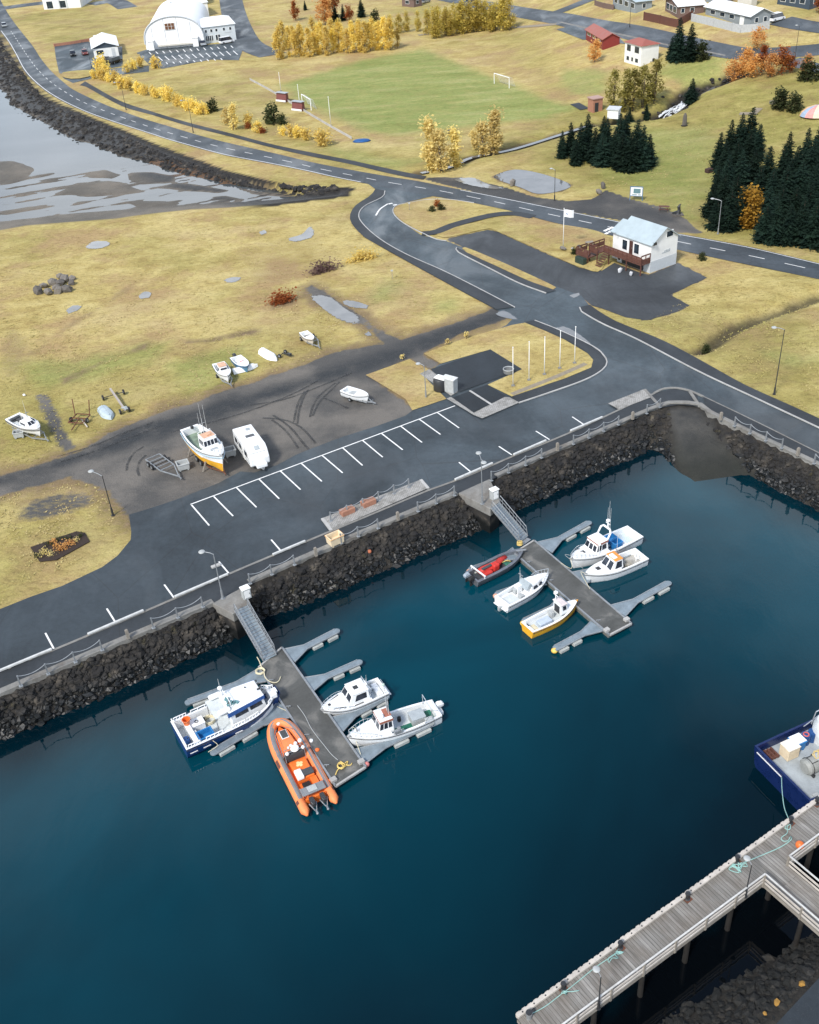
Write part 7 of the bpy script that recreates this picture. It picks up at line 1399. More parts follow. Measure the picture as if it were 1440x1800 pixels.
# harbour house with its raised brown deck
DDOOR = M('brown_door', (.07, .03, .022), .6)
t, w, L = house('white harbour house with a pale metal roof and brown timber deck by the main road', (1142, 480), (1184, 462), (1080, 457), 4.3, 1.75, WALLW, ROOFB, 'l', [(.55, .78, 4.6, 5.4)], [(.36, .44, 1.9, 3.7, DDOOR), (.50, .64, 2.2, 3.6), (.14, .28, 2.2, 3.6), (.02, .1, .3, 1.3), (.16, .8, .1, 1.5, DARK)], (1.65, BASEG), .3, lmin=6.6)  # wide dark panel under the deck paints the opening's shade, not a door
mb = MB(); mb.loft([[(.5, L, .0), (w-.4, L, .0), (w-.4, L, 3.9), (.5, L, 3.9)], [(.5, L+1.6, 0), (w-.4, L+1.6, 0), (w-.4, L+1.6, 3.9), (.5, L+1.6, 3.9)]]); mb.build('porch', WALLW, t)
mb = MB(); mb.loft([[(.1, L+.01, 4.15), (w/2, L+.01, 5.4), (w-.1, L+.01, 4.15), (w-.1, L+.01, 4.0), (.1, L+.01, 4.0)], [(.1, L+1.9, 4.15), (w/2, L+1.9, 5.4), (w-.1, L+1.9, 4.15), (w-.1, L+1.9, 4.0), (.1, L+1.9, 4.0)]]); mb.build('porch_roof', ROOFB, t)
mb = MB(); mb.box((-.95, L/2+.6, 1.62), (1.9, L+1.2, .14)); mb.box((-1.6, L+2.0, 1.62), (3.0, 1.8, .14)); mb.box((-2.9, L+3.4, .9), (2.2, 2.6, .12)); d = mb.build('deck', BROWN, t)
mb = MB()
def drail(a, b, z, h=1.0):
    a, b = Vector(a), Vector(b); n = max(2, int((b-a).length/.9))
    for zz in (.2, .42, .64, h): mb.bar(a+Vector((0, 0, z+zz)), b+Vector((0, 0, z+zz)), .05, .19)
    for k in range(n+1): p = a.lerp(b, k/n); mb.box((p.x, p.y, z+h/2), (.1, .1, h))
drail((-1.88, 0, 0), (-1.88, L+1.0, 0), 1.68); drail((-1.88, .05, 0), (-.05, .05, 0), 1.68, 1.25); drail((-3.1, L+1.1, 0), (-3.1, L+2.9, 0), 1.68); drail((-3.1, L+2.9, 0), (0, L+2.9, 0), 1.68); drail((-4.0, L+2.2, 0), (-4.0, L+4.7, 0), .95); drail((-4.0, L+4.7, 0), (-1.8, L+4.7, 0), .95)
mb.build('deck_railing', BROWN, t); mb = MB()
for x, y, z in ((-1.8, .1, 1.6), (-1.8, L*.45, 1.6), (-1.8, L, 1.6), (-3.0, L+1.2, 1.6), (-3.0, L+2.8, 1.6), (-3.9, L+2.3, .9), (-3.9, L+4.6, .9), (-1.9, L+4.6, .9)): mb.box((x, y, z/2-.2), (.14, .14, z+.4))
mb.build('deck_post', BROWN, t); mb = MB()
for k in range(6): mb.box((-2.2-.28*k, L+.3, 1.5-.27*k), (.3, 1.1, .06))
mb.build('stair', BROWN, t); mb = MB(); mb.panel([(0, 0, 0), (w, 0, 0), (w, 0, 1), (0, 0, 1)], .42, .72, 2.35, 2.45, .04, .06); [mb.panel([(0, 0, 0), (w, 0, 0), (w, 0, 1), (0, 0, 1)], .5+.06*k, .545+.06*k, 2.55, 2.66+.05*(k % 2), .04, .06) for k in range(4)]; mb.build('wall_sign', GREYD, t)
mb = MB(); mb.box((.35, -.25, 4.35), (.5, .35, .35)); mb.build('wall_lamp', DARK, t)
h1 = t
for (x, y), l in (((-2.6, 1.2), 'pale bundle on the gravel under the deck of the harbour house'), ((-2.9, 3.1), 'second pale bundle under the deck by the stair'),):
    p = onb(h1, x, y, .0); mb = MB(); mb.rock((0, 0, .3), .45, random.Random(int(x*10)), 1); tag(mb.build('bundle', M('pale_sack', (.55, .56, .58), .8), loc=p), l, 'bundle')
p = onb(h1, -4.6, L+3.0, 0); mb = MB(); mb.box((0, 0, .5), (.7, 1.8, 1.0)); o = mb.build('planter_box', M('dark_green_box', (.02, .04, .03), .7), bevel=.04, loc=p); o.rotation_euler.z = h1.rotation_euler.z; tag(o, 'dark green box standing at the foot of the house deck', 'box')
W2 = lambda z0, z1, us: [(a, b, z0, z1) for a, b in us]
house('small white two-storey house with a red hipped roof above the olive trees', (1126, 117), (1157, 104), (1099, 108), 4.5, 1.0, WALLW, ROOFR, 'hip', [(.68, .78, .8, 1.3)], W2(2.8, 4.0, [(.15, .35), (.62, .85)])+W2(.7, 1.4, [(.16, .28), (.45, .52), (.68, .82)]), frame=DARK)
house('long red house with white window band and red roof beside the upper street', (1060, 88), (1096, 82), (1030, 70), 2.6, 1.1, WALLR, ROOFR, 'l', [], W2(1.5, 2.3, [(.08, .28), (.4, .55), (.66, .84)]), over=.4)
house('grey house with a broad white roof behind the pale concrete wall at upper right', (1318, 50), (1362, 42), (1240, 25), 2.8, 1.3, WALLG, ROOFW, 'l', [(.2, .34, 1.2, 2.2), (.6, .74, 1.2, 2.2)], W2(1.3, 2.2, [(.12, .22), (.34, .44), (.55, .65)])+[(.78, .86, .1, 2.2, WHT)], over=.5)
house('brown house with white roof behind the dark timber fence at upper right', (1192, 32), (1238, 22), (1155, 23), 2.8, 1.2, WALLB, ROOFW, 'r', [(.1, .22, 1.2, 2.2), (.45, .6, 1.2, 2.2)], W2(.9, 2.3, [(.1, .3), (.36, .56), (.64, .84)]), over=.5)
house('grey house with pale roof leftmost in the upper right row', (1118, 23), (1155, 15), (1077, 15), 2.8, 1.1, WALLG, ROOFB, 'r', [(.4, .6, 1.1, 2.2)], W2(1.0, 2.2, [(.08, .2), (.28, .42), (.52, .66), (.78, .92)]), over=.5)
house('cream house at the top edge above the pale walled house', (1320, 13), (1332, 10), (1296, 10), 5, 1.2, WALLC, ROOFW, 'l', [(.3, .6, 2.5, 3.6)], W2(2.6, 3.7, [(.15, .3), (.5, .62), (.75, .9)]))
house('dark navy house with white roof at the top right corner', (1422, 17), (1450, 12), (1366, 7), 3.2, 1.2, WALLN, ROOFW, 'l', [(.3, .6, 1.2, 2.3)], W2(1.2, 2.3, [(.1, .25), (.4, .55), (.7, .85)]))
house('small brown cabin with white roof at the top edge beyond the pitch', (728, 13), (742, 10), (716, 9), 2.8, 1.4, WALLB, ROOFW, 'l', [(.3, .6, 1, 2)], W2(1, 2, [(.3, .6)]))
house('small grey building at the top edge left of the cream house', (1268, 8), (1285, 4), (1240, 3), 2.8, 1.0, WALLG, ROOFB, 'l', [(.3, .6, 1, 2)], W2(1, 2, [(.2, .4), (.6, .8)]))
house('large pale hall with dark openings at the top left edge', (143, 13), (153, 5), (78, 17), 6.5, 1.0, WALLW, ROOFW, 'l', [], W2(.4, 2.8, [(.1, .25), (.45, .6)])+W2(4, 5.2, [(.45, .55)])+[(.42, .46, .1, 6, BASEG), (.62, .66, .1, 6, BASEG)], frame=DARK, wmin=16)
t, w, L = house('small white service station with a grey gable beside the coast road', (167, 103), (210, 98), (156, 86), 3.0, 1.3, WALLW, ROOFW, 'l', [(.12, .4, 1.0, 2.2), (.74, .86, .1, 2.3, BASEG)], W2(1, 2.2, [(.3, .6)]), over=.5, name='service_station', cat='station')
mb = MB(); mb.add([(0, -.04, 2.75), (w, -.04, 2.75), (w, -.04, 3.0), (w/2, -.04, 4.28), (0, -.04, 3.0)], [(0, 1, 2, 3, 4)]); mb.add([(0, -.09, 2.75), (w, -.09, 2.75), (w, -.09, 3.0), (w/2, -.09, 4.28), (0, -.09, 3.0)], [(0, 1, 2, 3, 4)]); mb.build('gable_board', WALLN, t)
mb = MB(); mb.box((w*.35, L+1.5, 1.6), (3.0, 2.4, 3.2)); mb.box((w*.35, L+1.5, 3.3), (3.6, 3.0, .25)); mb.build('rear_extension', WALLW, t)
# arched sports hall and its annex
A, B, Cc = G(258, 88), G(360, 79), G(217, 55); e = B-A; e.z = 0; wA = e.length; an = math.atan2(e.y, e.x); t = thing('sports_hall', 'huge white arched sports hall with a brown window at upper left', 'hall', A, an); LA_ = 44
arch = [(wA/2-wA/2*math.cos(a)*(1 if True else 1), 1.6+7.4*math.sin(a)**.72) for a in [math.pi*k/28 for k in range(29)]]; arch = [(0, -.3)]+arch+[(wA, -.3)]
mb = MB(); mb.loft([[(x, y, z) for x, z in arch] for y in [LA_*k/10 for k in range(11)]], closed=True); mb.build('vault', M('white_membrane', (.80, .81, .82), .5, var=.04, scale=.3), t, smooth='auto')
mb = MB(); ar2 = [(wA/2+(x-wA/2)*1.012, z*1.01) for x, z in arch[1:-1]]; mb.tube([(x, -.1, z) for x, z in ar2], .22, 6); mb.build('edge_arch', BASEG, t)
mb = MB(); [mb.box((wA*u, -.06, 2.2+4.5*math.sin(math.pi*u)*.55), (.12, .1, 4.4+4.5*math.sin(math.pi*u)*1.1)) for u in (.14, .36, .58, .80)]; mb.build('end_rib', BASEG, t)
mb = MB(); mb.box((wA*.46, -.1, 6.3), (3.2, .2, 2.0)); wn_ = mb.build('window', WHT, t); mb = MB(); [mb.box((wA*.46+dx, -.2, 6.3+dz), (.9, .12, .85)) for dx in (-1.03, 0, 1.03) for dz in (-.47, .47)]; mb.build('pane', M('brown_glass', (.15, .07, .04), .2), wn_)
mb = MB(); mb.box((wA*.52, -.6, 1.0), (wA*.62, 1.2, .4)); mb.build('canopy', WALLC, t)
for u in (.10, .86): mb = MB(); mb.box((wA*u, -1.0, 1.3), (1.8, 2.0, 2.6)); mb.box((wA*u, -1.0, 2.7), (2.1, 2.3, .25)); mb.build('entrance_box', WHT, t, bevel=.1)
mb = MB(); mb.ball((wA*.35, LA_*.75, 9.3), .9, 8, .6); mb.build('roof_vent', WHT, t)
house('white two-storey annex with a row of arched windows right of the arched hall', (361, 77), (416, 70), (352, 62), 4.8, 1.0, M('bluish_wall', (.56, .61, .64), .7, var=.06), ROOFW, 'r', W2(3.2, 4.0, [(.05, .11), (.22, .28), (.38, .44), (.62, .68), (.82, .88)])+W2(.7, 2.2, [(.05, .09), (.11, .15), (.17, .21), (.23, .27), (.36, .42), (.44, .50)])+[(.66, .86, 2.5, 2.6, BASEG)], [], name='annex', cat='building', lmin=20)
house('white flat building behind the annex of the arched hall', (318, 34), (368, 28), (308, 18), 4.6, .6, WALLW, ROOFW, 'r', W2(2.4, 3.4, [(.2, .3), (.34, .44), (.72, .82)]), [], lmin=18, name='building', cat='building')
house('pale grey building at the top edge behind the arched hall', (322, 12), (362, 8), (316, 2), 4.5, .6, WALLC, ROOFB, 'r', W2(2.0, 3.2, [(.1, .2), (.4, .55)]), [], lmin=14, name='building', cat='building')
# ---------------------------------------------------------------- walls and fences near the houses
def fence(label, px, h, mat, name='fence', cat='fence', th=.18, posts=3.0, dz=0):
    P = smooth(Gs(px), 3); o = P[0]; t = thing(name, label, cat, o); mb = MB()
    for a, b in zip(P, P[1:]): mb.bar(a-o+Vector((0, 0, h/2-.2)), b-o+Vector((0, 0, h/2-.2)), th, h+.4)
    mb.build('panel', mat, t)
    for k, p in enumerate(P[::2]): mb = MB(); mb.box(p-o+Vector((0, 0, h/2)), (th*1.8, th*1.8, h+.15)); mb.build('post', mat, t)
fence('pale concrete wall round the grey house at upper right', [(1216, 37), (1255, 46), (1302, 57), (1330, 55), (1352, 50)], 1.7, M('wall_concrete', (.40, .42, .43), .8, var=.15), 'garden_wall', 'wall', .22)
fence('dark brown timber fence round the brown house at upper right', [(1132, 35), (1160, 41), (1190, 48), (1204, 40), (1216, 33)], 1.9, BROWN)
fence('low brown fence by the leftmost grey house at upper right', [(1046, 9), (1062, 14), (1078, 17)], 1.3, WALLB)
fence('low white barrier along the near touchline of the pitch', [(440, 141), (470, 157), (505, 178), (545, 202), (582, 224), (618, 244)], .5, LCONC, 'barrier', 'barrier', .08)
fence('low reddish wall behind the service station forecourt', [(96, 82), (125, 78), (160, 72)], .9, BRICKP, 'wall', 'wall')
# ---------------------------------------------------------------- upper streets and forecourts
mb = MB()
def st(cl, w, m=None, dz=.05): P = smooth(Gs(cl), 2.5); strip(m or mb, offset_line(P, w/2), offset_line(P, -w/2), dz, n=len(P))
st([(760, -6), (790, -1), (850, 9), (900, 19), (960, 29), (985, 33), (1060, 48), (1170, 69), (1280, 90), (1340, 94), (1440, 87), (1520, 78)], 7.5)
st([(955, 29), (985, 20), (1010, 10), (1035, 0), (1060, -8)], 6.5, dz=.055); st([(1372, 36), (1400, 42), (1450, 50), (1520, 58)], 8); st([(1392, 106), (1410, 112), (1440, 122), (1500, 138)], 5)
st([(480, 97), (455, 88), (433, 74), (418, 45), (410, 20), (405, -5)], 9); st([(8, 14), (45, 9), (95, 3), (150, -4)], 8); st([(160, 8), (200, 2), (225, 14)], 8)
struct('upper_street', mb, ASPH2)
mb = MB(); st([(985, 39), (1060, 55), (1165, 77), (1275, 97)], .7, dz=.055); struct('street_footpath', mb, CONC)
mb = MB()
for q in ([(96, 82), (156, 73), (170, 85), (215, 82), (216, 116), (160, 126), (128, 140), (104, 128), (98, 100)], [(240, 93), (258, 87), (360, 79), (432, 74), (420, 106), (370, 105), (285, 121), (262, 113)], [(108, 128), (160, 125), (215, 119), (262, 116), (262, 126), (170, 136), (128, 146), (112, 138)]):
    v, f = tess(Gs(q)); mb.add([Vector((p.x, p.y, LAND+.03+.004*len(mb.v)/10)) for p in v], f)
v, f = tess(Gs([(978, 52), (1010, 45), (1030, 55), (1058, 58), (1090, 68), (1100, 78), (1062, 72), (1024, 70)])); mb.add(drape([Vector((p.x, p.y, 0)) for p in v], .09), f)
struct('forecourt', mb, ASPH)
mb = MB()
for k in range(12): line_strip(mb, [G(278+k*12, 100-k*.95), G(286+k*12, 107-k*.95)], .3, .07); 
for k in range(13): line_strip(mb, [G(262+k*12, 92-k*.95), G(266+k*12, 96-k*.95)], .3, .07)
for k in range(9): line_strip(mb, [G(292+k*12, 110-k*.9), G(295+k*12, 113-k*.9)], .3, .07)
struct('hall_parking_marking', mb, PAINT)
mb = MB(); v, f = tess(smooth(Gs([(112, 128), (162, 124), (166, 132), (140, 139), (115, 138)]), 2, True)); mb.add([Vector((p.x, p.y, LAND+.2)) for p in v], f); struct('grass_strip', mb, MEADOW)
mb = MB(); st([(735, 62), (800, 55), (880, 50), (980, 42)], 2.2); st([(1300, 200), (1325, 200), (1335, 190)], 1.5); struct('garden_path', mb, M('trodden_path', (.2, .16, .12), .9))
# ---------------------------------------------------------------- cars
def car(px, to, col, label, L=4.4, Wd=1.8, H=1.45, van=False):
    a, b = G(*px), G(*to); ang = math.atan2(b.y-a.y, b.x-a.x); t = thing('parked_car', label, 'car', a+Vector((0, 0, .07)), ang); h = L/2; w = Wd/2
    mb = MB(); prof = [(-h, .35), (-h+.05, .85), (-h*.6, .92), (h*.35, .9), (h*.95, .72), (h, .4), (h*.95, .25), (-h*.97, .25)]
    mb.loft([[(x, -w, z) for x, z in prof], [(x, w, z) for x, z in prof]]); mb.build('body', col, t, bevel=.06)
    x0, x1, x2, x3 = (-h*.95, -h*.9, h*.45, h*.75) if van else (-h*.88, -h*.6, h*.12, h*.5); mb = MB()
    mb.loft([[(x0, -w*.94, .88), (x3, -w*.94, .88), (x3, w*.94, .88), (x0, w*.94, .88)], [(x1, -w*.8, H), (x2, -w*.8, H), (x2, w*.8, H), (x1, w*.8, H)]]); mb.build('windows', WGL, t)
    mb = MB(); mb.box(((x1+x2)/2, 0, H+.02), (x2-x1+.1, w*1.62, .06)); mb.build('roof', col, t, bevel=.03)
    for x in (-h*.62, h*.62):
        for y in (-w+.08, w-.08): mb = MB(); mb.cyl((x, y-.11, .32), (x, y+.11, .32), .32, n=14); wh = mb.build('wheel', BLACK, t); mb = MB(); mb.cyl((x, y-.12, .32), (x, y+.12, .32), .18, n=10); mb.build('rim', GALV, wh)
    for y in (-w*.7, w*.7): mb = MB(); mb.box((h*.97, y, .62), (.12, .3, .14)); mb.build('headlight', GREYP, t)
CB = M('black_car_paint', (.012, .013, .016), .2, .3, .1); CS = M('silver_car_paint', (.45, .47, .48), .3, .6, .08); CW = M('white_car_paint', (.78, .79, .8), .3, var=.05); CBL = M('blue_car_paint', (.02, .05, .12), .25, .3, .1); CRD = M('dark_red_car_paint', (.16, .03, .025), .3)
car((203, 111), (215, 107), CB, 'big black estate car parked before the small service station', 5.0, 2.0, 1.7, True); car((189, 109), (196, 106), CB, 'black hatchback left of the big black estate car', 4.2); car((129, 98), (131, 103), CB, 'dark car at the left of the service station forecourt'); car((150, 96), (153, 101), CRD, 'dark red car beside the service station wall')
car((357, 80), (361, 84), CS, 'silver car parked at the corner of the arched hall'); car((399, 76), (410, 74), CW, 'white van parked by the hall annex', 4.9, 1.9, 1.9, True); car((8, 47), (5, 40), CS, 'grey car driving on the coast road at far left'); car((826, 2), (836, 4), CBL, 'dark blue car on the upper street at the top edge'); car((748, 5), (755, 3), CS, 'grey car beside the brown cabin at the top edge'); car((1364, 37), (1372, 34), CW, 'white car beside the grey house at upper right', 4.9, 1.9, 1.8, True)
# ---------------------------------------------------------------- pitch furniture and oddments
NETM = M('white_net', (.62, .65, .62), .8)
def goal(a, b, label, depth=1.8):
    A, B = G(*a), G(*b); d = B-A; t = thing('football_goal', label, 'goal', A, math.atan2(d.y, d.x)); w = 7.0; h = 2.44
    mb = MB(); mb.tube([(0, 0, 0), (0, 0, h), (w, 0, h), (w, 0, 0)], .09, 6); mb.build('frame', WHT, t); mb = MB()
    for k in range(15): x = w*k/14; mb.tube([(x, 0, h), (x, depth*.5, h*.95), (x, depth, 0)], .018, 4)
    for k in range(1, 6): mb.tube([(0, depth*(1-k/6), h*k/6*.98), (w, depth*(1-k/6), h*k/6*.98)], .018, 4)
    mb.build('net', NETM, t)
goal((869, 147), (892, 154), 'white football goal with net at the far end of the pitch'); goal((532, 184), (560, 202), 'white football goal stored behind the near touchline', 1.4)
for px, l in (((497, 178), 'reddish brown dugout farther from the road on the touchline'), ((525, 194), 'reddish brown dugout nearer the road on the touchline')):
    t = thing('dugout', l, 'dugout', G(*px), R(-38), 'dugouts on the touchline'); mb = MB(); mb.loft([[(-1.6, -.6, 0), (-1.6, .6, 0), (-1.6, .5, 1.9), (-1.6, -.2, 2.1)], [(1.6, -.6, 0), (1.6, .6, 0), (1.6, .5, 1.9), (1.6, -.2, 2.1)]]); mb.build('shelter', WALLR if False else M('dugout_red', (.16, .05, .045), .7), t)
    mb = MB(); mb.box((0, -.68, .25), (3.2, .14, .4)); mb.build('bench', WHT, t); mb = MB(); mb.box((0, .1, 2.08), (3.4, 1.4, .08)); mb.build('roof', GREYD, t)
mb = MB(); mb.lathe([(1.6, 0), (1.3, .28), (.7, .4), (.02, .42)], 14); o = mb.build('tarpaulin', M('blue_tarpaulin', (.01, .08, .25), .6, var=.2), loc=G(636, 248), smooth=True); o.scale = (1.25, .8, 1); tag(o, 'blue tarpaulin heap on the grass near the road bend', 'tarpaulin')
mb = MB(); mb.lathe([(.5, 0), (.55, .4), (.3, .7), (.02, .75)], 10); tag(mb.build('manhole_drum', DARK, loc=G(791, 234)), 'small black drum on the pitch edge above the pale birches', 'drum')
t = thing('transformer_hut', 'small brick red hut with flat roof beside the olive trees', 'hut', G(1046, 194), R(20)); mb = MB(); mb.box((0, 0, 1.2), (2.4, 2.2, 2.8)); mb.build('wall', BRICKP, t); mb = MB(); mb.box((0, 0, 2.7), (2.8, 2.6, .2)); mb.build('roof', M('pink_roof', (.4, .26, .22), .7), t); mb = MB(); mb.box((-.3, -1.12, .9), (.9, .06, 1.9)); mb.build('door', DARK, t)
t = thing('garden_shed', 'little white shed between the brick hut and the left spruces', 'shed', G(1079, 206), R(-30)); mb = MB(); mb.box((0, 0, .8), (2.4, 1.6, 1.9)); mb.build('wall', WALLW, t); mb = MB(); mb.box((0, 0, 1.85), (2.8, 2.0, .2), tilt=('X', .15)); mb.build('roof', BASEG, t)
mb = MB(); v, f = tess(Gs([(1002, 184), (1018, 181), (1036, 191), (1020, 194)])); mb.add(drape([Vector((p.x, p.y, 0)) for p in v], .1), f); struct('dark_slab', mb, PADM)
t = thing('information_board', 'blue framed information board at the edge of the gravel lay-by', 'sign', G(1118, 352), R(-22)); mb = MB(); [mb.box((x, 0, 1.1), (.1, .1, 2.4)) for x in (-1.05, 1.05)]; mb.bar((-1.1, 0, 2.3), (1.1, 0, 2.3), .1, .1); mb.bar((-1.1, 0, .75), (1.1, 0, .75), .1, .1); mb.build('frame', M('blue_frame', (.06, .16, .3), .5), t); mb = MB(); mb.box((0, 0, 1.5), (1.95, .06, 1.4)); pn = mb.build('panel', WHT, t); mb = MB(); mb.box((.1, -.04, 1.6), (1.2, .03, .8)); mb.box((-.3, -.04, .98), (.8, .03, .12)); mb.box((.55, -.04, .98), (.5, .03, .12)); mb.build('printed_map', M('map_green', (.12, .22, .24), .6), pn)
t = thing('sculpture', 'dark rusty sculpture at the right end of the gravel lay-by', 'sculpture', G(1191, 378)); mb = MB(); rg = random.Random(5); mb.loft([[(.5*math.cos(a)*k+ox, .4*math.sin(a)*k, z) for a in [j*.785 for j in range(8)]] for k, ox, z in ((1.1, 0, 0), (.8, .1, .4), (.5, .2, .9), (.55, .1, 1.4), (.25, .3, 1.8))]); mb.bar((-.9, 0, .4), (.5, .1, .7), .25, .25); mb.build('figure', DARK, t); mb = MB(); mb.box((0, 0, .08), (1.8, 1.3, .2)); mb.build('plinth', M('dark_boulder'), t)
t = thing('picnic_table', 'dark picnic bench on the gravel lay-by left of the sculpture', 'bench', G(1167, 370), R(-20)); mb = MB(); mb.box((0, 0, .7), (1.7, .7, .06)); [mb.box((0, y, .42), (1.7, .26, .05)) for y in (-.65, .65)]; mb.build('boards', BROWN, t); mb = MB(); [mb.bar((x, -.7, .1), (x, .7, .5), .07, .07) for x in (-.6, .6)]; [mb.bar((x, .7, .1), (x, -.7, .5), .07, .07) for x in (-.6, .6)]; mb.build('trestle', BROWN, t)
mb = MB(); mb.rock((0, 0, .4), .75, random.Random(9), .8); tag(mb.build('boulder', ROCKL, loc=G(1053, 341)), 'pale boulder at the left end of the gravel lay-by', 'boulder'); mb = MB(); mb.rock((0, 0, .5), .6, random.Random(19), 1.3); tag(mb.build('boulder', M('dark_boulder'), loc=G(1060, 331)), 'dark upright boulder at the tip of the gravel lay-by', 'boulder'); mb = MB(); mb.rock((0, 0, .5), .7, random.Random(29), 1.2); tag(mb.build('boulder', ROCKL, loc=G(901, 327)), 'upright boulder at the near shore of the pond', 'boulder')
t = thing('standing_stone', 'dark standing stone memorial on the grass mound between the spruce stands', 'memorial', G(1203, 221)); mb = MB(); mb.loft([[(.5*math.cos(a)*k, .3*math.sin(a)*k, z) for a in [j*1.047 for j in range(6)]] for k, z in ((1, -.2), (.9, 1), (.75, 2.0), (.3, 2.5))]); mb.build('stone', M('dark_boulder'), t); mb = MB(); mb.rock((0, 0, .05), .8, rg, .3); mb.build('footing', ROCKM, t)
t = thing('striped_tent', 'rounded tent striped in orange, cream and blue at the right edge', 'tent', G(1436, 202)); LN = 7
for k, (nm, m_) in enumerate((('cream_stripe', CREAM), ('orange_stripe', M('tent_orange', (.70, .42, .22), .7)), ('blue_stripe', M('tent_blue', (.30, .38, .5), .7)), ('red_stripe', M('tent_red', (.62, .28, .26), .7)))):
    mb = MB()
    for j in range(3):
        a0 = (j*4+k)*2*math.pi/12; mb.loft([[(r*math.cos(a0+d*math.pi/6), r*math.sin(a0+d*math.pi/6)*.8, z) for d in (0, .5, 1)] for r, z in ((3.4, 0), (3.1, .7), (2.2, 1.4), (1.0, 1.8), (.02, 1.9))], closed=False, c0=False, c1=False)
    mb.build(nm, m_, t)
mb = MB(); mb.box((0, 0, .3), (1.6, .9, .6), .3); tag(mb.build('stone_bench', ROCKL, loc=G(1360, 182), bevel=.05), 'grey stone bench by the path near the striped tent', 'bench')
mb = MB(); mb.box((0, 0, .35), (1.2, .9, .7), .5); tag(mb.build('crate', M('dark_crate', (.05, .025, .02), .8), loc=G(1246, 303), bevel=.03), 'small dark crate on the grass left of the right spruce stand', 'crate')
t = thing('reading_table', 'small timber table on the lawn between flag and deck', 'table', G(1036, 433), R(10)); mb = MB(); mb.box((0, 0, .7), (1.2, .7, .06)); mb.build('top', TIMB, t); mb = MB(); [mb.box((x, y, .35), (.08, .08, .7)) for x in (-.5, .5) for y in (-.25, .25)]; mb.build('frame', TIMB, t)
for px, h_, l in (((690, 490), 1.3, 'thin marker post on the meadow left of the harbour road'), ((720, 370), 1.3, 'small sign post at the junction island tip')):
    t = thing('marker_post', l, 'post', G(*px)); mb = MB(); mb.box((0, 0, h_/2), (.08, .08, h_)); mb.build('stake', TIMB, t); mb = MB(); mb.box((0, -.05, h_), (.35, .04, .25)); mb.build('plate', GREYP, t)
# ---------------------------------------------------------------- boats, trailers and a caravan laid up ashore
def shore(name, label, stern, bow, zg, base, L=None, cat='boat'):
    c, a, l = heading(stern, bow, LAND+zg); t = thing(name, label, cat, (c.x, c.y, LAND+base), a); return t, (L or l)
def wheelset(t, x, w, r=.3, z=None, mat=None):
    z = r if z is None else z; mb = MB(); mb.cyl((x, -w/2, z), (x, w/2, z), .05); mb.build('axle', DARK, t)
    for y in (-w/2, w/2):
        mb = MB(); mb.cyl((x, y-.1, z), (x, y+.1, z), r, n=16); wh = mb.build('wheel', BLACK, t, bevel=.03); mb = MB(); mb.cyl((x, y-.11, z), (x, y+.11, z), r*.55, n=12); mb.build('rim', GALV, wh)
def trailer(t, L, w, z0, mat=GALV, axles=(0,), tongue=1.4, r=.3, rungs=4):
    """frame in local axes; z0 is the height of the ground below the thing's origin"""
    mb = MB(); z = z0+r+.15
    for s in (-1, 1): mb.bar((-L/2, s*w/2, z), (L/2-.3, s*w/2, z), .09, .12); mb.bar((L/2-.35, s*w/2, z), (L/2+tongue, 0, z), .09, .12)
    for k in range(rungs): x = -L/2+.05+(L-.4)*k/(rungs-1); mb.bar((x, -w/2, z+.02), (x, w/2, z+.02), .08, .1)
    mb.bar((L/2+tongue-.1, 0, z), (L/2+tongue+.5, 0, z-.03), .1, .1); mb.cyl((L/2+tongue, .12, z0), (L/2+tongue, .12, z+.3), .035); mb.build('frame', mat, t)
    for x in axles: wheelset(t, x, w+.35, r, z0+r)
def ontrailer(label, stern, bow, L, B, zg, mat, hk, cat='boat', name='boat', wheels=True, low=None, deck=PALED):
    t, l = shore(name, label, stern, bow, zg, zg-.62, L, cat); H = Hull(L, B, .6, .2, .9, 2.4, .42, .5, .12, .55, mat, low or mat, .1, deck, .2, .06, **hk).build(t)
    if wheels:
        tr = thing('boat_trailer', 'galvanised trailer under the '+label.split(' on ')[0][:60], 'trailer', (t.location.x, t.location.y, LAND), t.rotation_euler.z); trailer(tr, L*.8, B*.7, 0, GALV, (-L*.12,), L*.22, .26, 4)
    return t, H
# yellow hulled fishing boat on blocks
t, L = shore('fishing_boat', 'white fishing boat with mustard yellow hull bottom propped up on the gravel yard', (333, 752), (391, 806), 2.35, 1.05, 8.8); H = Hull(L, 2.9, 1.25, .5, .72, 2.6, .75, .7, .16, .66, GEL, MUST, .55, M('worn_green_deck', (.20, .27, .20), .7, var=.35, scale=2, dirt=.4), .55, .04).build(t)
mb = MB(); mb.tube([(H.x(u), -s*0+H.hb(u)*0+0, .0) for s in (1,) for u in (0, .01)], .01, 3); mb = MB()
for sg in (-1, 1): mb.tube([(H.x(u), sg*(H.hb(u)+.02), H.zs(u)-.34) for u in [k/20 for k in range(21)]], .05, 5)
mb.build('blue_stripe', M('pale_blue_band', (.35, .5, .6), .5), t)
rf, zt = cabin(t, .35, 1.85, 1.75, 1.3, 1.35, .3, .0, .86, GEL, GEL, ((.1, .34), (.4, .62), (.68, .9)), 4, 1, (.4, .8), .04, 0, None); mb = MB(); mb.box((1.0, 0, zt-.02), (1.1, 1.35, .1)); mb.box((1.1, .1, zt+.1), (.5, .5, .12)); mb.build('roof_panel', M('peach_roof', (.62, .38, .25), .6, var=.2), t, bevel=.03)
mb = MB(); mb.tube([(.35, -.8, 1.3), (.25, -.7, 2.9), (.25, .7, 2.9), (.35, .8, 1.3)], .05, 6); mb.build('cabin_arch', GEL, t); mast(t, .1, .05, 2.5, 1.8, False, ((.1, .35, 3.4), (-.1, -.3, 2.6), (.2, -.1, 3.8)), GALV)
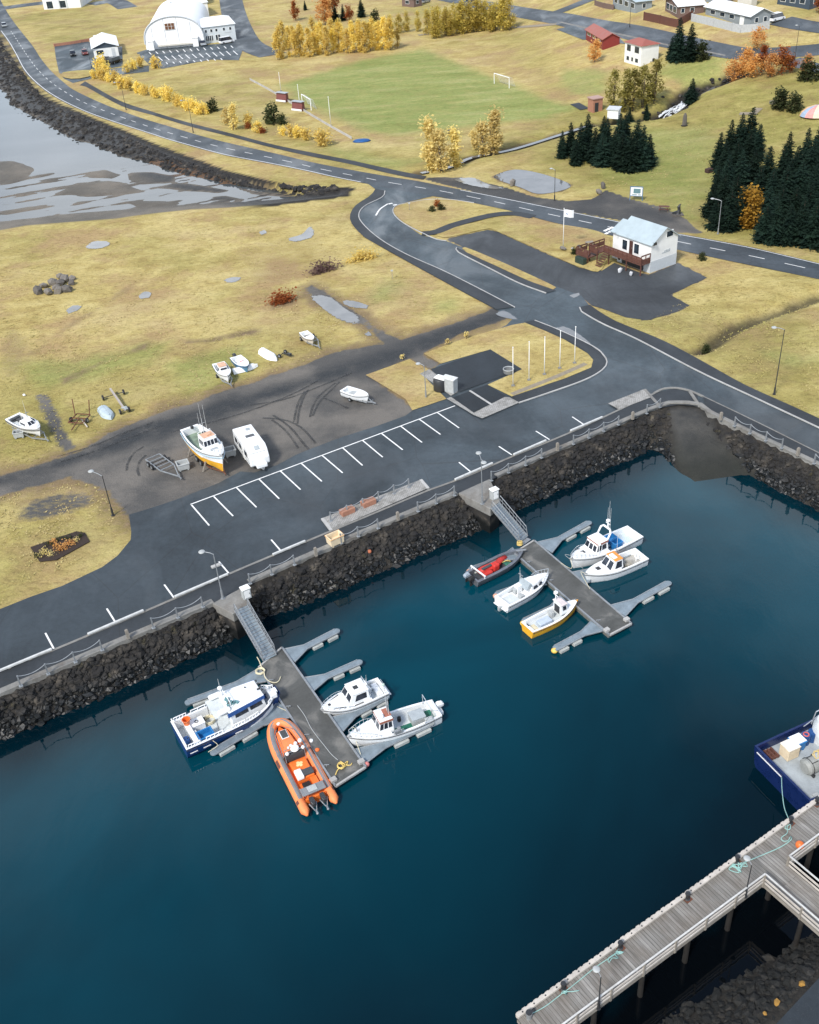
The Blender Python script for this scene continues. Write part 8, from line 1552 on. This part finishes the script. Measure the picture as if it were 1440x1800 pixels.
bowrail(t, H, .66, .96, .6); brail(t, H, .08, .5, 1, .25, 5, 'side_rail', .1); mb = MB(); mb.box((.0, .75, 1.3), (.8, .25, 1.5)); mb.build('pipe_stack', GEL, t, bevel=.05); mb = MB(); mb.box((-3.9, .2, 1.45), (.35, .3, .3)); mb.box((-2.4, .95, .9), (.6, .4, .6)); mb.build('deck_gear', DARK, t, bevel=.04); mb = MB(); mb.box((2.6, 0, 1.62), (.9, .8, .06)); mb.build('fore_hatch', GREYD, t)
mb = MB(); mb.box((-1.2, 0, -.5), (4.6, .2, 1.0)); mb.build('keel', ANTI, t)
ct = thing('boat_cradle', 'dark wheeled cradle and props under the mustard yellow fishing boat', 'cradle', (t.location.x, t.location.y, LAND), t.rotation_euler.z); trailer(ct, 4.6, 1.7, 0, RUST, (-.8, .3), 1.6, .34, 3)
for x in (-2.3, 1.6):
    for s in (-1, 1): mb = MB(); mb.bar((x, s*1.45, 0), (x, s*.95, 1.1), .14, .14); mb.build('prop', TIMB, ct)
# caravan
A, B = W(424, 748, LAND+2.5), W(454, 789, LAND+2.5); d = B-A; t = thing('caravan', 'white caravan with rooflights parked on the gravel beside the yellow hulled boat', 'caravan', ((A.x+B.x)/2, (A.y+B.y)/2, LAND), math.atan2(d.y, d.x)); L = d.length; w = 2.2
pr = [(-L/2, .45), (-L/2+.05, 2.35), (-L/2+.25, 2.5), (L/2-.9, 2.5), (L/2-.35, 2.1), (L/2, 1.3), (L/2, .6), (L/2-.1, .42)]
mb = MB(); mb.loft([[(x, -w/2, z) for x, z in pr], [(x, w/2, z) for x, z in pr]]); mb.build('body', GEL, t, bevel=.12)
mb = MB()
for x, y, a, b in ((-.2, .1, .95, .45), ): mb.box((x, y, 2.53), (a, b, .08), R(90))
mb.build('skylight', WGL, t); mb = MB(); mb.box((-1.7, .35, 2.54), (.45, .45, .1)); mb.build('roof_hatch', GREYD, t, bevel=.03); mb = MB(); mb.box((L/2-.62, 0, 2.33), (.5, .55, .07), tilt=('Y', .62)); mb.build('roof_hatch', GREYD, t)
mb = MB(); q = [(L/2+.005, -w/2, .6), (L/2+.005, w/2, .6), (L/2-.345, w/2, 2.1), (L/2-.345, -w/2, 2.1)]; mb.panel(q, .1, .9, .5, .9, .03, .04); mb.build('window', WGL, t)
for x0, x1 in ((-2.2, -1.3), (-.8, .1), (1.1, 2.0)):
    for s in (-1, 1): mb = MB(); mb.box(((x0+x1)/2, s*(w/2+.01), 1.55), (x1-x0, .04, .6)); mb.build('window', WGL, t)
mb = MB(); mb.box((.65, -w/2-.01, 1.25), (.6, .05, 1.6)); dd = mb.build('door', WHT, t); mb = MB(); mb.box((.42, -w/2-.05, 1.2), (.05, .05, .15)); mb.build('handle', DARK, dd)
mb = MB(); [mb.box((0, s*(w/2+.012), .85), (L*.9, .02, .1)) for s in (-1, 1)]; mb.build('stripe', GREYD, t); wheelset(t, -.1, 2.0, .33); mb = MB(); mb.bar((L/2-.2, .5, .45), (L/2+1.0, 0, .45), .08, .1); mb.bar((L/2-.2, -.5, .45), (L/2+1.0, 0, .45), .08, .1); mb.build('tow_bar', GALV, t); mb = MB(); mb.box((L/2+.35, 0, .7), (.6, 1.2, .5)); mb.build('gas_locker', GEL, t, bevel=.1)
# empty twin axle trailer
A, B = G(268, 808), G(300, 832); d = B-A; t = thing('boat_trailer', 'empty galvanised twin axle trailer left of the yellow hulled boat', 'trailer', (A+B)/2, math.atan2(d.y, d.x)); trailer(t, 3.6, 1.7, 0, GALV, (-.9, -.1), 2.2, .32, 5)
t, H = ontrailer('small white open boat on a trailer in the middle of the gravel yard', (611, 685), (642, 695), 3.9, 1.6, 1.0, GEL, {}); mb = MB(); mb.box((-.4, 0, .42), (.9, .7, .25)); mb.box((.4, 0, .45), (.4, 1.1, .08)); mb.build('thwart', GREYP, t, bevel=.05); mb = MB(); mb.box((.9, 0, .75), (.5, .5, .04)); mb.build('hatch', GREYD, t)
t, H = ontrailer('white cabin boat with peach cover leftmost of the boats on the meadow', (383, 637), (402, 664), 4.6, 1.8, 1.15, GEL, {}); mb = MB(); mb.loft([[(-1.1, -.65, .6), (-1.1, .65, .6), (-.9, .5, 1.2), (-.9, -.5, 1.2)], [(.5, -.6, .7), (.5, .6, .7), (.2, .45, 1.15), (.2, -.45, 1.15)]]); mb.build('cabin', GEL, t, bevel=.06); mb = MB(); mb.box((-.35, 0, 1.22), (1.2, 1.0, .06)); mb.build('peach_roof', M('peach_roof'), t); mb = MB(); [mb.box((-.3+dx, sd*.62, .95), (.45, .06, .25)) for dx in (-.35, .35) for sd in (-1, 1)]; mb.box((.42, 0, .95), (.05, .8, .25)); mb.build('window', WGL, t)
t, H = ontrailer('small boat with blue hull and white deck second on the meadow', (415, 628), (434, 645), 4.0, 1.7, .8, M('boat_blue', (.08, .22, .38), .4, var=.15), dict(), wheels=False); mb = MB(); mb.box((-.6, 0, .5), (.8, .8, .3)); mb.build('white_seat', GEL, t, bevel=.05); mb = MB(); mb.box((-.1, .1, .62), (.3, .4, .15)); mb.build('red_cushion', REDF, t, bevel=.05); outboard(t, -2.0, 0, .45); mb = MB(); [mb.box((x, 0, -.32), (.25, 1.4, .3)) for x in (-1.0, .9)]; mb.build('block', TIMB, t)
def upturned(px, to, L, B, mat, label, h=.55, name='upturned_dinghy'):
    a, b = G(*px), G(*to); d = b-a; t = thing(name, label, 'dinghy', (a+b)/2, math.atan2(d.y, d.x)); mb = MB(); rows = []
    for k in range(15):
        u = k/14; hb = B/2*(.85+.15*math.sin(u*2.2))*(1-max(0, (u-.5)/.5)**2.2); x = -L/2+L*u; hh = h*(1-.3*max(0, (u-.7)/.3)); hb = max(hb, .03)
        rows.append([(x, -hb, .02), (x, -hb*.9, hh*.6), (x, -hb*.5, hh*.95), (x, 0, hh), (x, hb*.5, hh*.95), (x, hb*.9, hh*.6), (x, hb, .02)])
    mb.loft(rows); mb.build('hull', mat, t, smooth='auto'); mb = MB(); mb.bar((-L/2, 0, h+.02), (L*.35, 0, h+.01), .07, .08); mb.build('keel', mat, t); mb = MB()
    for s in (1, -1): mb.tube([(r_[0][0], s*r_[0][1], .05) for r_ in rows], .045, 5)
    mb.build('gunwale', mat, t)
upturned((417, 654), (446, 646), 3.4, 1.2, GEL, 'white upturned dinghy lying beside the blue hulled boat'); upturned((180, 719), (197, 739), 3.3, 1.5, M('grey_blue_gelcoat', (.42, .50, .54), .5), 'pale grey upturned skiff on the meadow right of the rusty trailer'); upturned((463, 621), (485, 634), 3.6, 1.4, GEL, 'white covered dinghy on the meadow near the gravel track', .7, 'covered_dinghy')
A, B = G(533, 589), G(556, 610); d = B-A; t = thing('boat_trailer', 'light grey trailer on the meadow carrying a small pale boat', 'trailer', (A+B)/2, math.atan2(d.y, d.x)); trailer(t, 3.2, 1.5, 0, GALV, (-.7,), 1.5, .28, 5)
t2, H = ontrailer('small pale boat lying on the meadow trailer nearest the track', (533, 583), (551, 599), 3.4, 1.35, .95, M('pale_wood_hull', (.55, .50, .42), .6), {}, wheels=False); mb = MB(); [mb.box((x, 0, .35), (.22, 1.1, .06)) for x in (-.9, -.1, .7)]; mb.build('thwart', TIMB, t2)
t = thing('handcart', 'small dark two wheeled cart on the meadow edge by the track', 'cart', G(497, 625), R(-30)); wheelset(t, 0, 1.4, .26); mb = MB(); mb.bar((0, 0, .35), (1.5, 0, .3), .1, .1); mb.box((1.1, 0, .35), (.5, .4, .3)); mb.build('draw_bar', DARK, t)
t, H = ontrailer('white motorboat on a cradle at the far left of the meadow', (19, 730), (74, 757), 5.8, 2.2, 1.45, GEL, {}, wheels=True); mb = MB(); mb.loft([[(-.3, -.75, .65), (-.3, .75, .65), (-.2, .6, 1.15), (-.2, -.6, 1.15)], [(1.5, -.5, .75), (1.5, .5, .75), (.9, .4, 1.15), (.9, -.4, 1.15)]]); mb.build('cabin', GEL, t, bevel=.06)
mb = MB(); q = [(1.5, -.5, .75), (1.5, .5, .75), (.9, .4, 1.15), (.9, -.4, 1.15)]; mb.panel(q, .1, .46, .2, .9, .02, .04); mb.panel(q, .54, .9, .2, .9, .02, .04); [mb.box((.4, s*.69, .92), (.8, .06, .22)) for s in (-1, 1)]; mb.build('window', WGL, t); mb = MB(); mb.box((-1.6, .2, .4), (.9, .6, .3)); mb.box((-2.3, 0, .5), (.4, 1.2, .3)); mb.build('dark_seat', CHAR, t, bevel=.05); mast(t, -.1, .4, 1.15, .8, False, ((0, 0, 2.2), (.2, -.8, 1.4)), GALV); bowrail(t, H, .65, .96, .35)
mb = MB(); [mb.tube([(H.x(u), s*(H.hb(u)+.02), H.zs(u)-.25) for u in [k/14 for k in range(15)]], .03, 5) for s in (-1, 1)]; mb.build('dark_stripe', DARK, t)
# rusty trailer and the long pole trailer
t = thing('boat_trailer', 'rusty brown trailer frame with two upright posts on the meadow', 'trailer', G(140, 742), R(75)); mb = MB(); [mb.bar((-.9, s*.9, .4), (1.2, s*.9, .4), .1, .1) for s in (-1, 1)]; [mb.bar((x, -.9, .42), (x, .9, .42), .1, .1) for x in (-.9, .2, 1.2)]; mb.bar((.2, 0, .45), (-2.4, -.3, .3), .1, .1); mb.build('frame', RUST, t); mb = MB(); [mb.cyl((.9, s*.95, .4), (1.4, s*1.1, 2.3), .06) for s in (-1, 1)]; mb.build('upright', RUST, t); mb = MB(); mb.bar((-.9, .0, .55), (-2.6, -.9, .25), .12, .1); mb.build('loose_plank', M('pale_wood'), t) if False else None; wheelset(t, 0, 2.1, .3)
mb = MB(); mb.bar((0, 0, .12), (2.4, 0, .16), .14, .1); o = mb.build('plank', M('pale_wood_hull'), loc=G(154, 752)); o.rotation_euler.z = R(120); tag(o, 'pale plank leaning out of the rusty trailer frame', 'plank')
A, B = G(198, 695), G(222, 728); d = B-A; t = thing('pole_trailer', 'long pale beam trailer with black wheels on the meadow', 'trailer', A, math.atan2(d.y, d.x)); mb = MB(); mb.bar((-.4, 0, .75), (d.length, 0, .55), .22, .2); mb.build('beam', M('weathered_beam', (.38, .34, .31), .8), t); wheelset(t, .6, 2.6, .33); wheelset(t, d.length-.4, 1.1, .33); mb = MB(); [mb.tube([(d.length-.3+.35*math.cos(k), .35*math.sin(k*1.3), .6+.1*(k % 3)) for k in range(12)], .06, 5)]; mb.build('rope_bundle', GREYD, t)
mb = MB(); mb.rock((0, 0, .15), .22, random.Random(5), .8); tag(mb.build('float', GEL, loc=G(43, 696)), 'small white float on the grass at far left', 'float')
for px, l, h_ in (((787, 607), 'left dead stub shrub in the grass by the asphalt pad', 1.0), ((820, 596), 'right dead stub shrub in the grass by the asphalt pad', 1.1), ((708, 632), 'small withered stub at the tip of the left grass patch', .7)):
    t = thing('withered_shrub', l, 'shrub', G(*px)); mb = MB(); rg = random.Random(px[0]); [mb.tube([(0, 0, 0), (rg.uniform(-.2, .2), rg.uniform(-.2, .2), h_*rg.uniform(.6, 1.1))], [.05, .02], 4) for k in range(7)]; mb.build('stems', BARK, t); mb = MB(); [leaf(mb, Vector((rg.gauss(0, .16), rg.gauss(0, .16), h_*rg.uniform(.3, 1))), .2, rg) for k in range(60)]; mb.build('leaves', PALE, t)
